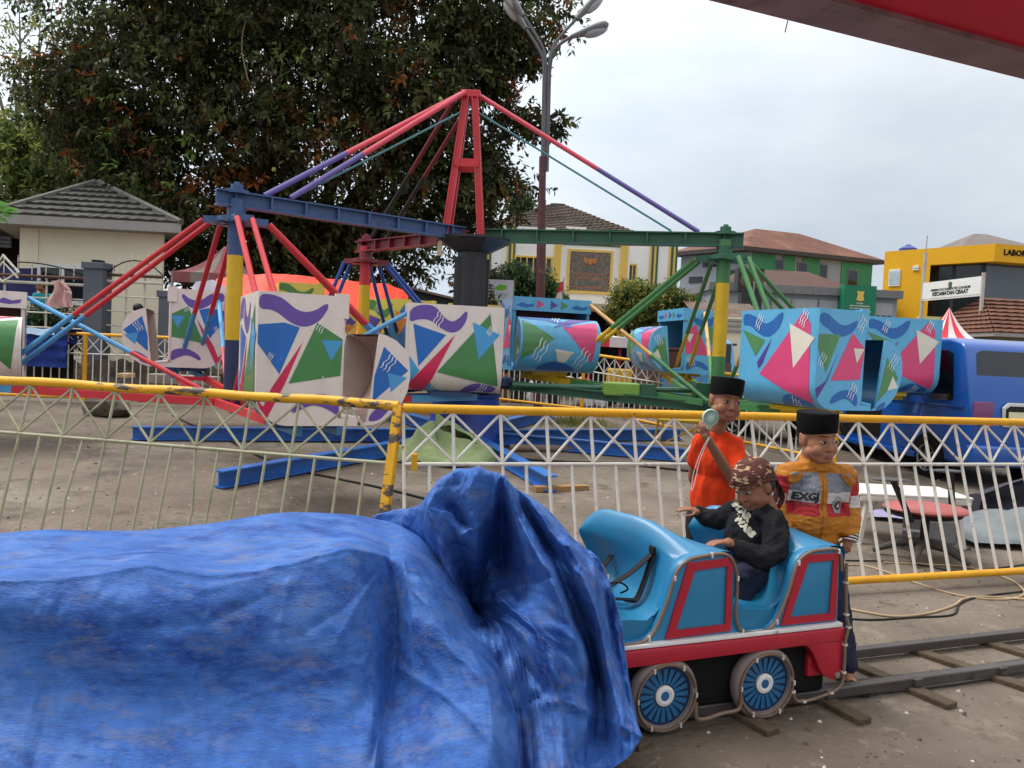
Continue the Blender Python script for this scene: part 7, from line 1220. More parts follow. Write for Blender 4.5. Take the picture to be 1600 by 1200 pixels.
AV = [[sum(RIGHT[min(max(k+o, 0), len(RIGHT)-2)][j][2] for o in (-2, -1, 0, 1, 2))/5 for j in range(7)] for k in range(len(RIGHT))]
RIGHT = [[(x, y, d-(.10 if j > 4 and k < 8 else .04 if k < 8 and j > 3 else 0)) for j, (x, y, d) in enumerate(c)] for k, c in enumerate(RIGHT)]
RIGHT = [[(x, y, (AV[k][j]+(d-AV[k][j])*(1.5 if 1 < j and 2 < k < 11 else 1))) for j, (x, y, d) in enumerate(c)] for k, c in enumerate(RIGHT)]
mb1 = net(LEFT, 380, 190, .44, .46, .010, (11, 5), 1.0, .004, lambda a, b: .3+.7*min(1, max(0, (b-.40)*4)), FOLD_L, 1.0)
mb2 = net(RIGHT, 300, 240, .30, .45, .060, (6, 4), 6.0, .004, lambda a, b: min(1, .2+b*2.0), FOLD_R, 1.3)
k0 = len(mb1.v); mb1.v += mb2.v; mb1.f += [tuple(i+k0 for i in f) for f in mb2.f]; mb1.m += mb2.m
tp_ = mb1.build('tarpaulin', m_tarp, merge=True, smooth=75)
tag(tp_, 'crumpled dusty blue tarpaulin draped over the train engine', 'tarpaulin')
# ================================================================== PEOPLE
from mathutils.bvhtree import BVHTree
class Blob:
    """limbs and lumps melted into one continuous surface"""
    def __init__(s, M=None): s.mb = MB(); s.M = M or Matrix.Identity(4)
    def cap(s, p, r0, q, r1, M=None, n=12):
        M = M or s.M; p = M @ Vector(p); q = M @ Vector(q); d = q-p; L = max(d.length, 1e-5); T = frame(p, d if d.length > 1e-6 else (0, 0, 1))
        pr = [(r0*math.cos(a*math.pi/8), -r0*math.sin(a*math.pi/8)) for a in (4, 3, 2, 1, 0)]+[(r1*math.cos(a*math.pi/8), L+r1*math.sin(a*math.pi/8)) for a in (0, 1, 2, 3, 4)]
        pr = [(max(x, 1e-5), z) for x, z in pr]; s.mb.lathe(pr, n, 0, T); return s
    def chain(s, pts, M=None):
        for i in range(len(pts)-1): s.cap(pts[i][0], pts[i][1], pts[i+1][0], pts[i+1][1], M)
        return s
    def ell(s, c, r, M=None, rot=None):
        T = (M or s.M) @ Matrix.Translation(Vector(c))
        if rot: T = T @ Euler(rot).to_matrix().to_4x4()
        s.mb.ball((0, 0, 0), r, 0, 16, 12, T); return s
    def mesh(s, voxel, it=3, parent=None, sub=False):
        bm = bmesh.new(); me = bpy.data.meshes.new('tmp'); Mi = chain(parent).inverted() if parent else Matrix.Identity(4)
        me.from_pydata([tuple(Mi @ Vector(v)) for v in s.mb.v], [], s.mb.f); bm.from_mesh(me); bmesh.ops.remove_doubles(bm, verts=bm.verts, dist=1e-5); bmesh.ops.recalc_face_normals(bm, faces=bm.faces); bm.to_mesh(me); bm.free()
        o = bpy.data.objects.new('tmp', me); COL.objects.link(o)
        m = o.modifiers.new('r', 'REMESH'); m.mode = 'VOXEL'; m.voxel_size = voxel; m.use_smooth_shade = True
        k = o.modifiers.new('s', 'SMOOTH'); k.factor = .5; k.iterations = it
        bpy.context.view_layer.update()
        r = bpy.data.meshes.new_from_object(o.evaluated_get(bpy.context.evaluated_depsgraph_get()))
        COL.objects.unlink(o); bpy.data.objects.remove(o); bpy.data.meshes.remove(me); return r
    def build(s, name, mats, parent, voxel=.006, it=3, wrinkle=0.0, wscale=14, seed=0, pick=None, label=None, stretch=(1, 1, 1)):
        me = s.mesh(voxel, it, parent)
        if wrinkle:
            nr = [v.normal.copy() for v in me.vertices]
            for v, n in zip(me.vertices, nr):
                q = Vector((v.co.x*stretch[0], v.co.y*stretch[1], v.co.z*stretch[2]))*wscale+Vector((seed, seed, seed))
                v.co += n*wrinkle*(.6-1.9*abs(noise.noise(q))-.8*abs(noise.noise(q*2.1)))
        mats = mats if isinstance(mats, (list, tuple)) else [mats]; me.materials.clear()
        for m in mats: me.materials.append(m)
        if pick:
            for p in me.polygons: p.material_index = pick(p.center)
        me.polygons.foreach_set('use_smooth', [True]*len(me.polygons)); me.name = name; me.update()
        o = bpy.data.objects.new(name, me); COL.objects.link(o); o.parent = parent
        if label: o['label'] = label
        return o
SKIN = S(162, 110, 82)
def skinmat(n, c): 
    m = mat(n, c, .5, .35, .08, 9, dirt=[(tuple(x*.8 for x in c), .55, 14, .3)], bump=.06, bscale=160); m.node_tree.nodes['Principled BSDF'].inputs['Subsurface Weight'].default_value = .08; m.node_tree.nodes['Principled BSDF'].inputs['Subsurface Radius'].default_value = (.01, .004, .002); return m
m_skin = skinmat('skin', SKIN); m_skin2 = skinmat('skin_deep', S(144, 95, 70)); m_lip = mat('lips', S(150, 92, 82), .5, .4, .1)
m_eyew = mat('eye_white', S(206, 196, 188), .3, .5, .03); m_iris = mat('iris_dark', S(24, 15, 12), .15, .6, .1); m_hair = mat('black_hair', S(20, 17, 16), .6, .4, .3, 60); m_cap = mat('black_velvet', S(16, 16, 18), .95, .15, .3, 30)
def head(B, M, s=1.0):
    """M: head frame, origin between the ears, -Y is the face"""
    e = lambda c, r: B.ell([x*s for x in c], [x*s for x in r], M); k = lambda p, a, q, b: B.cap([x*s for x in p], a*s, [x*s for x in q], b*s, M)
    e((0, .012, .032), (.072, .086, .08)); e((0, -.02, -.018), (.066, .058, .066)); e((0, -.026, -.052), (.053, .050, .045)); e((0, -.054, -.078), (.022, .020, .018))
    for g in (-1, 1):
        e((g*.033, -.047, -.036), (.031, .027, .030))
        e((g*.072, .012, -.006), (.009, .02, .03)); k((g*.075, .022, .02), .007, (g*.078, .016, -.018), .006); k((g*.0105, -.078, -.0305), .007, (g*.010, -.074, -.03), .0075)
        k((g*.050, -.02, -.05), .028, (g*.022, -.048, -.076), .021)
    k((0, -.070, .008), .0085, (0, -.084, -.024), .0105); e((0, -.085, -.028), (.0115, .0105, .0095)); e((0, -.060, -.056), (.032, .021, .02))
    k((-.012, -.0775, -.0545), .0052, (.012, -.0775, -.0545), .0052); k((-.010, -.0775, -.0635), .006, (.010, -.0775, -.0635), .006)
    k((0, .02, -.05), .046, (0, .032, -.15), .044)
def lipface(M, s, parent):
    I = M.inverted() @ chain(parent)
    def f(c):
        q = (I @ c)/s
        return 1 if abs(q.x) < .017-.25*abs(q.z+.059) and -.0705 < q.z < -.0495 and q.y < -.07 else 0
    return f
def sculpt(o, M, s, parent):
    """eye sockets and mouth line pressed into the head"""
    A = M.inverted() @ chain(parent); Bk = A.inverted()
    for v in o.data.vertices:
        q = (A @ v.co)/s
        if q.y > -.03 or q.z < -.12 or q.z > .1 or abs(q.x) > .09: continue
        d = 0
        for g in (-1, 1):
            d += .0055*math.exp(-((q.x-g*.03)/.016)**2-((q.z-.001)/.0095)**2)
            d += .0012*math.exp(-((q.x-g*.024)/.006)**2-((q.z+.05)/.01)**2)
        d += .0028*math.exp(-(q.x/.018)**4-((q.z+.059)/.0024)**2)
        d += .003*math.exp(-(q.x/.004)**2-((q.z+.046)/.005)**2)
        d += .002*math.exp(-(q.x/.02)**2-((q.z+.0725)/.004)**2)
        v.co = Bk @ (Vector((q.x, q.y+d, q.z))*s)
    o.data.update()
def eyes(parent, M, s=1.0, look=(0, 0), op=1.0):
    for g in (-1, 1):
        E = M @ Matrix.Translation(Vector((g*.0295, -.0655, .0015))*s) @ Matrix.Rotation(R(g*12), 4, 'Z')
        mb = MB(); mb.ball((0, 0, 0), (.0152*s, .0098*s, .0064*op*s), 0, 16, 10, E)
        c = Vector((look[0]*.005, -.0075, look[1]*.002))*s; mb.ball(c, (.0072*s, .0034*s, .0064*op*s), 1, 12, 8, E)
        mb.build('eye', [m_eyew, m_iris], parent, smooth=60)
        mb = MB(); mb.tube([E @ (Vector((x*.0165, -.0108+.0085*x*x, (.0068*op*(1-x*x)+.0002)))*s) for x in [i/5-1 for i in range(11)]], [.0006*s+.0018*s*(1-(i/5-1)**2) for i in range(11)], 6); mb.build('eyelid', m_hair, parent, smooth=60)
        mb = MB(); mb.tube([M @ (Vector((g*(.013+.037*t), -.0755+.022*t*t, .0262+.0042*math.sin(t*2.6)-.003*t))*s) for t in [i/6 for i in range(7)]], [x*s for x in (.0008, .0016, .002, .002, .0018, .0014, .0006)], 6); mb.build('eyebrow', m_hair, parent, smooth=60)
def songkok(parent, M, s, tilt=0.0, h=.088):
    T = M @ Matrix.Rotation(R(tilt), 4, 'X'); mb = MB(); rings = [(.0765, .036), (.0775, .039), (.080, .07), (.081, .113), (.0795, .1185), (.074, .121), (.045, .1195), (.0001, .118)]
    mb.lathe([(r_*s, z*s) for r_, z in rings], 40, 0, T @ Matrix.Translation((0, .009*s, 0)), sy=1.16)
    for i, v in enumerate(mb.v):
        q = T.inverted() @ Vector(v); a_ = abs(q.x)/(.08*s); q.z -= .012*s*a_*a_*(1 if q.z < .06*s else .4); q.x *= 1+.03*noise.noise(q*40); mb.v[i] = tuple(T @ q)
    mb.build('cap', m_cap, parent, smooth=50)
    hb = Blob(T); hb.ell(Vector((0, .034, .02))*s, [x*s for x in (.0715, .07, .05)]); return hb
def hand(B, M, s=1.0, curl=.5, side=1, spread=.12):
    """wrist at origin, fingers along +Y, palm facing -Z, thumb on side*X"""
    V = lambda *p: M @ (Vector(p)*s)
    B.ell((0, .03*s, 0), (.027*s, .036*s, .0125*s), M); B.cap(V(-.014, .004, 0), .015*s, V(.014, .01, 0), .015*s, Matrix.Identity(4)); B.cap(V(side*.012, .012, -.003), .014*s, V(side*.008, .05, -.001), .0115*s, Matrix.Identity(4)); B.cap(V(-side*.014, .012, -.002), .012*s, V(-side*.016, .05, -.001), .010*s, Matrix.Identity(4))
    for i, (x, L, r_) in enumerate(((.0205, .054, .0072), (.0065, .061, .0075), (-.0075, .056, .0072), (-.0205, .044, .0064))):
        p = Vector((side*x, .058-abs(i-1.2)*.003, 0)); a = 0; az = side*(x*spread*12)
        c_ = curl*(1+.12*i); pts = [(V(*p), r_*s)]
        for seg, fr in enumerate((.45, .32, .25)):
            a += c_*(.55, .75, .5)[seg]; p = p+Vector((math.sin(az)*math.cos(a), math.cos(a)*math.cos(az), -math.sin(a)))*L*fr; pts.append((V(*p), r_*s*(.95, .88, .8)[seg]))
        B.chain(pts, Matrix.Identity(4))
    p = Vector((side*.02, .018, -.004)); pts = [(V(*p), .0098*s)]
    for d, L in (((side*.75, .62, -.25), .026), ((side*.35, .85, -.4*(.4+curl)), .022), ((side*.05, .9, -.5*(.4+curl)), .018)): p = p+Vector(d).normalized()*L; pts.append((V(*p), .0083*s))
    B.chain(pts, Matrix.Identity(4))
def basis(o, y, z):
    """matrix with local Y along y and local Z near z"""
    y = Vector(y).normalized(); z = Vector(z); z = (z-y*z.dot(y)).normalized(); x = y.cross(z)
    return Matrix(((x.x, y.x, z.x, o[0]), (x.y, y.y, z.y, o[1]), (x.z, y.z, z.z, o[2]), (0, 0, 0, 1)))
def bands(name, base, rules, rough=.75, bump=.25, bscale=70):
    """cloth whose colour changes at seams: rules = [(axis, lo, hi, colour)] in garment space, |x| via axis 'ax'"""
    if name in MATS: return MATS[name]
    m = mat(name, base, rough, .25, .1, 8, bump=bump, bscale=bscale); t = m.node_tree; L = t.links.new; b = t.nodes['Principled BSDF']
    tcn = [n for n in t.nodes if n.type == 'TEX_COORD'][0]; sp = t.nodes.new('ShaderNodeSeparateXYZ'); L(tcn.outputs['Object'], sp.inputs[0])
    ab = t.nodes.new('ShaderNodeMath'); ab.operation = 'ABSOLUTE'; L(sp.outputs['X'], ab.inputs[0])
    src = {'x': sp.outputs['X'], 'y': sp.outputs['Y'], 'z': sp.outputs['Z'], 'ax': ab.outputs[0]}
    cur = b.inputs['Base Color'].links[0].from_socket
    def step(s, lo, hi):
        a = t.nodes.new('ShaderNodeMath'); a.operation = 'GREATER_THAN'; a.inputs[1].default_value = lo; L(s, a.inputs[0])
        c = t.nodes.new('ShaderNodeMath'); c.operation = 'LESS_THAN'; c.inputs[1].default_value = hi; L(s, c.inputs[0])
        k = t.nodes.new('ShaderNodeMath'); k.operation = 'MULTIPLY'; L(a.outputs[0], k.inputs[0]); L(c.outputs[0], k.inputs[1]); return k.outputs[0]
    for rule in rules:
        *cond, col = rule; f = None
        for ax, lo, hi in cond:
            g = step(src[ax], lo, hi)
            if f is None: f = g
            else:
                k = t.nodes.new('ShaderNodeMath'); k.operation = 'MULTIPLY'; L(f, k.inputs[0]); L(g, k.inputs[1]); f = k.outputs[0]
        mx_ = t.nodes.new('ShaderNodeMixRGB'); L(f, mx_.inputs[0]); L(cur, mx_.inputs[1])
        if isinstance(col[0], tuple):
            wv = t.nodes.new('ShaderNodeTexWave'); wv.bands_direction = 'X'; wv.inputs['Scale'].default_value = 55; wv.inputs['Distortion'].default_value = .6; L(tcn.outputs['Object'], wv.inputs['Vector'])
            rr = t.nodes.new('ShaderNodeValToRGB'); rr.color_ramp.elements[0].color = (*col[0], 1); rr.color_ramp.elements[1].color = (*col[1], 1); rr.color_ramp.elements[0].position = .4; rr.color_ramp.elements[1].position = .6; L(wv.outputs['Fac'], rr.inputs[0]); L(rr.outputs[0], mx_.inputs[2])
        else: mx_.inputs[2].default_value = (*col, 1)
        cur = mx_.outputs[0]
    L(cur, b.inputs['Base Color']); return m
def onto(o, parent, M, name, off=.004):
    """lay flat lettering mesh o (parented) on garment along the garment-frame direction"""
    pass
def project(target, lo, dirw, off=.004):
    """push mesh lo (child of the same parent as target) onto target along dirw (parent space)"""
    tm = target.data; bv = BVHTree.FromPolygons([v.co for v in tm.vertices], [p.vertices[:] for p in tm.polygons]); d = Vector(dirw).normalized()
    zs = [v.co.dot(d) for v in lo.data.vertices]; z0 = min(zs)
    for v in lo.data.vertices:
        h, n, i, dist = bv.ray_cast(v.co-d*.6, d)
        if h: v.co = h-d*off+d*(v.co.dot(d)-z0)*.0
    lo.data.update()
# ---------------------------------------------------------------- boy in the orange jacket
pj = P(1265, 900, 3.62); bj = thing('person', 'boy in black cap and padded orange, grey and red jacket standing behind the train', 'person', (pj.x, pj.y, 0), R(4))
MJ = chain(bj); hM = MJ @ Matrix.Translation((-.014, -.02, 1.104)) @ Euler((R(6), 0, R(17))).to_matrix().to_4x4() @ Matrix.Rotation(R(-2), 4, 'Y')
s_ = 1.08; B = Blob(MJ); head(B, hM, s_)
B.ell((0, 0, .82), (.10, .07, .16)).ell((0, 0, .62), (.1, .075, .12)).cap((-.12, 0, .93), .035, (.12, 0, .93), .035)
B.chain([((.14, 0, .93), .035), ((.185, .02, .79), .032), ((.15, -.06, .655), .026)]); hand(B, MJ @ basis((.148, -.063, .65), (-.35, -.25, -1), (-.5, -.8, .1)), .8, .8, 1)
B.chain([((-.14, 0, .93), .035), ((-.185, .03, .79), .032), ((-.17, -.03, .655), .026)]); hand(B, MJ @ basis((-.17, -.03, .65), (.1, -.2, -1), (.7, -.7, 0)), .8, .6, -1)
B.chain([((.06, 0, .6), .06), ((.095, -.08, .32), .045), ((.125, -.16, .07), .03)]); B.chain([((-.06, 0, .6), .06), ((-.065, .0, .32), .045), ((-.07, .02, .07), .03)])
for x, y in ((.125, -.16), (-.07, .02)):
    B.ell((x, y, .045), (.026, .034, .032)); B.cap((x, y-.02, .03), .022, (x+.01, y-.1, .022), .018)
    for i in range(5): B.cap((x+.03-.0125*i, y-.105+.004*abs(i-1), .02), .0085-.0006*i, (x+.036-.0135*i, y-.135+.007*i, .017), .0075-.0006*i)
bo = B.build('body', [m_skin, m_lip], bj, .0042, 4, pick=lipface(hM, s_, bj)); sculpt(bo, hM, s_, bj); eyes(bj, hM, s_, (.5, -.4), .85)
hb = songkok(bj, hM, s_, -4, .092); hb.build('hair', m_hair, bj, .005, 2)
J = Blob(MJ @ Matrix.Diagonal((.92, .95, 1, 1))); J.ell((0, .0, .85), (.145, .1, .12)).ell((0, -.005, .72), (.15, .108, .13)).ell((0, 0, .64), (.138, .1, .07)).cap((-.115, .0, .935), .06, (.115, .0, .935), .06).cap((-.05, 0, .96), .055, (.05, 0, .96), .055)
J.chain([((.145, .0, .925), .066), ((.168, .015, .86), .06), ((.185, .022, .79), .058), ((.18, -.02, .73), .055), ((.165, -.055, .68), .046)]); J.chain([((-.145, .0, .925), .066), ((-.168, .02, .86), .06), ((-.182, .03, .79), .056), ((-.18, .0, .72), .052), ((-.172, -.028, .68), .045)])
for a in range(16):
    t = a*math.pi/8; J.cap((.066*math.cos(t), .012+.064*math.sin(t), .975), .024, (.072*math.cos(t), .012+.07*math.sin(t), 1.0+.012*math.sin(t)), .017)
OR = S(180, 114, 38); RD = S(176, 46, 52); WH = S(204, 198, 196); GY = (S(96, 100, 110), S(150, 154, 162))
m_jk = bands('padded_jacket', OR, [(('z', .862, .95), ('ax', 0, .145), GY), (('z', .812, .862), ('ax', 0, .148), WH), (('z', .752, .812), ('ax', 0, .15), ('y', -.2, .03), RD), (('ax', .15, .3), ('z', .845, .93), RD), (('ax', .155, .3), ('z', .79, .845), WH), (('ax', 0, .017), ('y', -.3, 0), ('z', .5, .95), OR)], .6, .3, 45)
jk = J.build('jacket', m_jk, bj, .006, 3, .006, 17, 3.0, stretch=(1, 1, 2.0))
mb = MB(); mb.bar(MJ @ Vector((0, -.112, .60)), MJ @ Vector((.0, -.12, .93)), .022, .008); zp = mb.build('zip_placket', mat('jacket_placket', S(172, 108, 36), .6), bj)
bm_ = bmesh.new(); bm_.from_mesh(zp.data); bmesh.ops.subdivide_edges(bm_, edges=[e_ for e_ in bm_.edges if e_.calc_length() > .1], cuts=20); bm_.to_mesh(zp.data); bm_.free(); project(jk, zp, (0, 1, 0), .006)
m_ink = mat('dark_print', S(52, 54, 58), .7); m_silver = mat('silver_patch', S(142, 142, 144), .5)
def patch(parent, target, pts, m, name, d=(0, 1, 0), off=.004, n=3):
    mb = MB(); bm = bmesh.new(); bm.faces.new([bm.verts.new(p) for p in pts]); bmesh.ops.triangulate(bm, faces=bm.faces[:])
    for i in range(n): bmesh.ops.subdivide_edges(bm, edges=bm.edges[:], cuts=1, use_grid_fill=True)
    bm.verts.index_update(); mb.add([v.co[:] for v in bm.verts], [[v.index for v in f.verts] for f in bm.faces]); bm.free()
    o = mb.build(name, m, parent, local=True, smooth=60); project(target, o, d, off); return o
patch(bj, jk, [(.078+.034*math.cos(a*.2618)*(1 if abs(math.sin(a*.2618)) < .9 else .9), -.3, .805+.04*math.sin(a*.2618)+.004*math.cos(a*.5236*2)) for a in range(24)], m_silver, 'emblem', off=.004)
patch(bj, jk, [(.078+.02*math.cos(a*.5236), -.3, .803+.022*math.sin(a*.5236)) for a in range(12)], m_ink, 'emblem_center', off=.0055, n=2)
patch(bj, jk, [(.068, -.3, .795), (.088, -.3, .795), (.082, -.3, .812), (.078, -.3, .82), (.074, -.3, .812)], m_eyew, 'emblem_mark', off=.007, n=1)
lt = lettering('lettering', 'EXGJ', .05, face_frame(MJ @ Vector((-.076, -.3, .839)), MJ.to_3x3() @ Vector((1, 0, .06)), (0, 0, 1)), m_ink, bj, .0, .003, .105); project(jk, lt, (0, 1, 0), .004)
lt = lettering('lettering', 'SPORT COLLECTION', .015, face_frame(MJ @ Vector((-.076, -.3, .803)), MJ.to_3x3() @ Vector((1, 0, .06)), (0, 0, 1)), mat('pink_print', S(190, 110, 110), .7), bj, .0, .0005, .09); project(jk, lt, (0, 1, 0), .004)
for g in (-1, 1): patch(bj, jk, [(g*.085, -.3, .955), (g*.16, -.3, .93), (g*.165, -.3, .905), (g*.13, -.3, .892), (g*.10, -.3, .925)], mat('jacket_placket', S(172, 108, 36), .6), 'shoulder_flap', off=.007)
for g, c in ((1, (.155, -.063, .667)), (-1, (-.171, -.03, .667))):
    mb = MB(); T = MJ @ basis(c, (-.25*g, -.3, -1), (0, -1, 0))
    for i in range(6): mb.lathe([(.034, 0), (.0365, .0035), (.034, .007)], 18, i % 2, T @ Matrix.Rotation(R(-90), 4, 'X') @ Matrix.Translation((0, 0, -.012+.007*i)), cap=False)
    mb.build('cuff', [m_belt, m_tw], bj, smooth=60)
Tt = Blob(MJ); Tt.ell((0, .0, .6), (.115, .09, .08)); Tt.chain([((.062, 0, .58), .078), ((.098, -.08, .34), .062), ((.125, -.145, .09), .056)]); Tt.chain([((-.062, 0, .58), .078), ((-.066, .0, .34), .065), ((-.07, .02, .09), .058)])
Tt.build('trousers', mat('navy_trousers', S(38, 42, 60), .85, .2, .15, 6, bump=.3, bscale=60), bj, .007, 3, .006, 15, 1.0)
m_sole = mat('black_rubber', S(26, 24, 24), .7, .3, .2)
for x, y in ((.125, -.16), (-.07, .02)):
    mb = MB(); mb.prism([(x+dx, y+dy) for dx, dy in ((-.03, .04), (-.034, -.02), (-.042, -.09), (-.03, -.14), (.0, -.158), (.034, -.15), (.05, -.11), (.042, -.04), (.034, .03), (.0, .052))], .014, 0, MJ, z0=.001); sd2 = mb.build('sandal', m_sole, bj, bevel=.003)
    mb = MB(); mb.tube([MJ @ Vector(p) for p in ((x-.038, y-.05, .014), (x-.015, y-.08, .044), (x+.02, y-.108, .03), (x+.022, y-.11, .012))], .006, 6).tube([MJ @ Vector(p) for p in ((x+.044, y-.05, .014), (x+.035, y-.08, .042), (x+.02, y-.108, .03))], .006, 6); st = mb.build('strap', m_sole, sd2, smooth=60)
# ---------------------------------------------------------------- boy in the red shirt
pr_ = P(1113, 800, 4.12); br = thing('person', 'boy in black cap and plain red orange shirt holding a small fan near his chin', 'person', (pr_.x, pr_.y, 0), R(-4))
MR = chain(br); hR = MR @ Matrix.Translation((.03, -.02, 1.235)) @ Euler((R(3), R(7), R(16))).to_matrix().to_4x4(); s2 = 1.06
B = Blob(MR); head(B, hR, s2)
B.ell((0, .01, .84), (.085, .05, .14)).ell((0, 0, .64), (.1, .075, .12)).cap((-.06, .01, .99), .024, (.07, .01, .99), .024)
wr = Vector((-.095, -.2, 1.06)); el = Vector((.075, -.115, .825)); B.chain([((.09, 0, .96), .022), ((.098, -.07, .885), .026), (el, .03)]).chain([(el, .03), (el.lerp(wr, .4), .029), (wr, .021)])
hand(B, MR @ basis(wr, (-.28, -.12, .95), (-.25, -.95, -.05)), .92, 1.15, -1)
B.chain([((-.07, .01, .97), .02), ((-.10, .08, .86), .024), ((-.10, .10, .8), .026), ((-.04, .15, .68), .021)]); hand(B, MR @ basis((-.04, .15, .675), (.3, .2, -1), (0, 1, 0)), .9, .6, 1)
for g in (-1, 1): B.chain([((g*.06, 0, .62), .065), ((g*.07, .0, .34), .048), ((g*.075, .02, .07), .032)]).ell((g*.075, .0, .04), (.027, .04, .03)).cap((g*.075, -.02, .028), .022, (g*.085, -.1, .022), .018)
bo = B.build('body', [m_skin2, m_lip], br, .0045, 4, pick=lipface(hR, s2, br)); sculpt(bo, hR, s2, br); eyes(br, hR, s2, (.45, 0), 1.0)
hb = songkok(br, hR, s2, -3, .086); hb.build('hair', m_hair, br, .005, 2)
T_ = Blob(MR); T_.ell((.005, 0, .895), (.112, .085, .15)).ell((0, 0, .72), (.122, .09, .2)).ell((-.01, .005, .56), (.128, .095, .1)).cap((-.075, 0, 1.015), .042, (.085, 0, 1.015), .042).cap((-.04, .01, 1.04), .036, (.05, .01, 1.04), .036)
T_.chain([((.095, 0, 1.005), .05), ((.108, -.045, .925), .05), ((.104, -.075, .88), .05)]); T_.chain([((-.085, 0, 1.005), .048), ((-.105, .04, .9), .046)])
T_.build('shirt', mat('red_orange_cotton', S(214, 62, 24), .85, .2, .1, 6, bump=.2, bscale=110), br, .0065, 3, .010, 9, 5.0, stretch=(1.2, 1.2, .55))
Tt = Blob(MR); Tt.ell((0, 0, .6), (.125, .092, .08))
for g in (-1, 1): Tt.chain([((g*.06, 0, .6), .08), ((g*.07, 0, .34), .066), ((g*.075, .02, .1), .058)])
Tt.build('trousers', mat('black_trousers', S(30, 30, 36), .85), br, .009, 3, .006, 12, 2.0)
for g in (-1, 1): MB().prism([(g*.078+dx, dy) for dx, dy in ((-.03, .06), (-.036, -.06), (-.02, -.13), (.025, -.13), (.04, -.06), (.03, .06))], .012, 0, MR, z0=.001).build('sandal', m_sole, br, bevel=.003)
fc = MR @ Vector((-.088, -.25, 1.162)); fan = thing('handheld_fan', 'round mint green mini fan held up by the boy in red', 'fan', fc)
m_mint = mat('mint_plastic', S(188, 216, 198), .35, .5, .05); FM = Matrix.Translation(fc) @ Matrix.Rotation(R(8), 4, 'Z') @ Matrix.Rotation(R(96), 4, 'X')
mb = MB(); mb.lathe([(.0001, -.016), (.028, -.016), (.040, -.008), (.043, 0), (.042, .006), (.040, .011), (.038, .008)], 36, 0, FM, cap=False); mb.build('fan_case', m_mint, fan, smooth=40)
mb = MB(); mb.lathe([(.0001, .004), (.041, .004)], 30, 0, FM, cap=False); mb.build('fan_shade_disc', mat('fan_shadow', S(110, 150, 134), .6), fan)  # darker mint disc: shade behind the grille put in as colour
mb = MB()
for k in range(26):
    a = k*2*math.pi/26; mb.bar(FM @ Vector((.008*math.cos(a), .008*math.sin(a), .010)), FM @ Vector((.043*math.cos(a+.25), .043*math.sin(a+.25), .010)), .0028, .003)
mb.lathe([(.0001, .013), (.009, .012), (.009, .008)], 14, 0, FM, cap=False); mb.build('grille', m_mint, fan)
MB().tube([fc+Vector((.0, .014, -.034)), fc+Vector((.004, .03, -.058))], .011, 12).build('handle', m_mint, fan, smooth=60)
st_ = [MR @ Vector(p) for p in ((-.08, -.23, 1.06), (-.105, -.22, .99), (-.125, -.2, .9), (-.14, -.2, .8), (-.15, -.19, .78), (-.145, -.19, .86), (-.12, -.21, .97), (-.085, -.235, 1.06))]
MB().tube(smoothpath(st_, 6), .0022, 5).build('wrist_string', m_tw, fan, smooth=60)
# ---------------------------------------------------------------- seated boy
sp_ = TW(.43, .27, .455); bs = thing('person', 'boy seated in the train carriage in black hooded top and brown batik headcloth', 'person', sp_, R(-42))
MS = chain(bs); C = lambda u, v, z: TW(u, v, z); I4 = Matrix.Identity(4)
hc = C(.425, .27, .905); hd = Matrix.Translation(hc) @ Euler((0, 0, R(-62))).to_matrix().to_4x4() @ Matrix.Rotation(R(24), 4, 'X') @ Matrix.Rotation(R(-6), 4, 'Y'); s3 = 1.0
B = Blob(I4); head(B, hd, s3)
B.ell((0, 0, 0), (.08, .06, .14), Matrix.Translation(C(.44, .28, .65))).ell((0, 0, 0), (.09, .09, .06), Matrix.Translation(C(.42, .28, .52)))
B.chain([(C(.44, .17, .78), .02), (C(.415, .10, .645), .02), (C(.25, .11, .672), .02), (C(.20, .12, .70), .021)]); B.chain([(C(.42, .37, .76), .02), (C(.38, .44, .72), .02), (C(.335, .485, .72), .02), (C(.30, .50, .745), .021)])
hand(B, basis(C(.205, .12, .70), C(.1, .14, .705)-C(.205, .12, .70), (0, 0, 1)), .88, .35, 1); hand(B, basis(C(.30, .50, .748), C(.2, .52, .768)-C(.30, .50, .748), (.1, -.2, 1)), .9, .3, -1)
for v in (.2, .36): B.chain([(C(.43, v+.02, .50), .055), (C(.335, v, .51), .045), (C(.34, v, .40), .036)])
bo = B.build('body', [m_skin2, m_lip], bs, .0045, 4, pick=lipface(hd, s3, bs)); sculpt(bo, hd, s3, bs); eyes(bs, hd, s3, (0, -.6), .7)
H = Blob(I4); H.ell((0, 0, 0), (.125, .1, .14), Matrix.Translation(C(.44, .28, .665)) @ Matrix.Rotation(R(-42), 4, 'Z')).ell((0, 0, 0), (.13, .11, .10), Matrix.Translation(C(.43, .28, .56)) @ Matrix.Rotation(R(-42), 4, 'Z'))
H.cap(C(.46, .17, .765), .052, C(.43, .37, .765), .052).cap(C(.46, .25, .79), .055, C(.45, .31, .79), .055)
H.chain([(C(.46, .165, .765), .056), (C(.445, .125, .71), .055), (C(.415, .10, .645), .053), (C(.33, .085, .64), .047), (C(.25, .11, .672), .042), (C(.222, .12, .69), .031)])
H.chain([(C(.425, .38, .765), .055), (C(.38, .44, .72), .048), (C(.335, .485, .72), .042), (C(.31, .50, .738), .032)])
for a in range(9):
    t = a/8; H.cap(C(.40+.13*math.sin(t*3.14), .20+.15*t, .80), .024, C(.43+.12*math.sin(t*3.14), .19+.17*t, .765), .03)
H.ell((0, 0, 0), (.07, .05, .07), Matrix.Translation(C(.535, .28, .74)) @ Matrix.Rotation(R(20), 4, 'Z'))
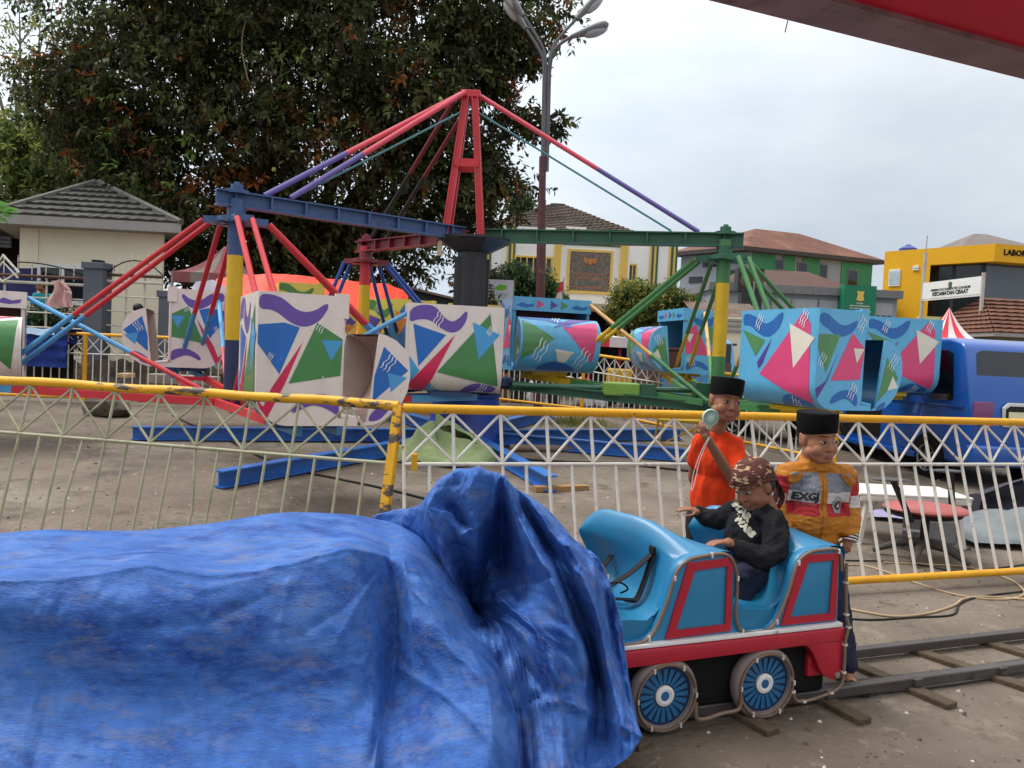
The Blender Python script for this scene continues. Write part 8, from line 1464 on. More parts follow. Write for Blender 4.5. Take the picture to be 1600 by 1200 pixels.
hood = H.build('hooded_top', mat('black_sweatshirt', S(30, 30, 33), .9, .2, .18, 7, bump=.3, bscale=90), bs, .006, 3, .009, 15, 8.0)
fdir = MS.to_3x3() @ Vector((.02, 1, 0)); ctr = C(.36, .20, .715)
# chest print laid on the cloth along the line from the front
m_prt = mat('cream_print', S(206, 200, 178), .7); vd = (C(.42, .26, .70)-CP); vd.z *= .5; vd.normalize(); loc_d = MS.inverted().to_3x3() @ vd
xr = vd.cross(Vector((0, 0, 1))).normalized(); up_ = xr.cross(vd).normalized()
for tx, (px, py), wd in (('STAR', (1158, 800), .105), ('WARS', (1163, 824), .112)):
    ang = R(-40); q = ray(px, py); q = CP+q*((ctr-CP).dot(vd)/q.dot(vd))-vd*.2
    x_ = xr*math.cos(ang)+up_*math.sin(ang); y_ = -xr*math.sin(ang)+up_*math.cos(ang)
    lt = lettering('lettering', tx, .05, face_frame(q, x_, y_), m_prt, bs, 0, .0045, wd); project(hood, lt, loc_d, .0035)
Tt = Blob(I4)
for v in (.2, .36): Tt.chain([(C(.44, v+.02, .51), .075), (C(.345, v, .52), .066), (C(.34, v, .45), .06), (C(.35, v, .38), .058)])
Tt.build('trousers', mat('navy_trousers', S(38, 42, 60), .85), bs, .007, 3, .007, 14, 6.0)
# batik headcloth
m_bat = mat('batik_cloth', S(86, 50, 42), .8, .25, .25, 9, bump=.2, bscale=60, dirt=[(S(204, 168, 128), .56, 26, .02, (1, 1, 2.6)), (S(58, 34, 32), .62, 34, .03)])
hq = Blob(hd); hq.ell((0, .012, .042), (.082, .096, .083)).ell((0, -.02, .045), (.075, .062, .05)); hq.ell((0, .065, .0), (.068, .045, .05))
hcloth = hq.build('headcloth', m_bat, bs, .006, 3, .003, 20, 2.0, pick=None)
# keep only what lies above the brow line, so the ears and face stay clear
bm_ = bmesh.new(); bm_.from_mesh(hcloth.data); A_ = hd.inverted() @ MS
bmesh.ops.delete(bm_, geom=[v for v in bm_.verts if (A_ @ v.co).z < .026-.42*max(0, (A_ @ v.co).y) ], context='VERTS'); bm_.to_mesh(hcloth.data); bm_.free()
sf = hcloth.modifiers.new('s', 'SOLIDIFY'); sf.thickness = .005; sf.offset = 1
mb = MB(); mb.tube([hd @ Vector((.083*math.cos(a), .006+.09*math.sin(a), .032-.42*max(0, .006+.09*math.sin(a)))) for a in [i*2*math.pi/40 for i in range(41)]], .007, 8); mb.build('headcloth_band', m_bat, bs, smooth=60)
for k in range(2):
    mb = MB(); o1 = hd @ Vector((.02-.04*k, .1, -.02)); mb.grid(lambda u, v, k=k: o1+TT*(.04*v+.03*math.sin(v*4+k)+.02*k)+TN*((u-.5)*.045*(1-.4*v)+.01*math.sin(v*6+k))+Vector((0, 0, -.13*v-.02*k*v)), 6, 16); o = mb.build('headcloth_tail', mat('batik_tail', S(96, 36, 32), .8, .2, .3, 8, dirt=[(S(30, 24, 26), .52, 24, .03), (S(196, 110, 70), .64, 40, .03)]), bs, smooth=70); sf = o.modifiers.new('s', 'SOLIDIFY'); sf.thickness = .004
mb = MB(); mb.ball((0, 0, 0), (.022, .02, .018), 0, 10, 8, Matrix.Translation(hd @ Vector((0, .1, -.015)))); mb.ball((0, 0, 0), (.014, .012, .018), 0, 10, 8, Matrix.Translation(hd @ Vector((-.02, -.094, .05)))); mb.build('headcloth_knot', m_bat, bs, smooth=60)
nh = Blob(hd); nh.ell((0, .03, -.01), (.0725, .072, .055)); nh.build('hair', m_hair, bs, .005, 2)
# ================================================================== TREES AND PLANTS
def leafmat(name, c, var=.35):
    m = mat(name, c, .55, .3, var, 1.1); t = m.node_tree; b = t.nodes['Principled BSDF']
    if t.nodes.get('Translucent BSDF') is None:      # leaves let light through
        tr_ = t.nodes.new('ShaderNodeBsdfTranslucent'); mx_ = t.nodes.new('ShaderNodeMixShader'); mx_.inputs[0].default_value = .35; cs_ = b.inputs['Base Color'].links[0].from_socket
        t.links.new(cs_, tr_.inputs[0]); t.links.new(b.outputs[0], mx_.inputs[1]); t.links.new(tr_.outputs[0], mx_.inputs[2]); t.links.new(mx_.outputs[0], t.nodes['Material Output'].inputs[0])
    return m
LEAF_DARK = [leafmat('leaf_dark', S(58, 62, 38)), leafmat('leaf_mid', S(92, 98, 56)), leafmat('leaf_rust', S(132, 78, 34), .3), leafmat('leaf_brown', S(70, 54, 38), .3), leafmat('leaf_bright', S(98, 122, 54), .25)]
LEAF_LIGHT = [leafmat('feather_green', S(108, 122, 64)), leafmat('feather_yellow', S(148, 152, 78)), leafmat('feather_dark', S(74, 88, 50))]
LEAF_BUSH = [leafmat('bush_green', S(66, 92, 52)), leafmat('bush_dark', S(42, 62, 38)), leafmat('bush_pale', S(112, 128, 74))]
LEAF_YEL = [leafmat('shrub_yellow_green', S(150, 148, 74)), leafmat('shrub_green', S(104, 118, 56)), leafmat('shrub_dark', S(70, 82, 44))]
m_bark = mat('dark_bark', S(58, 48, 42), .9, .2, .3, 6, bump=.6, bscale=18, stretch=(1, 1, .3)); m_palebark = mat('pale_bark', S(120, 110, 98), .9, .2, .2, 8)
def crown(name, blobs, n, L, W, mats, wts, parent, seed, per=9, droop=.5, shell=.45, spread=.22, clump=1.0, gap=0.0, rust=None):
    """blobs: (centre, radii). Leaves sit in short drooping sprays spread through the blobs' volume"""
    rng = np.random.default_rng(seed); vol = np.array([r[0]*r[1]*r[2] for c, r in blobs])**.75; pick = rng.choice(len(blobs), n, p=vol/vol.sum())
    C = np.array([tuple(c) for c, r in blobs])[pick]; Rr = np.array([tuple(r) for c, r in blobs])[pick]
    d = rng.normal(size=(n, 3)); d /= np.linalg.norm(d, axis=1)[:, None]; rad = rng.random(n)**shell*(1+.10*rng.normal(size=n))
    p = C+d*Rr*rad[:, None]
    if gap:
        keep = np.array([noise.noise(Vector(q)*clump) > -gap for q in p]); p, d = p[keep], d[keep]; n = len(p)
    mi = rng.choice(len(mats), n, p=np.array(wts)/sum(wts))
    if rust is not None:
        for i in range(n):
            v = noise.noise(Vector(p[i])*.8+Vector((9, 2, 5)))+.5*noise.noise(Vector(p[i])*2.1)
            if mi[i] in (2, 3) and v < .05: mi[i] = 0 if rng.random() < .6 else 1
            elif v > .42 and rng.random() < .55: mi[i] = 2 if rng.random() < .7 else 3
    ax = d*np.array([1, 1, .4])+rng.normal(size=(n, 3))*.45; ax[:, 2] -= droop; ax /= np.linalg.norm(ax, axis=1)[:, None]
    N_ = n*per; ax = np.repeat(ax, per, 0); base = np.repeat(p, per, 0); k = np.tile(np.arange(per), n)/per
    off = rng.normal(size=(N_, 3))*.05*spread*4
    pos = base+ax*(k[:, None]*spread*2.2)+off*.5
    rnd = rng.normal(size=(N_, 3)); sd = np.cross(ax, rnd); sd /= np.linalg.norm(sd, axis=1)[:, None]+1e-9
    dr = ax*.45+sd*.9; dr[:, 2] -= droop*.55; dr /= np.linalg.norm(dr, axis=1)[:, None]
    nr = np.cross(dr, rng.normal(size=(N_, 3))*.6+np.array([0, 0, 1.2])); nr /= np.linalg.norm(nr, axis=1)[:, None]+1e-9; up = np.cross(nr, dr)
    l = (L*(.65+.7*rng.random(N_)))[:, None]; w_ = (W*(.7+.6*rng.random(N_)))[:, None]
    a = pos; b = pos+dr*l*.5+nr*w_+up*w_*.25; c = pos+dr*l-up*l*.12; e = pos+dr*l*.5-nr*w_+up*w_*.25
    V = np.stack([a, b, c, e], 1).reshape(-1, 3); M_ = chain(parent).inverted() if parent else Matrix.Identity(4); V = V+np.array(M_.translation)
    i0 = np.arange(N_)*4; F = np.concatenate([np.stack([i0, i0+1, i0+2], 1), np.stack([i0, i0+2, i0+3], 1)], 0)
    me = bpy.data.meshes.new(name); me.vertices.add(len(V)); me.vertices.foreach_set('co', V.astype(np.float32).ravel()); nf = len(F)
    me.loops.add(nf*3); me.loops.foreach_set('vertex_index', F.astype(np.int32).ravel()); me.polygons.add(nf); me.polygons.foreach_set('loop_start', np.arange(0, nf*3, 3, dtype=np.int32)); me.polygons.foreach_set('loop_total', np.full(nf, 3, dtype=np.int32))
    for m in mats: me.materials.append(m)
    mm = np.repeat(mi, per); me.polygons.foreach_set('material_index', np.concatenate([mm, mm]).astype(np.int32)); me.update(calc_edges=True); me.validate()
    o = bpy.data.objects.new(name, me); COL.objects.link(o); o.parent = parent; return o
def pb(px, py, r, d, rz=1.0, ry=1.0): s = r/FPX*d; return (P(px, py, d), (s, s*ry, s*rz))
def limbs(root, targets, parent, r0, m, name='trunk', fork=None):
    mb = MB(); f = fork or root+Vector((0, 0, 2.2)); mb.tube([root, root.lerp(f, .5)+Vector((.06, 0, 0)), f], [r0, r0*.85, r0*.75], 10)
    for k, t in enumerate(targets):
        t = Vector(t); q = f.lerp(t, .45)+Vector((.15*math.sin(k*2.3), .1*math.cos(k*1.7), .25)); pts = smoothpath([f, q, t], 5); mb.tube(pts, [r0*.5*(1-.85*i/(len(pts)-1)) for i in range(len(pts))], 7)
        for j in range(2):
            e_ = t+Vector((math.sin(k*3+j*2)*.9, math.cos(k*2+j)*.9, .5-.5*j)); mb.tube([q.lerp(t, .5), q.lerp(e_, .75)+Vector((0, 0, .1)), e_], [r0*.2, r0*.12, .015], 5)
    return mb.build(name, m, parent, smooth=60)
D0 = 17.8; root = P(505, 500, 20.2); root.z = gz(20)
bt = thing('broadleaf_tree', 'huge dark leafy tree with rusty orange young leaves behind the ride', 'tree', root)
big = [pb(250, 130, 165, 20.5), pb(420, 90, 200, 21), pb(600, 70, 180, 21), pb(330, 260, 170, 20.2), pb(520, 260, 180, 20.5), pb(650, 200, 130, 20.5), pb(185, 165, 70, 20.5), pb(735, 85, 85, 21), pb(785, 40, 55, 21), pb(715, 320, 62, 21), pb(570, 385, 100, 20.5), pb(430, 370, 110, 20.5), pb(752, 235, 50, 20.5), pb(315, 345, 85, 20.5), pb(235, 15, 115, 21), pb(400, -60, 230, 21), pb(610, -50, 200, 21), pb(205, 235, 80, 20.5), pb(690, 270, 70, 20.5), pb(360, 420, 60, 20.5), pb(480, 425, 60, 20.5), pb(600, 330, 90, 20.5)]
twigs = [pb(822, 95, 26, 20.6, .6), pb(800, 175, 22, 20.4, .7), pb(838, 190, 24, 20.4, .6), pb(868, 188, 18, 20.4, .7), pb(840, 68, 18, 20.6, .6), pb(775, 285, 26, 20.5), pb(745, 345, 22, 20.6), pb(735, 440, 26, 20.5, .7), pb(752, 470, 18, 20.5, .7), pb(140, 95, 40, 20.6), pb(100, 190, 30, 20.6, .6), pb(770, 130, 30, 20.5)]
limbs(root, [b[0] for b in big[:16]], bt, .5, m_bark, fork=root+Vector((-.3, 0, 2.8)))
rg3 = random.Random(17); clumps = []
for c_, r_ in big:
    for k in range(max(5, int(13*(r_[0]/3)**1.6))):
        d_ = Vector((rg3.gauss(0, 1), -abs(rg3.gauss(0, 1))*.9+rg3.gauss(0, .4), rg3.gauss(0, 1))).normalized(); q = .72+.3*rg3.random(); s_ = rg3.uniform(.55, 1.15)
        clumps.append((c_+Vector((d_.x*r_[0], d_.y*r_[1], d_.z*r_[2]))*q, (s_*1.25, s_, s_*.8)))
crown('crown', clumps+[(c_, (r_[0]*.8, r_[1]*.8, r_[2]*.8)) for c_, r_ in big], 15500, .18, .04, LEAF_DARK, (54, 24, 5, 11, 4), bt, 11, 9, .6, .36, .2, rust=1)
o_ = crown('outer_sprays', twigs, 640, .2, .045, LEAF_DARK, (45, 25, 14, 12, 4), bt, 12, 9, .5, .6, .2)
for t in twigs: MB().tube(smoothpath([min((b[0] for b in big), key=lambda q: (q-t[0]).length), t[0]+Vector((0, 0, .15)), t[0]+Vector((.2, 0, -.1))], 4), [.05, .045, .04, .035, .03, .025, .02, .015, .01], 5).build('branch', m_bark, bt, smooth=60)
tw = [P(395, 20, 17.9), P(382, 40, 17.9), P(378, 75, 17.9), P(384, 110, 17.9), P(393, 143, 17.9)]
MB().tube(smoothpath(tw, 5), .016, 6).build('bare_twig', mat('pale_twig', S(150, 128, 104), .8), bt, smooth=60)
fr = MB()
for x, y in ((493, 90), (512, 118), (428, 265), (605, 150), (688, 155), (655, 345), (470, 330), (548, 250)): fr.ball(P(x, y, 18.0), .055, 0, 10, 8)
fr.build('fruit', mat('pale_green_fruit', S(150, 168, 84), .5), bt, smooth=60)
def tree(px, base_d, label, blobs, n, L, W, mats, wts, seed, tr=.2, name='tree', group='trees behind the cream house', per=8, droop=.2, shell=.5, rootpx=None, gap=0, clump=1.0, spread=.2, m=None, hz=None):
    root = P(rootpx or px, 500, base_d); root.z = gz(base_d); t = thing(name, label, 'tree', root, group=group)
    limbs(root, [b[0] for b in blobs], t, tr, m or m_bark, fork=root+Vector((0, 0, hz or 2.5))); crown('crown', blobs, n, L, W, mats, wts, t, seed, per, droop, shell, spread, clump, gap); return t
tree(60, 26, 'feathery yellow green tree directly behind the cream house roof', [pb(70, 215, 60, 26), pb(25, 265, 75, 26), pb(110, 250, 75, 26), pb(60, 320, 90, 26), pb(150, 310, 70, 26), pb(205, 300, 50, 26)], 2600, .26, .05, LEAF_LIGHT, (5, 3, 4), 21, gap=.25, clump=.9, spread=.28)
tree(190, 28, 'dark feathery tree between the cream house and the big dark tree', [pb(180, 250, 60, 28), pb(230, 330, 60, 28), pb(150, 200, 50, 28), pb(270, 360, 45, 28)], 1400, .24, .05, LEAF_LIGHT, (3, 1, 6), 22, gap=.2, spread=.28)
tree(20, 32, 'tall pale tree with thin bare branches at the top left corner', [pb(20, 110, 60, 32), pb(70, 40, 55, 32), pb(110, 90, 40, 32), pb(30, 10, 60, 32), pb(105, 20, 40, 32), pb(-20, 60, 60, 32)], 210, .24, .045, LEAF_LIGHT, (6, 3, 2), 23, gap=.12, clump=.8, spread=.3, m=m_palebark, hz=8)
tree(760, 46, 'slim tall conifer with a bare thin stem left of the office roof', [pb(762, 240, 22, 46), pb(758, 275, 26, 46), pb(768, 305, 24, 46), pb(750, 325, 22, 46), pb(775, 262, 16, 46), pb(690, 330, 30, 46), pb(720, 300, 25, 46)], 420, .3, .05, LEAF_BUSH, (4, 3, 2), 24, .12, 'conifer_tree', 'slim trees behind the office', gap=.1, hz=9, spread=.3)
tree(815, 50, 'small conifer top just above the left slope of the office roof', [pb(814, 303, 14, 50), pb(810, 318, 18, 50), pb(818, 332, 20, 50), pb(815, 292, 7, 50)], 300, .26, .05, LEAF_BUSH, (3, 4, 1), 25, .12, 'conifer_tree', 'slim trees behind the office', hz=9, spread=.25)
def bush(px, d, label, blobs, n, L, W, mats, wts, seed, cat='bush', name='bush'):
    root = P(px, 520, d); root.z = gz(d); t = thing(name, label, cat, root, group='shrubs before the office')
    mb = MB()
    for k, b in enumerate(blobs): mb.tube(smoothpath([root+Vector((.05*k, 0, 0)), root.lerp(b[0], .5)+Vector((0, 0, .2)), b[0]], 4), [.07, .065, .06, .055, .05, .045, .04, .03, .02], 6)
    mb.build('stem', m_bark, t, smooth=60); crown('foliage', blobs, n, L, W, mats, wts, t, seed, 8, .2, .4, .14); return t
bush(815, 27, 'dark green bushy shrub left of the lamp post', [pb(812, 448, 26, 27), pb(800, 430, 20, 27), pb(828, 452, 22, 27), pb(818, 470, 34, 27)], 1500, .14, .03, LEAF_BUSH, (5, 4, 1), 31)
bush(858, 27, 'looser green shrub right of the lamp post by the yellow pilaster', [pb(856, 455, 14, 27), pb(862, 468, 17, 27), pb(852, 438, 10, 27), pb(858, 485, 22, 27)], 700, .16, .03, LEAF_BUSH, (4, 2, 3), 32)
bush(770, 26, 'brownish shrub behind the white banner', [pb(776, 432, 10, 26), pb(758, 440, 12, 26), pb(770, 460, 16, 26), pb(745, 465, 16, 26)], 420, .14, .03, [LEAF_DARK[3], LEAF_BUSH[0], LEAF_BUSH[1]], (3, 3, 3), 33)
bush(985, 27, 'yellow green shrub at the right corner of the office entrance', [pb(980, 460, 20, 27), pb(1000, 452, 15, 27), pb(985, 482, 30, 27), pb(1010, 480, 22, 27)], 1200, .14, .03, LEAF_YEL, (5, 4, 2), 34)
bush(1045, 27, 'rounded green shrub left of the green ride post', [pb(1040, 466, 22, 27), pb(1062, 478, 22, 27), pb(1030, 488, 30, 27), pb(1075, 495, 26, 27), pb(1090, 505, 18, 27)], 1500, .14, .03, LEAF_YEL, (2, 5, 4), 35)
bush(95, 15.4, 'low dark clipped hedge below the cream house window', [pb(60, 500, 22, 15.4, .8), pb(90, 500, 22, 15.4, .8), pb(120, 502, 20, 15.4, .8), pb(75, 515, 26, 15.4), pb(112, 516, 24, 15.4), pb(50, 518, 22, 15.4)], 1100, .07, .018, LEAF_BUSH, (2, 7, 0), 36, 'hedge', 'hedge')
# grass tuft
q = G(905, 664); rg2 = random.Random(9); mb = MB()
for i in range(520):
    x = q.x+rg2.gauss(0, .32); y = q.y+rg2.gauss(0, .25); h = rg2.uniform(.06, .2)*max(.3, 1-abs(x-q.x)); a = rg2.uniform(0, 6.28); l = rg2.uniform(.02, .1)
    dx, dy = math.cos(a), math.sin(a); z = gz(y); mb.add([(x-dy*.006, y+dx*.006, z), (x+dy*.006, y-dx*.006, z), (x+dx*l*.5, y+dy*l*.5, z+h*.7), (x+dx*l, y+dy*l, z+h)], [(0, 1, 2), (0, 2, 3)], rg2.choice((0, 1)))
tag(mb.build('grass', [leafmat('grass_green', S(96, 112, 50)), leafmat('grass_dry', S(140, 136, 76))]), 'patch of weedy grass by the far fence', 'grass', kind='stuff')
# leafy branch poking in from the left edge
q = P(-25, 330, 8.0); br_ = thing('hanging_branch', 'bright green leafy branch poking in at the left edge', 'branch', q)
MB().tube([q+Vector((-.6, 0, .1)), q, P(18, 335, 8.0)], [.012, .009, .003], 6).build('twig', m_bark, br_, smooth=60)
mb = MB()
for (x0, y0, x1, y1, w_) in ((-10, 322, 16, 318, 5), (-5, 330, 30, 326, 5), (0, 334, 22, 340, 5), (-8, 338, 14, 348, 5), (8, 330, 32, 333, 3), (-12, 330, 6, 324, 6), (4, 340, 16, 352, 3)):
    a, b = P(x0, y0, 8), P(x1, y1, 8-.05); s_0 = (b-a).cross(Vector((.3, 1, .5))).normalized()*w_/1200*8; m_ = a.lerp(b, .45)
    mb.add([a, m_+s_0+Vector((0, -.02, .01)), b, m_-s_0+Vector((0, -.02, .01)), m_+Vector((0, .0, -.01))], [(0, 4, 1), (4, 2, 1), (0, 3, 4), (4, 3, 2)])
mb.build('leaf', leafmat('fresh_leaf', S(112, 168, 84), .2), br_)
# ================================================================== VEHICLES, STALLS AND CLUTTER
def paintcar(n, c): return mat(n, c, .28, .5, .06, 2, coat=.6, dirt=[(tuple(x*.75+.02 for x in c), .6, 3, .3)])
m_van = paintcar('van_blue', S(10, 76, 156)); m_cglass = mat('car_glass', S(16, 17, 20), .08, .7, .2, 2); m_rub = mat('tyre_rubber', S(24, 23, 23), .85, .2, .2); m_alloy = mat('alloy_grey', S(150, 150, 152), .35, .5, .1, 8, metal=.5); m_chrome = mat('pale_chrome', S(196, 194, 190), .3, .6, .08); m_plas = mat('black_plastic', S(30, 30, 32), .6, .3, .15)
def wheel(par, x, y, r, w_, sgn=-1):
    T = Matrix.Translation((x, y, r)) @ Matrix.Rotation(R(90), 4, 'Y'); mb = MB(); mb.lathe([(r*.62, -w_/2), (r*.94, -w_/2), (r, -w_*.35), (r, w_*.35), (r*.94, w_/2), (r*.62, w_/2)], 28, 0, T, cap=False); wl = mb.build('wheel', m_rub, par, local=True, smooth=40)
    mb = MB(); mb.lathe([(r*.64, sgn*w_/2*.8), (r*.62, sgn*w_/2*1.02), (r*.56, sgn*w_/2*.9)], 28, 0, T, cap=False); mb.lathe([(.0001, sgn*w_*.3), (r*.62, sgn*w_*.3)], 28, 1, T, cap=False)
    for k in range(6):
        a = k*math.pi/3; mb.bar(T @ Vector((r*.1*math.cos(a), r*.1*math.sin(a), sgn*w_*.42)), T @ Vector((r*.6*math.cos(a), r*.6*math.sin(a), sgn*w_*.46)), r*.16, w_*.1)
    mb.lathe([(.0001, sgn*w_*.52), (r*.16, sgn*w_*.5), (r*.18, sgn*w_*.4)], 16, 0, T, cap=False); d = mb.build('rim', [m_alloy, m_plas], par, local=True, smooth=40); d.parent = wl; return wl
def sideM(x): return Matrix(((0, 0, 1, x), (1, 0, 0, 0), (0, 1, 0, 0), (0, 0, 0, 1)))     # poly (y, z) extruded along +x
VG = G(1440, 746); vo = Vector((6.05, 10.1, 0)); vo.z = gz(vo.y, vo.x)
van = thing('van', 'dark blue van parked at the right with dark glass and its side open', 'van', vo, R(7))
W = 1.62; body = [(0.02, .34), (-.03, .5), (-.02, .92), (.0, 1.02), (.06, 1.25), (.17, 1.72), (.24, 1.80), (.5, 1.86), (2.5, 1.87), (2.75, 1.83), (3.35, 1.22), (3.95, 1.02), (4.05, .8), (4.08, .4), (3.9, .28), (.2, .28)]
def arches(p): return p
MB().prism(body, W, 0, sideM(0)).build('body', m_van, van, local=True, bevel=.05, smooth=50)
def vside(poly, name, m, x=-.006, th=.012, bev=0): return MB().prism(poly, th, 0, sideM(x)).build(name, m, van, local=True, bevel=bev, smooth=40)
for poly in ([(.34, 1.1), (.40, 1.66), (.52, 1.7), (.86, 1.7), (.9, 1.66), (.84, 1.1), (.8, 1.06), (.4, 1.06)], [(.98, 1.1), (1.03, 1.66), (1.1, 1.7), (1.9, 1.7), (1.94, 1.1)], [(2.06, 1.1), (2.06, 1.7), (2.5, 1.7), (2.62, 1.64), (3.1, 1.18), (3.0, 1.1)]): vside(poly, 'side_window', m_cglass, -.008, .012)
vside([(1.95, .42), (1.95, 1.04), (2.0, 1.72), (2.9, 1.72), (2.95, .42)], 'door_opening', m_dark, -.005, .01)
vside([(2.25, .95), (2.3, 1.06), (2.6, 1.08), (2.6, .92)], 'seat_back', mat('pale_upholstery', S(150, 146, 140), .8), -.012, .01)
mb = MB(); mb.box((-.012, .98, 1.0), (.024, 1.7, .02)); mb.build('body_crease', m_van, van, local=True)
mb = MB(); mb.box((-.02, .95, .99), (.03, .14, .03)); mb.build('handle', m_van, van, local=True, bevel=.006)
mb = MB(); mb.box((-.03, 2.0, .30), (.1, 2.0, .08)); mb.build('side_sill', m_van, van, local=True, bevel=.02)
for y in (.8, 3.2):
    mb = MB(); mb.lathe([(.0001, 0), (.365, 0)], 30, 0, Matrix.Translation((-.003, y, .30)) @ Matrix.Rotation(R(-90), 4, 'Y'), cap=False); mb.build('wheel_arch', m_dark, van, local=True)
    wheel(van, .075, y, .31, .2, -1); wheel(van, W-.075, y, .31, .2, 1)
def rear(poly, name, m, y, th=.014, tilt=0.0, bev=0):
    M_ = Matrix(((1, 0, 0, 0), (0, math.sin(R(tilt)), -1, y), (0, math.cos(R(tilt)), 0, 0), (0, 0, 0, 1))); return MB().prism(poly, th, 0, M_).build(name, m, van, local=True, bevel=bev, smooth=40)
rear([(.1, .0), (.14, .56), (.22, .6), (W-.22, .6), (W-.14, .56), (W-.1, .0)], 'rear_window', mat('smoked_glass', S(40, 41, 44), .06, .7, .2, 2), .045, .012, 12.5).location = (0, 0, 1.12)
rear([(.08, 0), (W-.08, 0), (W-.08, .08), (.08, .08)], 'rear_spoiler_trim', m_plas, .03, .016, 10).location = (0, 0, 1.04)
for x0 in (-.01, W-.25):
    l_ = rear([(x0, .86), (x0, 1.08), (x0+.27, 1.08), (x0+.27, .98), (x0+.22, .83), (x0+.04, .81)], 'tail_lamp', mat('tail_lamp_plum', S(122, 62, 108), .2, .6, .15, 6), -.05, .05, 0, .012)
    mb = MB(); mb.box((x0+.2, -.06, .80), (.1, .012, .1)).build('indicator', mat('indicator_orange', S(226, 120, 40), .25), l_) if False else None
    ind = rear([(x0+.14, .835), (x0+.14, .93), (x0+.25, .93), (x0+.22, .85)], 'indicator', mat('indicator_orange', S(226, 120, 40), .25), -.096, .012); ind.parent = l_
pf = rear([(.44, .78), (.42, 1.02), (.5, 1.08), (W-.5, 1.08), (W-.42, 1.02), (W-.44, .78)], 'plate_surround', m_chrome, -.025, .03, 0, .012)
rear([(.47, .81), (.46, 1.0), (.52, 1.04), (W-.52, 1.04), (W-.46, 1.0), (W-.47, .81)], 'plate_recess', m_plas, -.05, .01)
npl = rear([(.50, .82), (.50, .97), (.92, .97), (.92, .82)], 'number_plate', mat('cream_plate', S(222, 212, 176), .5), -.06, .008)
T = chain(van) @ Matrix(((1, 0, 0, .71), (0, 0, -1, -.071), (0, 1, 0, .895), (0, 0, 0, 1))); lettering('lettering', 'F 1908 UK', .1, T, m_ink, npl, .002, .004, .36)
MB().box((W/2, -.05, .42), (W+.04, .18, .26)).build('rear_bumper', m_van, van, local=True, bevel=.04, smooth=50)
for o_1 in [q for q in bpy.data.objects if q.parent == van and not q.name.startswith('wheel')]: o_1.data.transform(Matrix.Translation(o_1.location)); o_1.location = (0, 0, 0); o_1.data.transform(Matrix.Diagonal((1, 1, 1.08, 1)))
# ---- light blue pickup truck behind the far fence
TG = G(1206, 690); to_ = Vector((TG.x-.45, TG.y-.2, gz(TG.y, TG.x))); pk = thing('pickup_truck', 'light blue truck with a yellow number plate behind the far fence', 'truck', to_, R(20))
m_sky = paintcar('truck_light_blue', S(40, 140, 196)); W = 1.55
MB().prism([(2.5, .5), (2.5, 1.05), (2.62, 1.2), (2.75, 1.72), (2.9, 1.8), (3.7, 1.8), (4.1, 1.2), (4.6, 1.05), (4.65, .5)], W, 0, sideM(0)).build('cab', m_sky, pk, local=True, bevel=.04, smooth=50)
mb = MB(); mb.prism([(2.9, 1.2), (2.98, 1.66), (3.6, 1.66), (3.9, 1.2)], .012, 0, sideM(-.008)).build('side_window', m_cglass, pk, local=True)
MB().box((W/2, 2.60, 1.5), (W*.8, .012, .4)).build('rear_window', m_cglass, pk, local=True)
mb = MB(); mb.box((W/2, 1.2, .58), (W+.1, 2.5, .1)); mb.box((W/2, -.03, .84), (W+.1, .05, .46)); mb.box((-.03, 1.2, .84), (.05, 2.4, .46)).box((W+.03, 1.2, .84), (.05, 2.4, .46)); mb.build('load_bed', m_sky, pk, local=True)
MB().box((W/2, -.065, .93), (W+.1, .02, .05)).build('bed_stripe', mat('pale_blue_stripe', S(120, 190, 226), .4), pk, local=True)
MB().box((W/2, -.02, .45), (W, .1, .14)).build('bumper', m_plas, pk, local=True, bevel=.01)
yp = MB().box((W/2-.1, -.075, .68), (.56, .02, .15)).build('number_plate', mat('yellow_plate', S(228, 182, 40), .5), pk, local=True)
lettering('lettering', 'F 8328 VB', .1, chain(pk) @ Matrix(((1, 0, 0, W/2-.1), (0, 0, -1, -.088), (0, 1, 0, .68), (0, 0, 0, 1))), m_ink, yp, .002, .002, .46)
for y in (.5, 3.9): wheel(pk, .1, y, .3, .2, -1); wheel(pk, W-.1, y, .3, .2, 1)
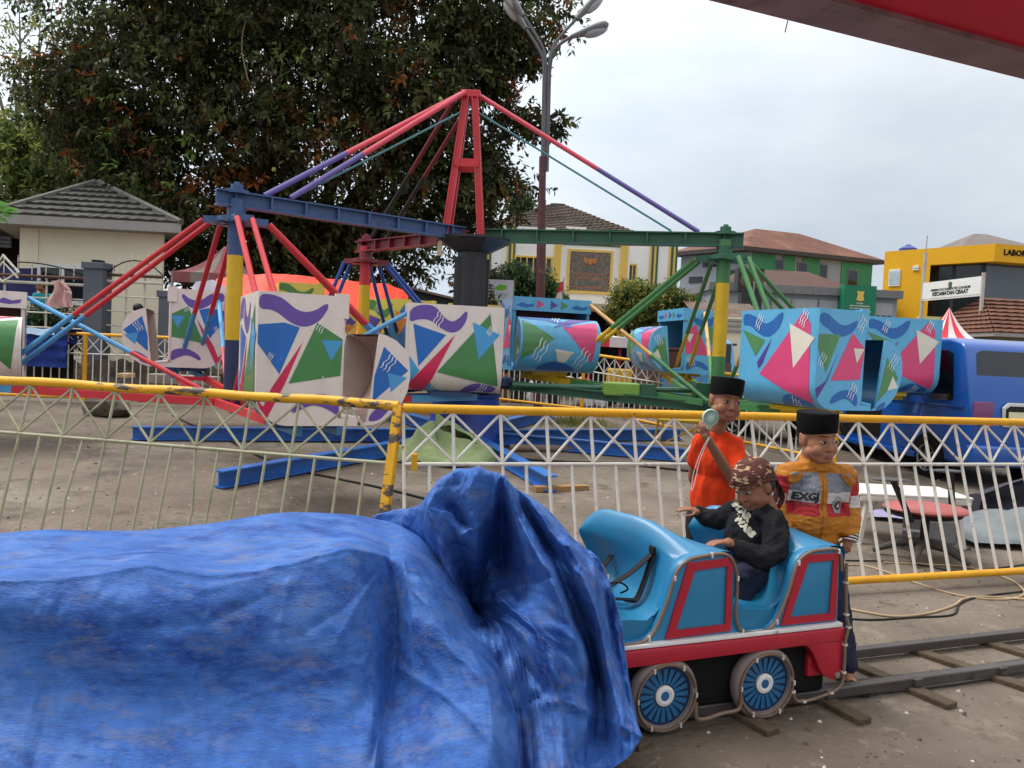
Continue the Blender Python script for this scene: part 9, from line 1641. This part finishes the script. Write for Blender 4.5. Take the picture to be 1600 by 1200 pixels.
# ---- red and white tent, other tents and stall roofs
def ptent(px, pt, pl, pr, pbm, d, mats, name, label, group=None, n=12, poles=True):
    top = P(px, pt, d); zb = Hp((pl+pr)/2, pbm, d); rx = (Xp(pr, d, pbm)-Xp(pl, d, pbm))/2*1.15; c = Vector(((Xp(pl, d, pbm)+Xp(pr, d, pbm))/2, d, 0)); H_ = top.z-zb
    t_ = thing(name, label, 'tent', (c.x, d, gz(d)), group=group); mb = MB()
    for k in range(4*n):
        q = n; a = k
        def edge(j):
            s_, f = divmod(j, q); f /= q; cs = [(-1, -1), (1, -1), (1, 1), (-1, 1)]; p0, p1 = cs[s_ % 4], cs[(s_+1) % 4]; return Vector((p0[0]+(p1[0]-p0[0])*f, p0[1]+(p1[1]-p0[1])*f, 0))*rx
        rows = [(1-t, zb+H_*(.12*t+.88*t**1.9)) for t in [i/8 for i in range(9)]]
        for i in range(8):
            (r0, z0_), (r1, z1_) = rows[i], rows[i+1]; e0_, e1_ = edge(k), edge(k+1)
            mb.add([c+e0_*r0+Vector((0, 0, z0_)), c+e1_*r0+Vector((0, 0, z0_)), c+e1_*r1+Vector((0, 0, z1_)), c+e0_*r1+Vector((0, 0, z1_))], [(0, 1, 2, 3)], (k*len(mats)*2//n) % len(mats) if len(mats) > 1 else 0)
        mb.add([c+edge(k)+Vector((0, 0, zb-.22)), c+edge(k+1)+Vector((0, 0, zb-.22)), c+edge(k+1)+Vector((0, 0, zb)), c+edge(k)+Vector((0, 0, zb))], [(0, 1, 2, 3)], (k*len(mats)*2//n) % len(mats) if len(mats) > 1 else 0)
    mb.build('canopy', mats, t_, merge=True)
    for sx, sy in ((-1, -1), (1, -1), (1, 1), (-1, 1)): MB().tube([(c.x+sx*rx*.97, d+sy*rx*.97, gz(d)), (c.x+sx*rx*.97, d+sy*rx*.97, zb)], .03, 8).build('pole', m_greyfas, t_, smooth=40)
    return t_
m_tred = mat('tent_red', S(216, 62, 72), .7, .3, .06); m_twht = mat('tent_white', S(222, 206, 204), .7, .3, .05)
ptent(1472, 480, 1449, 1510, 533, 19, [m_tred, m_twht], 'market_tent', 'red and white striped peaked tent behind the dark blue van')
ptent(888, 510, 862, 968, 526, 17.6, [m_tred, m_twht], 'market_tent', 'low red and white stall tent beside the light blue car facing the camera')
ptent(1098, 522, 1080, 1120, 533, 20, [mat('tent_blue', S(58, 74, 176), .7)], 'market_tent', 'small blue tent top behind the green post')
ptent(346, 384, 300, 400, 432, 17, [mat('faded_pink_canvas', S(136, 84, 86), .85, .2, .15, 3), mat('faded_grey_canvas', S(128, 120, 112), .85)], 'market_tent', 'faded pink and grey tent before the dark tree')
# orange tarpaulin roof behind the white cars
d = 15.2; o0, o1 = P(338, 470, d), P(640, 480, d); tops = [(338, 436), (362, 430), (412, 428), (445, 428), (500, 434), (555, 440), (600, 443), (625, 450), (638, 462)]
def otop(u):
    t = u*(len(tops)-1); i = min(int(t), len(tops)-2); f = t-i; return P(tops[i][0]+(tops[i+1][0]-tops[i][0])*f, tops[i][1]+(tops[i+1][1]-tops[i][1])*f, d)
def orf(u, v):
    q = otop(u); w_ = Vector((0, 0, .02*math.sin(u*40+v*5)*v+.03*noise.noise(Vector((u*12, v*4, 2)))))
    if v < .5: return q+Vector((0, 1.4-2.8*v, -.5+1.0*v))+w_*.6
    return q+Vector((0, -.9*(v-.5)*2, -1.15*(v-.5)*2))+w_
ot = thing('orange_stall', 'stall covered with a bright orange red tarpaulin behind the white ride cars', 'stall', (o0.x, d, gz(d)))
mb = MB(); mb.grid(orf, 80, 24, 0); mb.build('tarpaulin_cover', mat('orange_tarp', S(250, 66, 24), .5, .4, .1, 2, bump=.2, bscale=14), ot, smooth=60)
for x in (345, 440, 540, 630): q = P(x, 470, d-.9); MB().tube([(q.x, q.y, gz(d)), (q.x, q.y, q.z)], .03, 8).build('pole', m_brown, ot, smooth=40)
MB().box(((o0.x+o1.x)/2, d+.3, gz(d)+.55), (o1.x-o0.x-.4, .8, 1.0)).build('counter', m_dark, ot)
# plastic wrapped heap
d = 14.6; q = P(318, 470, d); hp_ = thing('wrapped_heap', 'heap wrapped in clear plastic and white sheet beside the lower grey pillar', 'heap', (q.x, d, gz(d)))
mb = MB(); mb.grid(lambda u, v: Vector((q.x-.6+1.1*u, d+.35*math.cos(v*3.14)*(1)+.06*noise.noise(Vector((u*9, v*9, 1))), gz(d)+(1.55+.16*noise.noise(Vector((u*6, 0, 3)))-.5*abs(u-.4)**2)*math.sin(max(.02, v)*3.14)**.35)), 40, 30); mb.build('plastic_sheet', mat('grey_plastic', S(150, 150, 150), .25, .6, .2, 5, bump=.5, bscale=16), hp_, smooth=50)
mb = MB(); w0_ = P(325, 462, d-.45); mb.grid(lambda u, v: Vector((w0_.x-.32+.68*u+.12*(u-.5)*(v-.5), d-.45-.06*v-.03*math.sin(u*9), w0_.z+.28*(1-abs(2*u-1)**3*.5)*(1-v)-.5*v+.02*math.sin(u*14))), 24, 16); mb.build('white_sheet', mat('white_cloth', S(214, 208, 222), .8), hp_, smooth=60)
# market stalls behind the far fence
m_tarpk = mat('black_sheet', S(40, 38, 40), .6, .3, .25, 3, bump=.3, bscale=12); m_wood = mat('raw_wood_pole', S(140, 106, 74), .85, .2, .2, 8)
d = 18.2; a0, a1 = Xp(772, d, 590), Xp(1135, d, 590); zs = gz(d)
sh = thing('market_stall', 'long dark market stall with black sheets behind the middle far fence', 'stall', ((a0+a1)/2, d, zs))
mb = MB(); mb.grid(lambda u, v: Vector((a0+(a1-a0)*u, d+.10*math.sin(u*38)*v+.08*noise.noise(Vector((u*20, v*5, 0))), zs+Hp(950, 532, d)-zs-(Hp(950, 532, d)-zs-.02)*v)), 120, 14); mb.build('black_sheet', m_tarpk, sh, smooth=60)
mb = MB(); mb.add([(a0, d-.9, Hp(950, 534, d)-.12), (a1, d-.9, Hp(950, 534, d)-.12), (a1, d+2, Hp(950, 522, d)+.1), (a0, d+2, Hp(950, 522, d)+.1)], [(0, 1, 2, 3), (3, 2, 1, 0)]) if False else mb.box(((a0+a1)/2, d+.5, Hp(950, 530, d)), (a1-a0, 2.4, .05)); mb.build('stall_roof', mat('brown_board', S(86, 66, 54), .9), sh)
for x in (838, 842, 920, 965, 1040): 
    xx = Xp(x, d-.5, 590); MB().tube([(xx, d-.5, zs), (xx+.02, d-.5, Hp(950, 530, d))], .04, 8).build('pole', m_wood if x < 900 else m_tred, sh, smooth=40)
rs = random.Random(21)
for k, (x, yt, yb, w_, c, nm, lb) in enumerate(((900, 590, 612, 26, S(206, 204, 206), 'white_sack', 'white sack hanging on the middle far fence'), (918, 592, 612, 10, S(196, 60, 50), 'red_cloth', 'small red cloth hanging beside the white sack'), (868, 584, 634, 20, S(54, 52, 56), 'dark_coat', 'dark grey coat hanging on the far fence'), (845, 588, 632, 12, S(150, 150, 150), 'grey_cloth', 'pale grey cloth strip hanging on the far fence'), (790, 584, 636, 12, S(130, 84, 54), 'brown_plank', 'brown plank leaning on the far fence'), (815, 586, 640, 26, S(36, 36, 40), 'black_bag', 'black bag hung near the white ride car'))):
    dd = 15.4; p0 = P(x, yt, dd); p1 = P(x, yb, dd); ww = w_/1200*dd; s0 = k*3.3
    mb = MB(); mb.grid(lambda u, v: Vector((p0.x+(u-.5)*ww*(1+.15*math.sin(v*5+s0)), dd+.2+.10*math.cos((u-.5)*3.1)*-1+.03*math.sin(u*14+s0)*v, p0.z+(p1.z-p0.z)*v+.02*math.sin(u*9+s0))), 14, 10); o = mb.build(nm, mat('hang_'+nm, c, .8), smooth=60); sf = o.modifiers.new('s', 'SOLIDIFY'); sf.thickness = .02
    tag(o, lb, nm.split('_')[1], 'things hung on the middle far fence')
for k, (x, y, w_) in enumerate(((912, 642, 30), (935, 645, 22), (830, 640, 20))):
    q = P(x, y, 15.6); tag(rockmesh((q.x, q.y, gz(q.y)+.16), (w_/1200*15.6*.55, .22, .28), 3+k*2.2, 3, .3).build('plastic_bag', mat('white_plastic_bag', S(204, 206, 210), .4, .5, .08), smooth=60), ('crumpled white plastic bag by the fence, nearest the grass', 'smaller white plastic bag right of the other one', 'white plastic bag left of the grass patch')[k], 'bag', 'white bags on the ground behind the far fence')
d = 18.0; q = P(1020, 620, 15.8); wl_ = MB().box((Xp(1062, 15.8, 640), 15.9, gz(15.8)+.5), (2.0, .3, 1.0)).build('brick_wall', mat('dull_brick', S(110, 80, 66), .9, .2, .25, 5, bump=.5, bscale=16)); tag(wl_, 'low dull brick wall section behind the green motor box', 'wall')
q = P(965, 630, 15.9); mt = thing('hand_cart', 'yellow and black push cart behind the far fence', 'cart', (q.x, q.y, gz(q.y)))
mb = MB(); mb.box((q.x, q.y, gz(q.y)+.62), (.5, .4, .3)); mb.build('cart_box', mat('cart_yellow', S(206, 160, 40), .5), mt, bevel=.03)
for sx in (-.2, .2): mb = MB(); mb.lathe([(.1, -.03), (.2, -.03), (.2, .03), (.1, .03), (.1, -.03)], 20, 0, Matrix.Translation((q.x+sx, q.y-.2, gz(q.y)+.2)) @ Matrix.Rotation(R(90), 4, 'X'), cap=False); mb.build('wheel', m_rub, mt, smooth=40)
mb = MB(); mb.tube([(q.x-.25, q.y, gz(q.y)+.7), (q.x-.45, q.y, gz(q.y)+1.0)], .02, 6); mb.build('handle', m_plas, mt); mb = MB(); mb.bar((q.x-.2, q.y-.2, gz(q.y)+.2), (q.x+.2, q.y-.2, gz(q.y)+.2), .04, .04).bar((q.x, q.y-.2, gz(q.y)+.2), (q.x, q.y-.1, gz(q.y)+.5), .05, .05); mb.build('axle', m_plas, mt)
# shanty roofs and cream stall, right of centre
d = 22; a0, a1 = Xp(1092, d, 500), Xp(1208, d, 500)
cs = thing('corrugated_shed', 'low shed with a patched rusty corrugated roof behind the light blue cars', 'shed', ((a0+a1)/2, d, gz(d)))
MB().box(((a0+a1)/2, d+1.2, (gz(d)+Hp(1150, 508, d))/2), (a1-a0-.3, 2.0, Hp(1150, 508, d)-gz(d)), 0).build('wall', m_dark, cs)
mb = MB(); mb.grid(lambda u, v: Vector((a0+(a1-a0)*u, d-.2+2.4*v, Hp(1150, 507, d)+.75*v+.03*math.sin(u*150))), 240, 1); mb.build('roof', mat('rust_corrugated', S(120, 104, 94), .85, .3, .25, 2, dirt=[(S(96, 64, 50), .52, 1.4, .15), (S(158, 150, 142), .6, 1.8, .1)]), cs)
d = 19.5; a0, a1 = Xp(1128, d, 530), Xp(1168, d, 530); ck = thing('cream_kiosk', 'cream kiosk with grey striped top behind the green post', 'kiosk', ((a0+a1)/2, d, gz(d)))
zt = Hp(1148, 496, d); MB().box(((a0+a1)/2, d+.5, (gz(d)+zt)/2), (a1-a0, 1.0, zt-gz(d))).build('wall', m_cream, ck)
for k in range(3): MB().box(((a0+a1)/2, d-.03, zt-.07-.13*k), (a1-a0+.04, .06, .06)).build('grey_stripe', m_greyfas, ck)
# black monument sign
d = 30; ms_ = thing('monument_sign', 'tall black sign pillar with two bronze discs before the grey station', 'sign', (Xp(1171, d), d, gz(d)))
MB().box((Xp(1170, d, 490), d, (gz(d)+Hp(1170, 455, d))/2), (Xp(1186, d)-Xp(1154, d), .5, Hp(1170, 455, d)-gz(d))).build('pedestal', m_blk, ms_)
hd_ = MB().box((Xp(1170, d, 440), d, (Hp(1170, 420, d)+Hp(1170, 456, d))/2+.003), (Xp(1190, d)-Xp(1150, d), .55, Hp(1170, 420, d)-Hp(1170, 456, d))).build('head_block', m_blk, ms_)
for x in (1162, 1180):
    mb = MB(); mb.lathe([(.0001, .02), (.2, .02), (.22, .0)], 24, 0, Matrix.Translation((Xp(x, d, 440), d-.28, Hp(1170, 440, d))) @ Matrix.Rotation(R(90), 4, 'X') @ Matrix.Diagonal((1, 1.35, 1, 1))); mb.build('bronze_disc', mat('dull_bronze', S(92, 78, 58), .5), hd_, smooth=40)
MB().tube([(Xp(1174, d, 460), d-.3, Hp(1174, 495, d)), (Xp(1175, d, 430), d-.3, Hp(1174, 424, d))], .03, 6).build('thin_pole', m_greyfas, ms_)
# banner, flags, green awning
d = 22; bn_ = thing('banner', 'white printed banner with a green headline left of the lamp post', 'banner', (Xp(780, d, 458), d, gz(d)))
bx0, bx1, bz0, bz1 = Xp(758, d, 458), Xp(802, d, 458), Hp(780, 482, d), Hp(780, 437, d)
bs_ = MB().box(((bx0+bx1)/2, d, (bz0+bz1)/2), (bx1-bx0, .03, bz1-bz0)).build('sheet', mat('banner_white', S(214, 214, 222), .6, .3, .04), bn_)
for x in (bx0, bx1): MB().tube([(x, d+.04, gz(d)), (x, d+.04, bz1)], .025, 6).build('pole', m_wood, bn_)
mb = MB(); M_ = face_frame(((bx0+bx1)/2, d-.017, (bz0+bz1)/2), (1, 0, 0), (0, 0, 1)); bw_, bh_ = bx1-bx0, bz1-bz0
mb.prism([(-.18*bw_, .2*bh_), (.0, .34*bh_), (.25*bw_, .32*bh_), (.28*bw_, .2*bh_), (.1*bw_, .12*bh_), (-.1*bw_, .14*bh_)], .004, 0, M_); mb.prism([(-.25*bw_, -.2*bh_), (.2*bw_, -.2*bh_), (.2*bw_, -.26*bh_), (-.25*bw_, -.26*bh_)], .004, 0, M_); mb.build('green_print', mat('print_green', S(126, 186, 60), .6), bs_)
mb = MB()
for k, (y, w_) in enumerate(((.03, .7), (-.04, .62), (-.11, .5), (-.34, .3))):
    for j in range(9): mb.prism([(bw_*w_*(j/9-.5), bh_*y), (bw_*w_*((j+.7)/9-.5), bh_*y), (bw_*w_*((j+.7)/9-.5), bh_*(y-.018)), (bw_*w_*(j/9-.5), bh_*(y-.018))], .003, 0, M_)
mb.build('small_print', mat('print_grey', S(110, 116, 130), .6), bs_)
for x, yt, yb, cs_, lb, dd in ((881, 434, 470, (m_tred, m_twht), 'small red and white flag hanging limp before the office entrance', 26), (829, 460, 469, (mat('flag_yellow', S(222, 190, 50), .7),), 'small yellow flag above the light blue ride car', 20)):
    q = P(x, yt, dd); e_ = P(x, yb, dd); fl = thing('flag', lb, 'flag', (q.x, q.y, gz(dd))); MB().tube([(q.x, q.y, gz(dd)), q], .018, 6).build('pole', m_greyfas, fl)
    n = len(cs_); mb = MB(); hh = q.z-e_.z
    for k in range(n): mb.grid(lambda u, v, k=k: Vector((q.x-.02-(.1+.16*((k+v)/n))*u, q.y+.03*math.sin(u*8+v*3), q.z-.1-hh*.85*((k+v)/n)-.1*u)), 8, 6, k)
    mb.build('cloth', list(cs_), fl, smooth=60)
d = 19; aw = thing('green_awning', 'dark green sloping stall roof right of the black column', 'stall', (Xp(750, d, 480), d, gz(d)))
q0, q1, q2 = P(700, 466, d), P(800, 492, d), P(700, 520, d)
mb = MB(); mb.prism([(q0.x-1.0, q0.z+.18), (q1.x, q1.z), (q1.x, q1.z-.5), (q0.x-1.0, q1.z-.5)], 2.0, 0, Matrix(((1, 0, 0, 0), (0, 0, 1, d), (0, 1, 0, 0), (0, 0, 0, 1)))); mb.build('side_wall', mat('awning_green', S(34, 52, 44), .7), aw)
mb = MB(); mb.prism([(q0.x-1.2, q0.z+.28), (q1.x+.1, q1.z+.06), (q1.x+.1, q1.z+.005), (q0.x-1.2, q0.z+.225)], 2.3, 0, Matrix(((1, 0, 0, 0), (0, 0, 1, d-.15), (0, 1, 0, 0), (0, 0, 0, 1)))); mb.build('roof', mat('old_grey_roof', S(120, 110, 100), .85, .2, .25, 3), aw)
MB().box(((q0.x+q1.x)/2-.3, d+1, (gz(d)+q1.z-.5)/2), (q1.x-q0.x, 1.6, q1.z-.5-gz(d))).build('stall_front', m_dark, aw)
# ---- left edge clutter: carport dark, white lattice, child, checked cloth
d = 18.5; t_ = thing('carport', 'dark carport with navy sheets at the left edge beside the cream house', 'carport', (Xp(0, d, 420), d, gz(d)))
a0, a1 = Xp(-120, d, 420), Xp(29, d, 420); MB().box(((a0+a1)/2, d+.8, (gz(d)+Hp(0, 362, d))/2), (a1-a0, .1, Hp(0, 362, d)-gz(d))).build('back_wall', m_dark, t_)  # near-black wall colour stands in for the shade inside the carport
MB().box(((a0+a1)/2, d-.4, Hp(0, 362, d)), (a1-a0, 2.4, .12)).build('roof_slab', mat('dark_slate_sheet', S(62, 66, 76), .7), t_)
for k in range(3): MB().box(((a0+a1)/2, d-.3, Hp(0, 374+6*k, d)), (a1-a0, .06, .07)).build('slat', mat('grey_slat', S(104, 106, 116), .7), t_)
q = P(25, 432, 16.0); tag(MB().grid(lambda u, v: Vector((q.x-1.2+1.6*u, q.y+.06*math.sin(u*14), q.z+.22-.6*v+.05*math.sin(u*6))), 30, 10).build('navy_sheet', mat('navy_cloth', S(34, 40, 84), .8), smooth=60), 'navy sheet hung behind the left iron railing', 'cloth')
d = 13.9; la_ = thing('white_lattice', 'folding white metal lattice behind the left ride car', 'lattice', P(5, 420, d)); mb = MB(); zz = [(-30, 440), (5, 400), (28, 425), (5, 440), (-12, 425), (5, 398), (30, 426)]
mb.tube([P(x, y, d) for x, y in zz], .02, 6).tube([P(x, y+9, d) for x, y in zz[:3]], .02, 6); mb.build('lattice_bar', m_bar_w, la_)
q = P(66, 500, 15.9); cp = thing('person', 'child in a teal shirt standing behind the left iron railing', 'person', (q.x, q.y, gz(q.y)), R(25)); MC = chain(cp); hz_ = P(61, 447, 15.9).z-gz(q.y); B = Blob(MC); hc_ = MC @ Matrix.Translation((-.05, -.02, hz_)) @ Euler((R(15), 0, R(-60))).to_matrix().to_4x4(); head(B, hc_, 1.0)
k_ = hz_-.2; B.ell((0, 0, k_-.2), (.12, .085, .22)).cap((-.12, 0, k_), .04, (.12, 0, k_), .04).chain([((-.14, 0, k_), .04), ((-.17, -.06, k_-.22), .034), ((-.1, -.2, k_-.3), .026)]).chain([((.14, 0, k_), .04), ((.17, -.03, k_-.22), .034), ((.12, -.18, k_-.32), .026)])
for g in (-1, 1): B.chain([((g*.07, 0, k_-.42), .07), ((g*.07, 0, .4), .05), ((g*.07, 0, .06), .035)]).cap((g*.07, 0, .035), .03, (g*.07, -.1, .03), .025); hand(B, MC @ basis((g*.11, -.2, k_-.31), (0, -1, -.3), (0, 0, 1)), .9, .5, -g)
B.build('body', m_skin2, cp, .012, 2); T_ = Blob(MC); T_.ell((0, 0, k_-.2), (.145, .1, .24)).cap((-.12, 0, k_), .055, (.12, 0, k_), .055).cap((-.13, 0, k_), .06, (-.165, -.05, k_-.16), .056).cap((.13, 0, k_), .06, (.165, -.03, k_-.16), .056); T_.build('shirt', mat('teal_shirt', S(20, 138, 150), .8), cp, .012, 3, .006, 9)
T_ = Blob(MC); [T_.chain([((g*.065, 0, k_-.4), .085), ((g*.07, 0, .4), .07), ((g*.07, 0, .12), .06)]) for g in (-1, 1)]; T_.build('trousers', m_navy, cp, .014, 2); T_ = Blob(hc_); T_.ell((0, .02, .04), (.078, .092, .078)); T_.build('hair', m_hair, cp, .01, 2)
q = P(95, 440, 14.15); o = MB().grid(lambda u, v: Vector((q.x-.14+.4*u*(.5+.7*v)+.06*math.sin(v*5), q.y-.05-.05*math.sin(u*10)-.04*v, q.z+.02-.52*v*(1-.25*abs(u-.5))-.02*math.sin(u*8))), 20, 20).build('checked_cloth', mat('pink_check', S(198, 156, 152), .85, .2, .1, 6, dirt=[(S(140, 92, 96), .56, 16, .04, (1, 1, .2)), (S(228, 206, 200), .6, 16, .04, (.2, .2, 1))]), smooth=60); tag(o, 'pink checked cloth hung on the left iron railing', 'cloth')
q = P(217, 495, 13.9); hd2 = thing('person', 'dark haired child crouching behind the far fence, only the head showing', 'person', (q.x, q.y, gz(q.y))); M2 = chain(hd2); zz_ = P(217, 484, 13.9).z-gz(q.y); B = Blob(M2); hq_ = M2 @ Matrix.Translation((0, 0, zz_)) @ Euler((0, 0, R(150))).to_matrix().to_4x4(); head(B, hq_, 1.0); B.ell((0, .02, zz_-.36), (.13, .1, .2)).ell((0, .0, zz_-.58), (.14, .14, .12)).cap((-.12, 0, zz_-.22), .045, (.12, 0, zz_-.22), .045)
for g in (-1, 1): B.chain([((g*.08, .0, zz_-.58), .07), ((g*.1, .2, zz_-.45), .05), ((g*.09, .12, .05), .035)]).chain([((g*.14, 0, zz_-.22), .04), ((g*.17, .12, zz_-.4), .034), ((g*.08, .22, zz_-.42), .026)])
B.build('body', [m_skin2], hd2, .012, 2); T_ = Blob(M2); T_.ell((0, .02, zz_-.36), (.15, .115, .23)).cap((-.12, 0, zz_-.22), .06, (.12, 0, zz_-.22), .06); T_.build('shirt', mat('dark_shirt', S(46, 44, 50), .85), hd2, .012, 2); T_ = Blob(hq_); T_.ell((0, .02, .03), (.08, .094, .085)); T_.build('hair', m_hair, hd2, .01, 2)
# ---- green cloth heap, paper and yellow stand inside the ride yard
q = G(690, 722); mb = MB()
def gcl(u, v):
    a = u*6.2832; r_ = v; rx, ry = .62+.12*math.sin(a*3+1)+.06*math.sin(a*7), .42+.08*math.sin(a*4); h = (.30*(1-r_)**.7+.10*max(0, math.sin(r_*5+a*1.5))*(1-r_))*(1+.45*math.sin(a*2+.6))+.10*(1-r_)*noise.noise(Vector((math.cos(a)*r_*5, math.sin(a)*r_*5, 8)))+.05*abs(noise.noise(Vector((math.cos(a)*r_*7, math.sin(a)*r_*7, 3))))
    return Vector((q.x-.1*(1-r_)+rx*r_*math.cos(a), q.y+.1+ry*r_*math.sin(a), gz(q.y)+.01+h))
mb.grid(gcl, 72, 22, 0); tag(mb.build('green_cloth', mat('pale_green_cloth', S(134, 148, 104), .8, .2, .15, 4, bump=.3, bscale=20), smooth=50, merge=True), 'crumpled pale green cloth heaped before the blue base drum', 'cloth')
q = G(785, 710); tag(MB().box((q.x, q.y, q.z+.03), (.26, .16, .05)).build('red_brick', mat('red_scrap', S(168, 62, 56), .8), bevel=.01), 'small red block on the ground beside the blue base drum', 'block')
q = G(1052, 706); ys_ = thing('yellow_stand', 'small yellow tubular stand behind the white fence left of the boy in red', 'stand', q); z = q.z; m_yst = mat('stand_yellow', S(210, 168, 36), .5)
MB().box((q.x+.1, q.y+.1, z+.42), (.62, .36, .04)).build('seat', m_yst, ys_, bevel=.01)
for sx, sy in ((-.2, -.06), (.38, -.06), (-.2, .26), (.38, .26)): MB().tube([(q.x+sx*1.15, q.y+sy, z), (q.x+sx*.85, q.y+sy, z+.41)], .014, 6).build('leg', m_yst, ys_)
mb = MB(); mb.tube([(q.x-.22, q.y-.06, z+.1), (q.x+.43, q.y-.06, z+.1)], .012, 6).tube([(q.x-.2, q.y-.06, z+.1), (q.x+.36, q.y-.06, z+.38)], .012, 6); mb.build('stretcher', m_yst, ys_)
q = G(770, 712); tag(MB().tube([(q.x+.2, q.y+.35, gz(q.y)+.06), (q.x+2.3, q.y+.9, gz(q.y)+.06)], .05, 10).build('rusty_pipe', mat('pipe_brown', S(112, 96, 84), .7), smooth=40), 'old grey brown pipe lying between the right blue beams', 'pipe')
# ---- white plastic table, broken office chair, grey sheets at the right
m_plw = mat('white_plastic', S(216, 212, 204), .45, .4, .05); tq = G(1392, 856); tt = thing('plastic_table', 'low white plastic table behind the white fence', 'table', tq); z = tq.z; zt = Hp(1410, 768, tq.y+.2)
c = Vector((Xp(1412, tq.y+.25, 770), tq.y+.3, 0)); L_ = .46
mb = MB(); mb.box((c.x, c.y, zt-.012), (L_*2, .52, .024)).box((c.x, c.y-.25, zt-.045), (L_*2-.02, .02, .045)).box((c.x, c.y+.25, zt-.045), (L_*2-.02, .02, .045)); mb.build('tabletop', m_plw, tt, bevel=.008)
for sx in (-1, 1):
    for sy in (-1, 1): MB().bar((c.x+sx*(L_-.06)*1.06, c.y+sy*.22, z), (c.x+sx*(L_-.1), c.y+sy*.2, zt-.024), .045, .035).build('leg', m_plw, tt, bevel=.004)
mb = MB(); mb.bar((c.x-L_+.1, c.y-.2, z+.16), (c.x+L_-.1, c.y-.2, z+.10), .018, .018).bar((c.x-L_+.1, c.y-.2, z+.2), (c.x-L_+.35, c.y+.1, zt-.05), .018, .018); mb.build('brace', m_plw, tt)
m_seat = mat('dusty_red_vinyl', S(166, 88, 84), .55, .4, .12, 6, dirt=[(S(150, 128, 120), .62, 6, .2)]); oq = G(1452, 874); oc = thing('office_chair', 'broken office chair with dusty red seat and black armrests behind the fence', 'chair', oq); z = oq.z
zsx = Hp(1450, 795, oq.y); sx0, sx1 = Xp(1382, oq.y, 795), Xp(1512, oq.y, 800); cx = (sx0+sx1)/2; wd = (sx1-sx0)/2
mb = MB(); mb.ball((cx, oq.y, zsx), (wd, .24, .045), 0, 28, 12, None); mb.build('seat', m_seat, oc, smooth=60)
mb = MB(); mb.ball((cx-.02, oq.y, zsx-.035), (wd*.9, .22, .04), 0, 24, 10); mb.build('seat_underside', m_plas, oc, smooth=60)
for px0, px1, pyt, pyb, dy, lw in ((1396, 1424, 752, 815, -.2, .2), (1485, 1488, 738, 800, .2, .18)):
    tp2, bt2 = P(px0, pyt, oq.y+dy), P(px1, pyb, oq.y+dy); a_ = MB().bar(bt2, tp2, .055, .03).build('arm_post', m_plas, oc, bevel=.005)
    mb = MB(); mb.ball(tp2+Vector((-.02, .0, .01)), (lw*.72, .045, .014), 0, 18, 8); a2 = mb.build('arm_pad', mat('grey_plastic_pad', S(74, 74, 78), .6), oc, smooth=60)
    mb = MB(); mb.ball(bt2.lerp(tp2, .55)+Vector((0, -.022, 0)), (.011, .006, .011), 0, 8, 6); mb.build('bolt', m_chrome, oc, smooth=60)
MB().tube([(cx, oq.y, z+.1), (cx, oq.y, zsx-.05)], .032, 12).build('gas_column', m_plas, oc, smooth=40)
for k in range(5):
    a = k*1.2566+.35; e_ = Vector((cx+.36*math.cos(a), oq.y+.30*math.sin(a), z+.035)); mb = MB(); mb.tube([Vector((cx, oq.y, z+.13)), Vector((cx, oq.y, z+.13)).lerp(e_, .5)+Vector((0, 0, .03)), e_], [.034, .03, .02], 8); mb.build('base_spoke', mat('dusty_black_plastic', S(72, 68, 62), .8), oc, smooth=60)
tag(MB().box(tq+Vector((.42, .22, .12)), (.34, .26, .22)).build('grey_toolbox', mat('metal_grey_box', S(132, 134, 136), .4, .4, .1), bevel=.03), 'grey metal box under the white plastic table', 'box')
q = G(1392, 812); tag(MB().grid(lambda u, v: Vector((q.x-.22+.5*u+.05*v, q.y-.12+.3*v, gz(q.y)+.012+.02*noise.noise(Vector((u*5, v*5, 2)))+.03*u*v)), 14, 10).build('lilac_sheet', mat('lilac_paper', S(150, 142, 176), .7), smooth=60), 'lilac sheet of plastic lying behind the white table', 'sheet')
q = G(1585, 845)
def gsh(u, v):
    x = -.62+1.9*u; h = (.10+.16*u**.8)*math.sin(min(1, v*1.02)*3.1416)**.55*(min(1, u*3.2)**.6) if 0 < v < 1 else 0
    n_1 = noise.noise(Vector((u*5, v*4, 1)))+.6*abs(noise.noise(Vector((u*9, v*8, 5)))); return Vector((q.x+x, q.y-.42+.95*v+.06*n_1, gz(q.y)+.006+max(0, h+.09*n_1*(h+.1)*3)))
mb = MB(); mb.grid(gsh, 60, 40); tag(mb.build('grey_tarp', mat('silver_tarp', S(108, 114, 116), .5, .4, .15, 3, bump=.3, bscale=16, dirt=[(S(84, 88, 92), .56, 2.2, .1)]), smooth=40), 'crumpled silver grey tarp heap at the right edge behind the fence', 'tarpaulin')
q2 = P(1590, 800, q.y+.75); mb = MB(); mb.grid(lambda u, v: Vector((q2.x-.45+1.6*u, q2.y+.3*math.sin(v*3)-.1, gz(q2.y)+(.2+.5*min(1, u*1.4))*(1-v)**.7*(1 if u > .02 else .2)+.03*noise.noise(Vector((u*6, v*6, 8))))), 40, 20); tag(mb.build('dark_tarp', mat('charcoal_tarp', S(58, 56, 66), .6, .3, .2, 4), smooth=50), 'dark charcoal tarp mound behind the silver tarp', 'tarpaulin')
